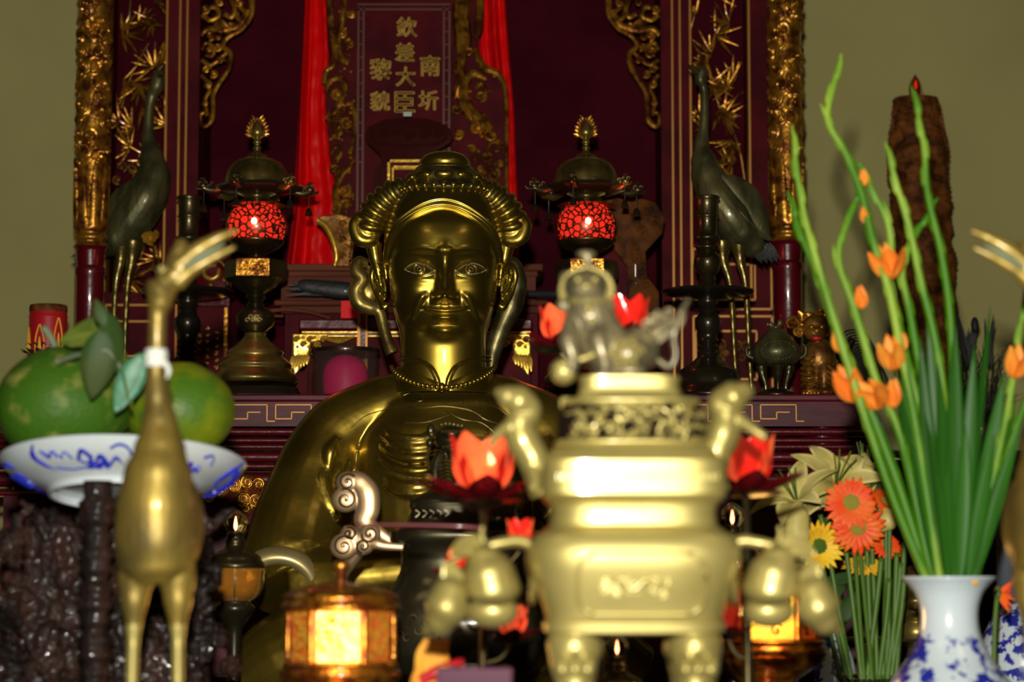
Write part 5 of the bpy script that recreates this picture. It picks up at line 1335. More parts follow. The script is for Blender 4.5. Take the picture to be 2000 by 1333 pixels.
g.build('haunch_curls', 'brass_burner', lion, fb)
g = G().tube([(X_(1280), 14, z(690)), (X_(1312), 10, z(712)), (X_(1326), 8, z(690)), (X_(1322), 8, z(652)), (X_(1334), 6, z(614)), (X_(1352), 4, z(578))], [8, 7.5, 7.5, 8, 10, 4], seg=12, n=6)
for i in range(9): g.leaf((X_(1262 + i*7), 6, z(690 - i*6)), (.35 + i*.05, -.1, 1), 62 - abs(i - 4)*4, 20, n=7, curl=.5)
for i in range(8): g.spiral((X_(1268 + (i % 4)*14), z(630 + (i//4)*28 - (i % 4)*9)), 11, 1.3, 4, y=-2, a0=i, seg=7)
g.build('flame_tail', 'brass_burner_top', lion, fb)
g = G().ell((X_(1102), -34, z(726)), (27, 25, 27)); g.tube([(X_(1122), -34, z(706)), (X_(1148), -34, z(698)), (X_(1165), -30, z(690))], [7, 7, 9], seg=10, n=4)
for i in range(5): g.spiral((X_(1102) + 12*math.cos(i*1.3), z(726) + 12*math.sin(i*1.3)), 8, 1.2, 2.2, y=-56, seg=6)
g.build('brocade_ball', 'brass_burner', lion, fb, smooth=180)
# squirrels climbing on the shoulders, peach branches on the sides
sq = [dict(p=[(968, 762, -10, 6), (988, 772, -10, 17), (1012, 782, -6, 25), (1034, 800, 0, 20), (1016, 826, 0, 24), (1022, 860, 0, 27), (1040, 892, 0, 25), (1052, 930, 0, 22), (1064, 968, 0, 22)],
           l=[[(1002, 828, -10, 11), (976, 846, -26, 8), (958, 872, -40, 6)], [(1030, 890, -8, 10), (1046, 940, -30, 9), (1040, 962, -40, 8)], [(1005, 768, 0, 6), (1000, 756, 2, 7)], [(1050, 880, 10, 10), (1080, 900, 16, 12), (1100, 905, 10, 10)]]),
      dict(p=[(1478, 762, -10, 8), (1462, 764, -8, 17), (1440, 774, -6, 26), (1412, 786, 0, 20), (1424, 812, 0, 24), (1418, 846, 0, 28), (1404, 884, 0, 25), (1396, 926, 0, 22), (1388, 968, 0, 22)],
           l=[[(1440, 812, -10, 11), (1472, 838, -26, 9), (1500, 858, -36, 7)], [(1410, 890, -8, 10), (1412, 940, -30, 9), (1418, 960, -40, 8)], [(1440, 756, 0, 7), (1436, 746, 2, 7)], [(1396, 880, 10, 10), (1380, 900, 16, 12), (1360, 905, 10, 10)]])]
for d in sq:
    g = G().tube([(X_(a), y, z(b)) for a, b, y, r in d['p']], [q[3]*1.28 for q in d['p']], seg=18, n=6)
    for l_ in d['l']: g.tube([(X_(a), y, z(b)) for a, b, y, r in l_], [q[3]*1.3 for q in l_], seg=12, n=5)
    g.blob('squirrel_handle', 'brass_burner', t, fb, vox=2.4, it=4)
for s_ in (-1, 1):
    C = 1238
    mx_ = lambda px: s_*(C - px) - (8 if s_ > 0 else 0)     # given for the left side
    g = G().tube([(mx_(1070), 0, z(1085)), (mx_(1020), -6, z(1060)), (mx_(985), -12, z(1062)), (mx_(950), -16, z(1070)), (mx_(900), -14, z(1090)), (mx_(860), -10, z(1112))], [12, 12, 11, 9, 6, 4], seg=12, n=6)
    g.tube([(mx_(950), -14, z(1070)), (mx_(940), -12, z(1050)), (mx_(942), -10, z(1030))], [7, 6, 4], seg=8, n=3)
    hb = g.build('peach_branch', 'brass_burner', t, fb, smooth=180)
    g = G()
    g.tube([(mx_(948), -20, z(1062)), (mx_(946), -24, z(1088)), (mx_(954), -26, z(1122)), (mx_(962), -24, z(1158)), (mx_(962), -20, z(1182))], [10, 35, 52, 56, 30], seg=24, n=6)
    g.blob('peach', 'brass_burner', hb, fb, vox=2.6, it=4)
    g = G().tube([(mx_(904), -44, z(1146)), (mx_(884), -54, z(1160)), (mx_(872), -58, z(1190)), (mx_(856), -54, z(1216)), (mx_(826), -46, z(1238))], [16, 38, 44, 30, 5], seg=22, n=6)
    g.blob('peach', 'brass_burner', hb, fb, vox=2.6, it=4)
    G().ell((mx_(962), 0, z(1196)), (50, 36, 34), nu=26, nv=18).build('lower_leaf', 'brass_burner', hb, fb, smooth=180)
    G().leaf((mx_(872), -12, z(1100)), (-s_*.35, -.2, -1), 96, 50, n=10, curl=.4).build('leaf', 'brass_burner', hb, fb, smooth=180)
    G().leaf((mx_(940), -22, z(1052)), (s_*.9, -.3, -.5), 84, 40, n=10, curl=.5).build('leaf', 'brass_burner', hb, fb, smooth=180)
    G().lathe([(.1, -8), (30, -6), (52, -3), (56, 4), (50, 10), (.1, 12)], seg=40).build('side_boss', 'brass_burner', t, fb, smooth=50)
for o in [c for c in t.children if c.name.startswith('side_boss')]:
    s_ = 1 if o.name.endswith('001') else -1
    o.rotation_euler = (0, s_*PI/2*.96, 0); o.location = (s_*192*fb.k, 0, z(1130)*fb.k)

# ------------------------------------------------------------------ brass crane at the front left and its twin at the right edge
YC = 2.2
def brasscrane(px0, label, flip, fz):
    fb, B = F2(300, YC); z = lambda py: B - py; X_ = lambda px: px - 300
    t = thing('brass_crane', fb, label, 'crane statue')
    g = G()
    g.tube([(X_(302), -10, z(470 + 70)), (X_(303), -8, z(560)), (X_(300), -6, z(585)), (X_(296), -4, z(610)), (X_(294), 0, z(660)), (X_(293), 0, z(720)), (X_(297), 0, z(780)), (X_(302), -2, z(830)), (X_(304), -8, z(880)), (X_(302), -14, z(930)), (X_(300), -12, z(990)), (X_(300), -4, z(1050)), (X_(300), 4, z(1100)), (X_(302), 10, z(1135))], [28, 31, 25, 18.5, 17.5, 19, 27, 37, 52, 68, 79, 82, 76, 54], seg=28, n=6)
    for s_ in (-1, 1):
        g.ell((X_(300) + s_*52, 30, z(1020)), (34, 70, 92), (.25, 0, s_*-.08)); 
        g.tube([(X_(300) + s_*34, 8, z(1085)), (X_(300) + s_*40, 4, z(1130)), (X_(300) + s_*43, 0, z(1170)), (X_(300) + s_*43, 0, z(1225))], [38, 38, 29, 17], seg=18, n=6)
    g.tube([(X_(312), -14, z(545)), (X_(330), -22, z(535)), (X_(352), -30, z(512))], [31, 27, 18], seg=16, n=4)
    g.tube([(X_(322), -14, z(520)), (X_(340), -14, z(486)), (X_(341), -10, z(462))], [18, 19, 12], seg=14, n=4)
    g.blob('body', 'brass_crane', t, fb, vox=2.6, it=5)
    G().tube([(X_(335), -26, z(518)), (X_(372), -32, z(488)), (X_(415), -34, z(462)), (X_(456), -34, z(444))], [22, 18, 12, 4], seg=14, n=6).build('upper_beak', 'brass_crane', t, fb, smooth=180)
    G().tube([(X_(335), -26, z(548)), (X_(366), -32, z(524)), (X_(410), -36, z(499)), (X_(452), -36, z(478))], [19, 14, 9, 4], seg=14, n=6).build('lower_beak', 'brass_crane', t, fb, smooth=180)
    G().tube([(X_(352), -38, z(520)), (X_(385), -38, z(498)), (X_(430), -38, z(474))], [8, 11, 4], seg=10, n=5).build('tongue', 'stem_grey', t, fb, smooth=180)
    g = G()
    for s_ in (-1,): g.ell((X_(306), -38, z(520)), 5.5, nu=12, nv=8)
    g.tube([(X_(295), -36, z(522)), (X_(306), -42, z(528)), (X_(316), -40, z(520))], 1.8, seg=8, n=4); g.build('eye', 'brass_burner', t, fb)
    g = G().lathe([(19, z(714)), (22.5, z(711)), (21, z(700)), (23, z(693)), (21, z(684)), (22, z(680)), (18, z(678))], c=(X_(293), 0, 0), seg=32, n=3)
    g.tube([(X_(313), -12, z(704)), (X_(320), -14, z(722)), (X_(317), -14, z(738))], [4, 5, 2], seg=8, n=4, flat=.4)
    g.build('gauze_band', 'gauze', t, fb, smooth=180)
    for s_ in (-1, 1):
        P = [(X_(300) + s_*43, 0, z(1218)), (X_(300) + s_*44, 0, z(1262)), (X_(300) + s_*45, 0, z(1330)), (X_(300) + s_*46, 0, z(1420)), (X_(300) + s_*46, 0, 34)]
        Pc, Rc = catmull(P, [17, 12.5, 12.5, 12, 14], 22); Rc = [r*(1 + (.10*math.sin(i*1.5) if i > 22 else 0)) for i, r in enumerate(Rc)]
        G().tube([tuple(p) for p in Pc], Rc, seg=16, n=1).build('leg', 'brass_burner', t, fb, smooth=180)
    g = G().ell((0, 6, 22), (110, 90, 34)); g.tube([(-80, -10, 20), (-120, -20, 34), (-138, -26, 44)], [20, 16, 14], seg=12, n=4)
    g.box(-100, 100, -60, 70, 0, 10)
    tb_ = g.blob('turtle_base', 'brass_crane', t, fb, vox=4, it=4)
    for v in tb_.data.vertices: v.co.z = max(v.co.z, 0)
    return t, fb
bc, fbc = brasscrane(300, 'brass crane with open beak and white gauze round its neck, in front of the pomelos', False, None)
xr = F(2052, 1000, YC).o.x
b2 = dup(bc, Vector((xr, YC, fbc.o.z)), label='brass crane at the right edge, only its open beak showing behind gladiolus stems', mirror=True)

# ------------------------------------------------------------------ root wood stand, porcelain dish and pomelos
YW = 2.62
fb, B = F2(245, YW); z = lambda py: B - py; X_ = lambda px: px - 245
t = thing('root_stand', fb, 'dark glossy stand carved from knotted root wood under the fruit dish', 'stand')
g = G(); rn = random.Random(15)
for i in range(95):
    a = rn.uniform(-245, 235); b = rn.uniform(0, z(990) - 20)
    if abs(a) > 250: continue
    r = rn.uniform(22, 52)
    if a > 215 - 75*(b > z(1185)): continue
    if abs(a - 55) < 62 and b < z(1120): continue
    if b > z(1030) and abs(a) > 190: b -= 80
    b = max(b, r*.6)
    g.ell((a, rn.uniform(-10, 60), b), (r, rn.uniform(18, 40), r*rn.uniform(.6, 1.3)), (rn.uniform(0, 3), rn.uniform(0, 3), 0), 12, 8)
for i in range(26):
    x0 = rn.choice((rn.uniform(-220, -40), rn.uniform(-220, -60), rn.uniform(125, 150))); z0 = rn.uniform(20, z(1060)); a = rn.uniform(0, 3.1)
    g.tube([(x0 + q*26*math.cos(a + q*.5*rn.uniform(-1, 1)), -20 + rn.uniform(-12, 8), max(12, z0 + q*26*math.sin(a))) for q in range(4)], [10, 14, 12, 6], seg=8, n=4)
g.box(-200, 10, -20, 110, 0, z(1030)); g.box(100, 150, -20, 110, 0, z(1030)); g.box(-200, 150, -20, 110, z(1115), z(1030)); g.box(0, 110, 90, 110, 0, z(1100)); g.box(-110, 110, 20, 130, z(1040), z(1008))
rt = g.build('root_body', 'root_wood', t, fb, smooth=180, mods=[('REMESH', dict(mode='VOXEL', voxel_size=4.5*fb.k)), ('SMOOTH', dict(factor=.5, iterations=2))])
me = rt.data
for v in me.vertices:
    p = v.co*160
    p = Vector((p.x, p.y, p.z*.6)); d = (noise.noise(p*.55)*10 + noise.noise(p*1.5)*8 - abs(noise.noise(p*2.6))*9)*fb.k
    v.co += v.normal*d; v.co.z = max(v.co.z, 0)
fp_ = base(182, YW - .105, ZF); B2 = row(ZF, YW - .105)
g = G(); pr = []
rn = random.Random(3)
for i in range(60):
    zz = (B2 - 940)*i/59; r = 30 + 5*math.sin(zz*.19) + 4*math.sin(zz*.07 + 1) + rn.uniform(-1.5, 1.5)
    if zz > B2 - 968: r = 27
    pr.append((r, zz))
fr_ = Frame(Vector((fp_.o.x - fb.o.x, fp_.o.y - fb.o.y, 0)), fp_.k)
k_ = fp_.k/fb.k
pr = [(r*k_, zz*k_) for r, zz in pr]
G().lathe(pr, c=(fr_.o.x/fb.k, fr_.o.y/fb.k, 0), seg=48, fn=lambda a, zz, r: 3.2*noise.noise(Vector((math.cos(a)*2, math.sin(a)*2, zz*.05)))).build('knotted_post', 'root_wood', t, fb, smooth=180)
# dish, tipped slightly back
zd = zrow(966, YW)
fb = Frame(Vector((F(239, 966, YW).o.x, YW, zd)), F(239, 966, YW).k)
t = thing('fruit_dish', fb, 'white porcelain dish with cobalt blue scrolls under the pomelos', 'dish'); tilt = -math.radians(9.5); t.rotation_euler = (tilt, 0, 0)
H = 62
ds = G().lathe([(.1, 8), (132, 8), (136, -6), (142, -6), (144, 4), (148, 8), (185, 20), (212, 34), (230, 48), (240, H), (238, H + 3), (232, H + 2), (214, 48), (180, 30), (120, 18), (60, 14), (.1, 14)], seg=128)
ds.build('dish_body', 'porcelain', t, fb, smooth=45)
g = G()
def dp(a, u):    # point on the outside wall, u 0..1 up the wall
    r = float(np.interp(u, [0, .3, .6, .85, 1], [148, 185, 212, 230, 239])); zz = float(np.interp(u, [0, .3, .6, .85, 1], [8, 20, 34, 48, 61]))
    return ((r + 1.2)*math.sin(a), -(r + 1.2)*math.cos(a), zz - .8)
def scroll(a0, k=1):
    S = lambda pts, r: g.tube([dp(a0 + k*1.15*a, u) for a, u in pts], [q*1.5 for q in (r if hasattr(r, '__len__') else [r]*len(pts))], seg=6, n=6, flat=.5)
    S([(-.30, .95), (-.36, .7), (-.34, .45), (-.28, .25)], [1.5, 4, 3, 1]); S([(-.26, .8), (-.20, .62), (-.16, .78), (-.12, .55), (-.06, .7), (-.02, .5)], [2, 3, 2, 3, 2, 2])
    S([(.02, .45), (.08, .7), (.14, .5), (.08, .35), (.02, .5)], 3); S([(.16, .35), (.22, .55), (.28, .3), (.34, .5), (.40, .3)], [2, 4, 3, 4, 1])
    S([(-.24, .3), (-.10, .2), (.05, .22), (.2, .18)], 1.2); S([(.3, .75), (.36, .85), (.42, .8), (.46, .6)], 2)
    for q in range(7): g.ell(dp(a0 + k*(.12 + .03*q), .26 + .05*(q % 3)), (7, 3, 6), nu=10, nv=6)
for a_, k_2 in ((-.30, 1), (.62, .8), (1.8, 1), (-1.7, 1)):
    g = G(); scroll(a_, k_2); g.build('blue_scroll', 'cobalt', t, fb)
def pomelo(name, px, py, rx, rz, Y, m, label, seed, squash=.0):
    f = F(px, py, Y)
    t = thing(name, f, label, 'fruit', 'pomelos on the porcelain dish')
    def fn(i, j):
        a = 2*PI*j/72; th = -PI/2 + PI*i/47; 
        p = Vector((math.cos(th)*math.cos(a), math.cos(th)*math.sin(a), math.sin(th)))
        n_ = 1 + .025*noise.noise(p*1.4 + Vector((seed, 0, 0)))
        zz = math.sin(th); neck = 1 - .10*max(0, zz)**2
        dim = .06*math.exp(-((math.cos(th))/.16)**2)*(zz > 0)
        return (rx*n_*p.x*neck, rx*n_*p.y*neck, rz*n_*(zz - dim))
    G().grid(fn, 48, 72, closev=True).build('rind', m, t, f, smooth=180)
    return t, f
t, f = pomelo('pomelo', 124, 792, 132, 116, YW - .01, 'pomelo_green', 'large green pomelo with yellow scars, left on the porcelain dish', 1.0)
G().tube([(-14, 0, 98), (-20, -8, 120), (-30, -14, 140), (-40, -18, 152)], [9, 7, 7, 8], seg=12, n=4).build('stalk', 'stem_grey', t, f, smooth=180)
for (p, d, L_, W, m, c) in (((-8, -20, 118), (.95, -.1, .42), 120, 34, 'leaf_olive', .6), ((60, -40, 120), (.35, -.2, .9), 80, 26, 'leaf_olive', .5)):
    G().leaf(p, d, L_, W, nrm=(0, -1, .4), curl=c, n=12).build('leaf', m, t, f, smooth=180)
t, f = pomelo('pomelo', 352, 802, 106, 96, YW + .03, 'pomelo_yellow', 'yellow green pomelo at the right of the dish, behind the crane neck', 4.0)
t2, f2 = pomelo('pomelo', 238, 812, 58, 70, YW - .10 + .22, 'pomelo_yellow', 'olive pomelo mostly hidden between the two larger pomelos', 6.0)
fl_ = F(214, 690, YW - .125)
t = thing('leaf_sprig', fl_, 'sprig of large dark pomelo leaves drooping over the fruit beside the crane neck', 'leaves')
X_ = lambda px: px - 214; z = lambda py: 690 - py
G().tube([(X_(100), 70, z(700)), (X_(150), 30, z(690)), (X_(196), 0, z(686)), (X_(215), 0, z(690)), (X_(250), 4, z(740))], [6, 5, 5, 5, 3], seg=10, n=5).build('twig', 'stem_grey', t, fl_, smooth=180)
for (p, d, L_, W, m, c, nr) in (((X_(206), -4, z(640)), (-.18, 0, -1), 145, 74, 'leaf_dark', -.3, (.2, -1, .2)), ((X_(214), -6, z(612)), (.1, 0, -1), 120, 62, 'leaf_dark', -.3, (-.4, -1, 0)), ((X_(240), -2, z(680)), (.05, 0, -1), 130, 26, 'leaf_olive', .3, (1, -.6, 0)), ((X_(280), 2, z(690)), (-.45, 0, -1), 130, 54, 'leaf_blue', .3, (.2, -1, .1)), ((X_(208), -4, z(640)), (-.35, 0, .8), 60, 30, 'leaf_dark', .6, (0, -1, .4)), ((X_(120), 20, z(668)), (1, 0, .1), 90, 34, 'leaf_olive', .3, (0, -1, .6))):
    G().leaf(p, d, L_, W, nrm=nr, curl=c, n=12).build('leaf', m, t, fl_, smooth=180)

# ------------------------------------------------------------------ blue and white vase with gladioli
porcelain_blue('vase_paint', .07, .135, 40, .51)
YV = 2.6
fb, B = F2(1858, YV); z = lambda py: B - py
t = thing('porcelain_vase', fb, 'white trumpet necked porcelain vase painted blue, holding the gladioli', 'vase')
G().lathe([(70, 0), (74, 4), (72, 14), (90, 40), (126, z(1398) if z(1398) > 50 else 60), (132, z(1370)), (124, z(1345)), (106, z(1318)), (84, z(1290)), (68, z(1262)), (59, z(1236)), (56, z(1210)), (58, z(1186)), (66, z(1162)), (78, z(1145)), (90, z(1134)), (93, z(1130)), (90, z(1129)), (76, z(1142)), (62, z(1164)), (50, z(1200)), (50, z(1260)), (.1, z(1262))], seg=96, n=5).build('vase_body', 'vase_paint', t, fb, smooth=180)
g = G().ell((38, -85*.0 - 74, z(1141)), (9, 3, 5), (0.5, 0, .2)); g.build('yellow_petal_stain', 'yellow_paint', t, fb)
GL = [([(1655, 92), (1640, 150), (1626, 225), (1660, 292), (1690, 372), (1712, 470), (1740, 560), (1762, 680), (1792, 850), (1830, 1128)], -20),
      ([(1552, 240), (1560, 330), (1576, 430), (1600, 520), (1622, 600), (1652, 700), (1692, 830), (1742, 980), (1800, 1128)], -45),
      ([(1700, 330), (1668, 420), (1648, 470), (1648, 520), (1672, 590), (1700, 690), (1722, 760), (1764, 860), (1818, 1128)], -10),
      ([(1798, 150), (1820, 260), (1828, 370), (1852, 480), (1868, 600), (1874, 760), (1872, 900), (1868, 1128)], 10),
      ([(1738, 268), (1760, 350), (1786, 440), (1806, 540), (1832, 650), (1848, 760), (1852, 900), (1850, 1128)], -20),
      ([(1690, 300), (1725, 370), (1748, 420), (1756, 470), (1752, 540), (1768, 620), (1790, 720), (1826, 880), (1842, 1128)], 25),
      ([(1852, 372), (1800, 460), (1778, 520), (1790, 590), (1806, 690), (1830, 830), (1856, 1128)], 40),
      ([(1550, 360), (1572, 440), (1606, 530), (1640, 640), (1700, 790), (1760, 960), (1808, 1128)], 30),
      ([(2012, 560), (1996, 680), (1978, 780), (1952, 900), (1926, 1010), (1900, 1128)], -10),
      ([(2060, 640), (2030, 740), (1990, 850), (1945, 980), (1910, 1128)], 20)]
fg = F(1858, 1128, YV)
for n_, (pts, dy) in enumerate(GL):
    labs = ['tallest gladiolus stem, bent at its tip high against the wall', 'leftmost gladiolus stem overlapping the gilded column', 'gladiolus stem with a bulging bend left of the carved candle', 'tall gladiolus stem crossing the right of the carved candle', 'gladiolus stem crossing the middle of the carved candle', 'gladiolus stem with an open orange flower near its middle', 'gladiolus stem whose tip crosses to the right over the candle', 'short gladiolus stem close behind the leftmost one', 'gladiolus stem leaning to the right edge with an orange bud', 'outermost gladiolus stem leaning past the right edge']
    s = thing('gladiolus', fg, labs[n_], 'flower', 'gladioli in the blue and white vase')
    m = len(pts)
    sl = [-26, -44, -8, 28, 10, 44, 36, -18, 2, 20][n_]
    P = [((a - 1858), dy*(1 - i/(m-1)) + sl*i/(m-1), 1128 - b) for i, (a, b) in enumerate(pts)]
    P.append((P[-1][0]*.62, sl*.8, -60))
    R_ = [2.4] + [5.6 + 3.2*min(1, i/4) for i in range(1, m)] + [6]
    G().tube(P, R_, seg=10, n=8).build('stem', 'glad_green', s, fg, smooth=180)
    Pc, _ = catmull(P, R_, 12); g = G(); side = 1
    L_ = 0; last = 0; Ls = []
    for i in range(1, len(Pc)):
        L_ += np.linalg.norm(Pc[i] - Pc[i-1]); 
        if L_ - last > 46 and L_ < 620: last = L_; Ls.append(i)
    for q, i in enumerate(Ls):
        d = Pc[i-1] - Pc[min(i+3, len(Pc)-1)]; d /= np.linalg.norm(d); nn = np.array((d[2], -.3, -d[0]))*side; side = -side
        st0 = Pc[min(i+2, len(Pc)-1)]
        g.tube([tuple(st0), tuple(st0 + d*16 + nn*2.6), tuple(st0 + d*38 + nn*3.2), tuple(st0 + d*60 + nn*1.5)], [4.5, 8.0, 6, .8], seg=10, n=5, flat=.8)
    g.build('bud_sheaths', 'glad_green', s, fg, smooth=180)
    # flowers opening from the buds
    bl = {5: [(1750, 545, (-.35, -.2, 1), 62, 4), (1752, 860, (-.2, -.2, 1), 60, 1)][:1], 1: [(1644, 690, (-.2, -.3, 1), 40, 1), (1672, 788, (-.45, -.3, 1), 66, 2)], 2: [(1688, 604, (-.1, -.3, 1), 40, 1), (1730, 796, (-.55, -.4, .5), 66, 3), (1742, 800, (.1, -.3, 1), 50, 1)],
          4: [(1752, 726, (-.25, -.5, 1), 62, 3), (1762, 690, (.2, 0, 1), 34, 1)][:2], 8: [(1986, 742, (.1, -.3, 1), 58, 2)], 9: [(1985, 560, (0, -.2, 1), 40, 1)][:0], 3: [], 0: [(1697, 358, (-.1, -.3, 1), 28, 1), (1698, 434, (-.1, -.3, 1), 30, 1)][:2], 6: [], 7: []}
    for (a, b, d, l, np_) in bl.get(n_, []):
        g = G()
        for q in range(np_ + 1):
            dd = (d[0] + (q - np_/2)*.2, d[1] - .1*q, d[2]); g.leaf((a - 1858, -22, 1128 - b), dd, l*1.25, l*.56, nrm=((q - np_/2)*.5, -1, 0), curl=(-.5 if q % 2 else .4), n=8, cup=.5)
        g.build('bloom', 'bloom_orange', s, fg, smooth=180)
LV = [((-30, -10), (-118, 0, 520), 30), ((-20, 0), (-60, -10, 560), 34), ((-8, -8), (-18, -20, 500), 36), ((4, 0), (14, -10, 590), 40), ((14, -6), (52, -10, 540), 34), ((24, -4), (110, -20, 480), 36), ((32, 4), (150, 10, 430), 30), ((-26, 14), (-90, 30, 470), 30), ((0, 20), (-30, 40, 640), 30), ((20, 20), (84, 40, 640), 28), ((-36, 0), (-150, -10, 400), 26), ((34, -4), (132, -30, 360), 30), ((-10, -18), (-40, -40, 380), 34), ((10, -18), (30, -50, 350), 34), ((26, -14), (76, -46, 330), 32), ((-24, -14), (-78, -40, 330), 30)]
lt = thing('gladiolus_leaves', fg, 'sheaf of broad dark green sword leaves standing in the blue and white vase', 'leaves'); lt['kind'] = 'thing'
for (c, tip, W) in LV:
    a = np.array((c[0], c[1], -40.)); b = np.array(tip, float); b[2] *= .84; d = b - a
    G().leaf(tuple(a), tuple(d), np.linalg.norm(d), W, nrm=(rnd.uniform(-.8, .8), -1, 0), curl=rnd.uniform(-.15, .15), n=14, sh=1.0, th=.06).build('sword_leaf', 'glad_leaf', lt, fg, smooth=180)

# ------------------------------------------------------------------ gerbera and lily bouquet
YG = 3.05
fb, B = F2(1690, YG); z = lambda py: B - py; X_ = lambda px: px - 1690
t = thing('glass_vase', fb, 'clear glass vase with wavy rim holding the gerberas and lilies', 'vase')
hv = z(1318)
G().lathe([(50, 0), (54, 4), (50, 20), (44, hv*.5), (50, hv - 12), (62, hv), (60, hv), (47, hv - 12), (41, hv*.5), (47, 20), (.1, 12)], seg=60, fn=lambda a, zz, r: (3*math.sin(8*a) if zz > hv - 16 else 0)).build('vase_body', 'clear_glass', t, fb, smooth=180)
fq = F(1690, 1100, YG); X_ = lambda px: px - 1690; z = lambda py: 1100 - py; mouth = 1100 - 1318
def stem(tn, a, b, y, bx, m='stem_green', r=4.5):
    return G().tube([(X_(a), y, z(b)), (X_(a)*.75 + X_(bx)*.25, y*.7, z(b) - 70 if b < 1150 else z(b) - 40), (X_(bx), 0, mouth - 10), (X_(bx)*.7, 4, mouth - 60)], r, seg=10, n=6)
def gerbera(px, py, r, m, lab, y, bx, face=(0, -1, .25), back=False):
    f = fq; t = thing('gerbera', f, lab, 'flower', 'gerberas in the bouquet')
    fc = np.array(face, float); fc /= np.linalg.norm(fc); e1 = np.cross(fc, (0, 0, 1.)); e1 /= np.linalg.norm(e1); e2 = np.cross(e1, fc); c = np.array((X_(px), y, z(py)))
    g = G(); rn = random.Random(px)
    for k, (n_, rr, lift) in enumerate(((22, r, .05), (18, r*.82, .25))):
        for i in range(n_):
            a = 2*PI*i/n_ + k*.1 + rn.uniform(-.05, .05); d = e1*math.cos(a) + e2*math.sin(a) + fc*lift
            g.leaf(tuple(c + (e1*math.cos(a) + e2*math.sin(a))*r*.12), tuple(d), rr*rn.uniform(.85, 1.02), r*.24, nrm=tuple(fc), curl=-.25 if not back else .3, n=7, sh=1.25, cup=.15)
    pt = g.build('petals', m, t, f, smooth=180)
    g = G()
    for i in range(60):
        a = i*2.4; q = r*.30*math.sqrt(i/60); g.ell(tuple(c + fc*(3 + 4*(1 - i/60)) * (1 if not back else 1) + e1*q*math.cos(a) + e2*q*math.sin(a)), 2.6, nu=7, nv=5)
    g.build('disc', 'stem_green' if back else 'gerbera_disc', t, f)
    stem('s', px, py, y, bx).build('stem', 'stem_green', t, f, smooth=180); return t
gerbera(1655, 985, 52, 'gerbera_orange', 'upper vermilion gerbera facing the viewer in the bouquet', -62, 1684)
gerbera(1668, 1032, 52, 'gerbera_orange', 'lower vermilion gerbera, overlapping the one above it', -58, 1700, (0, -1, -.1))
gerbera(1596, 1068, 48, 'gerbera_yellow', 'yellow gerbera turned away with its green back showing', -30, 1652, (.3, -1, 0), True)
gerbera(1735, 1066, 32, 'gerbera_orange', 'half hidden orange gerbera at the right of the bouquet', 20, 1720, (.2, -1, .8))
gerbera(1690, 1104, 42, 'gerbera_yellow', 'yellow gerbera low in the bouquet behind thick stems', 26, 1700, (0, -.5, 1))
gerbera(1734, 982, 36, 'gerbera_orange', 'wilted brownish orange gerbera at the upper right of the bouquet', 10, 1728, (.6, -.6, .6))
def lily(px, py, r, lab, y, bx, d0, seed, n_=6):
    f = fq; t = thing('lily', f, lab, 'flower', 'cream lilies in the bouquet'); rn = random.Random(seed)
    d0 = np.array(d0, float); d0 /= np.linalg.norm(d0); e1 = np.cross(d0, (0, 1., 0.2)); e1 /= np.linalg.norm(e1); e2 = np.cross(e1, d0); c = np.array((X_(px), y*2.4 + 20, z(py) + 10))
    for i in range(n_):
        a = 2*PI*i/n_ + rn.uniform(-.1, .1); sd = e1*math.cos(a) + e2*math.sin(a)
        G().leaf(tuple(c), tuple(d0*1.0 + sd*.45), r*rn.uniform(.95, 1.15), r*.46, nrm=tuple(d0 - sd), curl=-rn.uniform(1.2, 2.0), n=14, cup=.2).build('petal', 'lily_cream', t, f, smooth=180)
    g = G()
    for i in range(6):
        a = 2*PI*i/6; sd = e1*math.cos(a) + e2*math.sin(a); g.tube([tuple(c), tuple(c + d0*r*.5 + sd*r*.1), tuple(c + d0*r*.8 + sd*r*.2)], 1.5, seg=6, n=4)
    g.build('stamens', 'leaf_olive', t, f)
    stem('s', px, py, y, bx, r=5).build('stem', 'stem_green', t, f, smooth=180)
lily(1560, 1000, 104, 'cream lily at the left of the bouquet with long stamens', -10, 1640, (-.35, -.5, .8), 1)
lily(1640, 965, 112, 'wide open cream lily above the vermilion gerberas', 16, 1680, (.15, -.7, .7), 2)
lily(1694, 975, 100, 'cream lily behind the gerberas toward the vase leaves', 30, 1700, (.6, -.5, .7), 3)
lily(1606, 1006, 92, 'crumpled cream lily between the yellow gerbera and the wide open lily', 20, 1660, (-.1, -.6, .8), 4)
lily(1706, 940, 92, 'highest cream lily with curled petals in the shade', 50, 1710, (.1, -.2, 1), 5)
f = fq; t = thing('lily_bud', f, 'large pale green lily bud hanging left of the yellow gerbera', 'flower')
G().tube([(X_(1556), -30, z(980)), (X_(1552), -34, z(1010)), (X_(1553), -36, z(1050)), (X_(1562), -34, z(1088))], [10, 26, 27, 6], seg=18, n=6).build('bud', 'lily_cream', t, f, smooth=180)
stem('s', 1556, 984, -30, 1640).build('stem', 'stem_green', t, f, smooth=180)
t = thing('lily_bud', f, 'pale closed lily bud under the wilted orange gerbera', 'flower')
G().tube([(X_(1742), -6, z(1000)), (X_(1732), -8, z(1020)), (X_(1716), -8, z(1040))], [18, 20, 5], seg=16, n=6).build('bud', 'lily_cream', t, f, smooth=180)
stem('s', 1740, 1000, 0, 1730).build('stem', 'stem_green', t, f, smooth=180)
t = thing('bouquet_greenery', f, 'dark leaves and spare stems among the gerberas and lilies', 'leaves'); t['kind'] = 'thing'
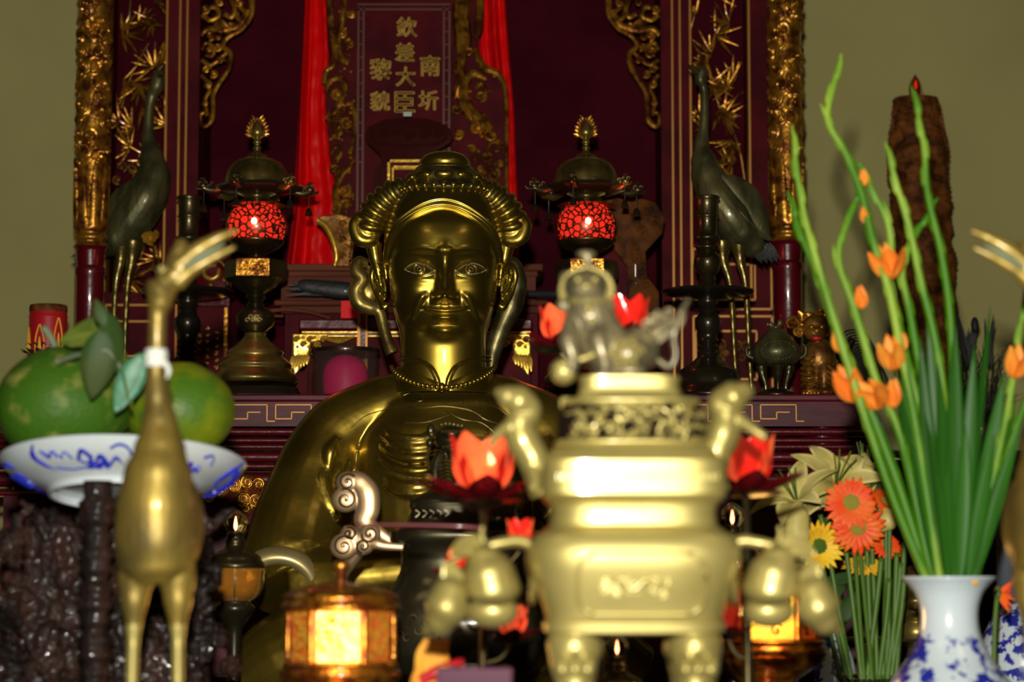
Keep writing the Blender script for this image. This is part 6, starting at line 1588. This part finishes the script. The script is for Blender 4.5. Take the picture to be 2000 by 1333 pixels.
for i in range(14):
    a = rnd.uniform(1560, 1740); b = rnd.uniform(1000, 1230)
    G().leaf((X_(a), 86 + rnd.uniform(-10, 20), z(b)), (rnd.uniform(-.6, .6), -.1, rnd.uniform(-.3, 1)), rnd.uniform(60, 110), rnd.uniform(24, 42), nrm=(rnd.uniform(-.5, .5), -1, .2), curl=rnd.uniform(-.5, .5), n=9).build('leaf', 'leaf_dark', t, f, smooth=180)
for a, b, bx in ((1766, 1060, 1745), (1750, 1080, 1738), (1735, 1130, 1712), (1764, 1130, 1735), (1625, 1170, 1660), (1720, 1090, 1690), (1758, 1100, 1728)):
    stem('s', a, b, -10, bx, r=5.5).build('cut_stem', 'stem_green', t, f, smooth=180)

# ------------------------------------------------------------------ brass candlestick beyond the vase, jars at the right edge
fb, B = F2(1792, 3.25); z = lambda py: B - py
t = thing('brass_candlestick', fb, 'turned brass candlestick with a thin drip tray behind the blue and white vase', 'candlestick')
G().lathe([(60, 0), (62, 5), (40, 16), (24, z(1300)), (22, z(1280))], seg=40, n=3).build('foot', 'bronze_dark', t, fb, smooth=180)
G().lathe([(22, z(1284)), (18, z(1268)), (26, z(1250)), (30, z(1236)), (26, z(1222)), (22, z(1215)), (34, z(1204)), (36, z(1192)), (26, z(1184)), (22, z(1172)), (34, z(1162)), (38, z(1150)), (34, z(1140)), (20, z(1132)), (16, z(1110)), (.1, z(1108))], seg=40, n=3).build('turned_stem', 'bronze_lamp', t, fb, smooth=180)
G().lathe([(22, z(1266)), (90, z(1260)), (146, z(1252)), (148, z(1247)), (140, z(1250)), (88, z(1256)), (20, z(1258))], seg=72).build('drip_tray', 'bronze_dark', t, fb, smooth=60)
porcelain_blue('jar_paint', .4, .6, 60, .5)
fb, B = F2(2004, 3.15); z = lambda py: B - py
t = thing('porcelain_jar', fb, 'dark blue landscape painted porcelain jar at the right edge, half behind the vase', 'jar')
G().lathe([(70, 0), (78, 6), (92, z(1320)), (88, z(1265)), (66, z(1215)), (50, z(1195)), (48, z(1180)), (54, z(1174)), (46, z(1176)), (.1, z(1190))], seg=64, n=4).build('jar_body', 'jar_paint', t, fb, smooth=180)
fb, B = F2(2040, 3.28 - .02); fb = base(2046, 3.27, ZF); B = row(ZF, 3.27); z = lambda py: B - py
t = thing('brush_jar', fb, 'tall white cylinder, coloured grey for shade, with dark Chinese characters at the right edge', 'jar')
mat('shaded_porcelain', (.16, .19, .22), rough=.4, coat=.4)  # white porcelain standing in shadow, the shade put into its base colour
G().lathe([(96, 0), (98, 4), (92, z(1040)), (94, z(960)), (90, z(958)), (.1, z(1000))], seg=64).build('cylinder', 'shaded_porcelain', t, fb, smooth=50)
def text_on(body, parent, fr_, x, zc_, sz, y, m):
    c = bpy.data.curves.new('character', 'FONT'); c.body = body; c.size = 1; c.extrude = .02
    o = bpy.data.objects.new('character', c); COL.objects.link(o); bpy.context.view_layer.update()
    me = bpy.data.meshes.new_from_object(o.evaluated_get(bpy.context.evaluated_depsgraph_get())); bpy.data.objects.remove(o)
    for v in me.vertices: v.co = Vector((x + v.co.x*sz, y - v.co.z*10, zc_ + v.co.y*sz))*fr_.k
    me.materials.clear(); me.materials.append(M[m]); o = bpy.data.objects.new('painted_character', me); COL.objects.link(o); o.parent = parent; return o
text_on('山', t, fb, -70, z(1018), 22, -66, 'groove')
# orange gerbera peeping out behind the vase
t = thing('gerbera', Frame(F(1948, 1160, 2.85).o, F(1948, 1160, 2.85).k), 'spiky orange gerbera peeping out behind the right side of the vase', 'flower')
f = Frame(t.location.copy(), F(1948, 1160, 2.85).k); g = G()
for i in range(34):
    a = rnd.uniform(0, 2*PI); g.leaf((0, 0, 0), (.8 + .3*math.cos(a), math.sin(a)*.5, .9*math.cos(a)), rnd.uniform(26, 44), 7, n=6, curl=.3)
g.build('petals', 'gerbera_orange', t, f); G().tube([(0, 0, 0), (-6, 6, -80), (-10, 10, -(row(ZF, 2.85) - 1160))], 5, seg=10, n=5).build('stem', 'stem_green', t, f, smooth=180)
G().ell((2, 2, 0), (9, 9, 16), nu=14, nv=10).build('disc', 'leaf_olive', t, f, smooth=180)
# small blue and white bowl and vase behind the burner handle
porcelain_blue('small_paint', .3, .4, 60, .5)
fb, B = F2(1632, 3.13); z = lambda py: B - py
t = thing('porcelain_bottle', fb, 'small blue and white porcelain bottle behind the right burner handle', 'bottle')
G().lathe([(26, 0), (30, 4), (40, z(1330)), (36, z(1290)), (22, z(1250)), (16, z(1225)), (18, z(1205)), (25, z(1192)), (23, z(1191)), (.1, z(1230))], seg=48, n=4).build('bottle_body', 'small_paint', t, fb, smooth=180)
# ------------------------------------------------------------------ cloud handled bronze pot in front of the statue
YK = 3.06
fb, B = F2(905, YK); z = lambda py: B - py; X_ = lambda px: px - 905
t = thing('bronze_pot', fb, 'dark bronze ritual pot with pale cloud scroll handles and a lion lid before the statue', 'incense pot')
G().loft([(0, 96, 70, 3), (8, 100, 74, 3), (18, 90, 66, 3), (z(1330), 100, 72, 3), (z(1310), 132, 92, 3), (z(1270), 160, 110, 3), (z(1220), 170, 116, 3), (z(1175), 160, 108, 3), (z(1150), 142, 96, 3), (z(1135), 132, 90, 3), (z(1115), 124, 84, 3), (z(1085), 122, 82, 3), (z(1068), 130, 88, 3), (z(1060), 146, 98, 3), (z(1042), 148, 100, 3), (z(1034), 138, 94, 3), (z(1030), 120, 82, 3)], seg=96).build('pot_body', 'bronze_pot', t, fb, smooth=50)
lid = G().loft([(z(1032), 124, 84, 3), (z(1022), 112, 76, 3), (z(1000), 104, 70, 3), (z(990), 108, 74, 3), (z(978), 106, 72, 3), (z(966), 84, 58, 3), (z(952), 54, 40, 2.5), (z(940), 30, 26, 2)], seg=80).build('pot_lid', 'bronze_pot', t, fb, smooth=50)
g = G(); rn = random.Random(2)
for i in range(22): g.spiral((-130 + i*12, z(1236) + rn.uniform(-22, 26)), rn.uniform(9, 14), 1.4, 2.4, a0=rn.uniform(0, 6), sgn=rn.choice((1, -1)), y=-111, seg=7)
g.build('pot_relief', 'bronze_dark', t, fb); g = G()
for i in range(14): g.tube([(-92 + i*14, -73, z(1014)), (-84 + i*14, -73, z(1006)), (-92 + i*14, -73, z(1000))], 1.6, seg=6, n=3)
g.build('lid_chevrons', 'bronze_dark', lid, fb)
def cloud(name, parent, fr_, P0, swirls, body, y, m='copper_scroll'):
    g = G()
    g.tube([(a, y, b) for a, b, r in body], [r for a, b, r in body], seg=18, n=7, flat=.35)
    for (a, b, r) in swirls: g.ell((a, y - 1, b), (r*1.22, 7, r*1.12), nu=24, nv=12)
    bd = g.blob(name, m, parent, fr_, vox=1.6, it=3)
    g = G()
    for q, (a, b, r) in enumerate(swirls):
        g.spiral((a, b), r*.92, 1.6, 2.1, a0=.6 + q*1.3, sgn=(-1)**q, y=y - 8, seg=8)
    g.build('scroll_groove', 'groove', bd, fr_)
    g = G()
    for q, (a, b, r) in enumerate(swirls): g.spiral((a, b), r*1.04, 1.2, 1.7, a0=.9 + q*1.3, sgn=(-1)**q, y=y - 8, seg=8)
    g.build('scroll_rib', m, bd, fr_)
cloud('cloud_handle', t, fb, None, [(X_(678), z(944), 19), (X_(674), z(978), 23)], [(X_(682), z(938), 18), (X_(702), z(946), 22), (X_(716), z(966), 25), (X_(718), z(996), 24), (X_(712), z(1022), 22), (X_(740), z(1044), 14), (X_(772), z(1066), 9)], -30)
cloud('cloud_handle', t, fb, None, [(X_(674), z(1070), 23), (X_(684), z(1046), 15), (X_(724), z(1046), 18), (X_(712), z(1070), 16)], [(X_(684), z(1060), 16), (X_(720), z(1058), 20), (X_(746), z(1068), 9), (X_(790), z(1072), 8)], -64)
G().tube([(X_(700), -40, z(1080)), (X_(682), -34, z(1104)), (X_(668), -24, z(1130)), (X_(672), -20, z(1180)), (X_(740), -20, z(1230))], [14, 13, 12, 12, 12], seg=14, n=6, flat=.6).build('handle_root', 'copper_scroll', t, fb, smooth=180)
# lion on the pot lid
g = G()
g.ell((X_(905), 0, z(925)), (46, 34, 40)); g.tube([(X_(905), 0, z(925)), (X_(892), -8, z(895)), (X_(882), -16, z(872))], [34, 32, 26], seg=16, n=4)
g.ell((X_(880), -22, z(858)), (32, 28, 26)); g.ell((X_(882), -44, z(850)), (20, 14, 8)); g.ell((X_(884), -38, z(880)), (18, 12, 8)); g.ell((X_(840), -18, z(842)), (9, 8, 14)); g.ell((X_(838), -14, z(866)), (8, 8, 9))
for s_ in (-1, 1): g.tube([(X_(880) + s_*18, -24, z(890)), (X_(876) + s_*26, -34, z(920)), (X_(876) + s_*24, -36, z(946))], [13, 11, 12], seg=12, n=4)
ln_ = g.blob('lid_lion', 'bronze_pot', t, fb, vox=2, it=3)
g = G()
for i in range(6): g.ell((X_(862) + i*8, -44, z(832) + 2*math.sin(i)), 5, nu=10, nv=7); g.ell((X_(864) + i*7, -54, z(846)), 3.4, nu=8, nv=6)
for i in range(5): g.ell((X_(866) + i*7, -46, z(876)), 3, nu=8, nv=6); 
for i in range(6): g.tube([(X_(858) + i*1, -36, z(906 + i*7)), (X_(870) + i, -46, z(902 + i*7)), (X_(884), -42, z(906 + i*7))], 2.6, seg=8, n=4)
g.ell((X_(842), -28, z(850)), 6, nu=10, nv=7); g.tube([(X_(838), -30, z(876)), (X_(834), -34, z(900)), (X_(838), -36, z(918))], 3, seg=8, n=4)
g.build('lion_curls', 'bronze_leg', ln_, fb)

# gilded cloud carving between the root stand and the statue sleeve
fb, B = F2(470, 3.45 - .15)
fz_ = F(470, 965, 3.62)
g = G()
t = thing('gilt_cloud', Frame(Vector((fz_.o.x, 3.62, fz_.o.z)), fz_.k), 'gilded carved cloud scrolls on the altar apron left of the statue sleeve', 'carving')
f = Frame(t.location.copy(), fz_.k)
for i, (a, b, r) in enumerate(((-40, 6, 17), (-12, 16, 16), (14, 22, 15), (36, 18, 14), (6, -10, 18), (30, -12, 15), (12, -28, 13), (-62, -6, 14))): 
    g = G().ell((a, 0, b), (r, 7, r), nu=20, nv=10); g.spiral((a, b), r*.9, 1.6, 3, a0=i, sgn=(-1)**i, y=-6)
    g.build('cloud_scroll', 'gilt', t, f, smooth=180)
G().box(-75, 60, 6, 14, -60, 10).build('backing_board', 'lacquer', t, f)
G().box(-12, 12, 7, 16, -(fz_.o.z/f.k), -50).build('post', 'lacquer', t, f)

# ------------------------------------------------------------------ oil lamps with glass chimneys
def oil_lamp(px, Y, label, top):
    fb, B = F2(px, Y); z = lambda py: B - (py + (top - 998))
    t = thing('oil_lamp', fb, label, 'oil lamp', 'small oil lamps with glass bulbs')
    G().lathe([(50, 0), (54, 5), (30, min(20, z(1195)*.5)), (14, min(50, z(1195)*.7)), (14, max(z(1240), z(1195)*.72)), (24, max(z(1215), z(1195)*.8)), (40, z(1190)), (30, z(1178)), (40, z(1170))], seg=40, n=3).build('foot', 'bronze_black', t, fb, smooth=180)
    G().lathe([(30, z(1176)), (46, z(1166)), (56, z(1146)), (57, z(1125)), (54, z(1110)), (.1, z(1109))], seg=48, n=3).build('oil_bowl', 'amber_glass', t, fb, smooth=180)
    g = G()
    for i in range(6):
        a = 2*PI*i/6 - PI/2 + .1; g.tube([(31*math.cos(a), 31*math.sin(a), z(1177)), (48*math.cos(a), 48*math.sin(a), z(1166)), (58*math.cos(a), 58*math.sin(a), z(1144)), (58.5*math.cos(a), 58.5*math.sin(a), z(1112))], 1.6, seg=6, n=4)
    g.build('cage_wires', 'bronze_lamp', t, fb)
    G().lathe([(57, z(1112)), (59, z(1106)), (52, z(1096)), (50, z(1090)), (40, z(1082)), (24, z(1074)), (18, z(1066)), (20, z(1060)), (16, z(1052)), (18, z(1046)), (14, z(1042))], seg=48, n=2).build('burner_cap', 'bronze_dark', t, fb, smooth=50)
    G().lathe([(14, z(1044)), (19, z(1034)), (23, z(1024)), (21, z(1012)), (13, z(1003)), (5, z(998)), (.1, z(997))], seg=36, n=4).build('glass_bulb', 'clear_glass', t, fb, smooth=180)
    fl2 = G().lathe([(.1, z(1040)), (3, z(1036)), (4.2, z(1030)), (2.5, z(1018)), (.1, z(1006))], seg=14, n=3).build('flame', 'bulb_glow', t, fb, smooth=180)
    return t
oil_lamp(456, 3.12, 'amber oil lamp with a round glass bulb left of the statue cuff', 998)
oil_lamp(1434, 2.9, 'amber oil lamp partly hidden by the right squirrel handle of the burner', 985)
oil_lamp(1206, 2.75, 'brown glass oil lamp seen between the legs of the brass burner', 1240)  # here the glowing flame stands in for a white reflection on the glass

# ------------------------------------------------------------------ glowing gilded palace lamps
def hexlamp(px, Y, label, dz):
    fb, B = F2(px, Y); z = lambda py: B - py - dz; k6 = 6
    t = thing('palace_lamp', fb, label, 'lamp', 'gilded hexagonal lamps in the front row')
    def hx(prof, name, m, parent=t, rot=PI/6*0): 
        n = len(prof); vs = [(r*math.cos(a), r*math.sin(a)*.9, zz) for r, zz in prof for a in [i*PI/3 + rot for i in range(6)]]
        fs = [(q*6 + i, q*6 + (i+1) % 6, (q+1)*6 + (i+1) % 6, (q+1)*6 + i) for q in range(n-1) for i in range(6)] + [tuple(range(6))[::-1], tuple(range((n-1)*6, n*6))]
        return G().add(vs, fs).build(name, m, parent, fb, smooth=20, mods=[bev(3, fb, 3)])
    G().lathe([(80, 0), (84, 6), (60, 24), (40, 44), (60, max(50, z(1372))), (104, z(1345)), (112, z(1332))], seg=60, n=2).build('foot', 'amber_gold', t, fb, smooth=40)
    G().lathe([(108, z(1334)), (116, z(1328)), (120, z(1316)), (112, z(1306)), (116, z(1300)), (102, z(1294))], seg=60, n=3, sy=.92).build('base_moulding', 'amber_gold', t, fb, smooth=180)
    hx([(96, z(1298)), (98, z(1192))], 'lamp_glass', 'lamp_side')
    for i in range(6):
        a = i*PI/3; G().tube([(104*math.cos(a), 103*math.sin(a)*.9, z(1300)), (104*math.cos(a), 104*math.sin(a)*.9, z(1245)), (103*math.cos(a), 103*math.sin(a)*.9, z(1186))], 6, seg=12, n=3).build('corner_post', 'amber_gold', t, fb, smooth=180)
    G().box(-42, 44, -88, -82, z(1296), z(1190)).build('front_window', 'lamp_window', t, fb, mods=[bev(3, fb)])
    for q in range(60):
        if q % 30 == 0: g = G(); rn = random.Random(px + q); sd_ = -1 if q < 30 else 1
        u = rn.uniform(.12, .88); a, b = (sd_*49, -88), (sd_*98, -4)
        x = a[0] + (b[0] - a[0])*u; y = a[1] + (b[1] - a[1])*u
        g.ell((x, y - 3, rn.uniform(z(1290), z(1198))), rn.uniform(2.5, 5.5), nu=8, nv=6)
        if q % 30 == 29: g.build('gilt_lattice', 'gilt_bright', t, fb)
    g = G()
    for i in range(8): g.spiral((rn.uniform(-30, 30), rn.uniform(z(1284), z(1205))), rn.uniform(10, 16), 1.2, 2.6, a0=rn.uniform(0, 6), y=-89, seg=6)
    g.build('window_tracery', 'amber_gold', t, fb)
    G().lathe([(104, z(1196)), (116, z(1192)), (118, z(1184)), (110, z(1176)), (114, z(1168)), (100, z(1158)), (76, z(1152)), (58, z(1148))], seg=60, n=3, sy=.92).build('roof', 'amber_gold', t, fb, smooth=180)
    G().lathe([(60, z(1150)), (40, z(1145)), (18, z(1142)), (8, z(1138)), (14, z(1133)), (15, z(1128)), (9, z(1122)), (15, z(1116)), (18, z(1108)), (14, z(1100)), (.1, z(1096))], seg=32, n=3).build('knob', 'amber_gold', t, fb, smooth=180)
    add_light('lamp_glow', 'POINT', fb.o + Vector((0, -.075, z(1250)*fb.k)), .25, (1, .55, .15), .02)
hexlamp(664, 2.5, 'glowing gilded hexagonal lamp in the front row below the cloud handles', 0)
hexlamp(1500, 2.78, 'glowing gilded hexagonal lamp behind the right side of the brass burner', -45)

# ------------------------------------------------------------------ red lotus lamps on tiered stands
def lotus(parent, fr_, c, r, mo, mi, seed, open_=.55, n=6):
    rn = random.Random(seed)
    cx, cy, cz = c
    for k in range(n):
        a = 2*PI*k/n + rn.uniform(-.1, .1)
        G().leaf((cx + math.cos(a)*r*.18, cy + math.sin(a)*r*.18, cz), (math.cos(a)*open_, math.sin(a)*open_, 1), r*1.25, r*.95, nrm=(-math.cos(a), -math.sin(a), .4), curl=.35, n=10, cup=.35).build('petal', mo if k % 3 else mi, parent, fr_, smooth=180)
    for k in range(7):
        a = 2*PI*k/7 + .3
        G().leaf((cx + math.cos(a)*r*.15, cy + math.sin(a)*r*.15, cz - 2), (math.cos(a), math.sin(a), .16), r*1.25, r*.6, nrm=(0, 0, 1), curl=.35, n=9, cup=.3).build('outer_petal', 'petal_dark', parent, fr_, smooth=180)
def lotus_stand(px, Y, label, tiers, bulb, wire=None):
    fb, B = F2(px, Y); z = lambda py: B - py; X_ = lambda p: p - px
    t = thing('lotus_lamp', fb, label, 'lotus lamp', 'red lotus lamps of the front row')
    topz = max(z(b) for a, b, y, r, m, i in tiers)
    G().lathe([(52, 0), (54, 6), (30, 14), (12, 30), (8, 60), (8, topz - 26), (14, topz - 20), (30, topz - 14), (46, topz - 8), (44, topz - 4), (.1, topz - 6)], seg=36).build('pole', 'bronze_dark', t, fb, smooth=50)
    for q, (a, b, y, r, mo, mi) in enumerate(tiers):
        g = G().lathe([(8, z(b) - 12), (r*.62, z(b) - 8), (r*.78, z(b) - 1), (r*.7, z(b) + 1), (.1, z(b))], c=(X_(a), y, 0), seg=36)
        if abs(X_(a)) > 4: g.tube([(0, 0, z(b) - 50), (X_(a)*.6, y*.6, z(b) - 40), (X_(a), y, z(b) - 10)], 4, seg=8, n=5)
        g.build('lotus_dish', 'bronze_dark', t, fb, smooth=50)
        lotus(t, fb, (X_(a), y, z(b)), r, mo, mi, q + int(px))
    if bulb:
        G().lathe([(.1, z(bulb[1] + 28)), (8, z(bulb[1] + 24)), (13, z(bulb[1] + 8)), (12, z(bulb[1] - 8)), (7, z(bulb[1] - 22)), (.1, z(bulb[1] - 30))], c=(X_(bulb[0]), bulb[2], 0), seg=24, n=3).build('candle_bulb', 'bulb_warm', t, fb, smooth=180)
        add_light('lotus_glow', 'POINT', fb.o + Vector((X_(bulb[0])*fb.k, (bulb[2] - 22)*fb.k, z(bulb[1])*fb.k)), .18, (1, .6, .3), .012)
    if wire:
        G().tube([(X_(690), 0, z(1026)), (X_(800), -4, z(1027)), (X_(900), -6, z(1030)), (0, 0, z(1034))], [2.5, 4, 5, 6], seg=8, n=4).build('side_wire', 'iron_wire', t, fb, smooth=180)
    return t
lotus_stand(943, 2.45, 'tiered red lotus lamp with a burning bulb, left of the brass burner',
    [(943, 978, 0, 112, 'petal_orange', 'petal_red'), (1016, 1068, 10, 46, 'petal_red', 'petal_orange'), (896, 1130, 6, 50, 'petal_red', 'petal_dark'), (1000, 1248, -6, 54, 'petal_orange', 'petal_red')], (953, 918, -24), True)
lotus_stand(1462, 2.45, 'tiered red lotus lamp right of the brass burner, below the squirrel',
    [(1462, 962, 0, 98, 'petal_red', 'petal_orange'), (1424, 1240, 0, 46, 'petal_red', 'petal_dark'), (1378, 885, 40, 34, 'petal_red', 'petal_red')], None)
lotus_stand(1172, 2.62, 'red lotus lamp standing behind the lion finial of the burner',
    [(1228, 664, 0, 78, 'petal_red', 'petal_red'), (1096, 676, 0, 72, 'petal_orange', 'petal_red')], None)

# ------------------------------------------------------------------ small offerings at the bottom of the picture
fb, B = F2(852, 2.35); z = lambda py: B - py
t = thing('joss_paper', fb, 'crumpled yellow and red folded paper offering beside the gilded hexagonal lamp', 'offering')
g = G(); rn = random.Random(31)
def fj(i, j):
    u = i/29; a = 2*PI*j/30; zz = u*z(1250); r = 46*(1 - .62*u**1.6) + 8*math.sin(a*5 + u*7) + 5*noise.noise(Vector((a*2, u*5, 0)))*2
    return (r*math.cos(a) - 20 + 16*u, r*math.sin(a)*.5, zz)
g.grid(fj, 30, 30, closev=True); g.f.append(tuple(29*30 + j for j in range(30))); g.build('yellow_paper', 'joss_yellow', t, fb, smooth=60)
G().tube([(-30, -26, z(1330)), (10, -30, z(1310)), (44, -18, z(1300)), (52, 0, z(1292))], [10, 13, 12, 6], seg=8, n=4, flat=.5).build('red_band', 'red_wax', t, fb, smooth=60)
fb, B = F2(925, 2.22); z = lambda py: B - py
t = tag(G().box(-72, 76, -60, 60, 0, z(1304)).build('lacquer_box', 'box_purple', None, fb, mods=[bev(4, fb, 3)]), 'glossy dark purple box at the bottom between paper offering and burner leg', 'box')
fb, B = F2(6, 3.2)
t = thing('offering_drum', fb, 'dark red lacquered drum box cut by the left edge beside the root stand', 'box')
G().lathe([(44, 0), (46, 6), (42, 20), (42, B - 1120), (46, B - 1112), (46, B - 1070), (40, B - 1062), (.1, B - 1060)], seg=40, c=(-10, 0, 0)).build('drum', 'lacquer_gloss', t, fb, smooth=50)
G().lathe([(46.5, B - 1092), (48, B - 1088), (46.5, B - 1084)], seg=40, c=(-10, 0, 0)).build('gold_ring', 'gilt_line', t, fb)
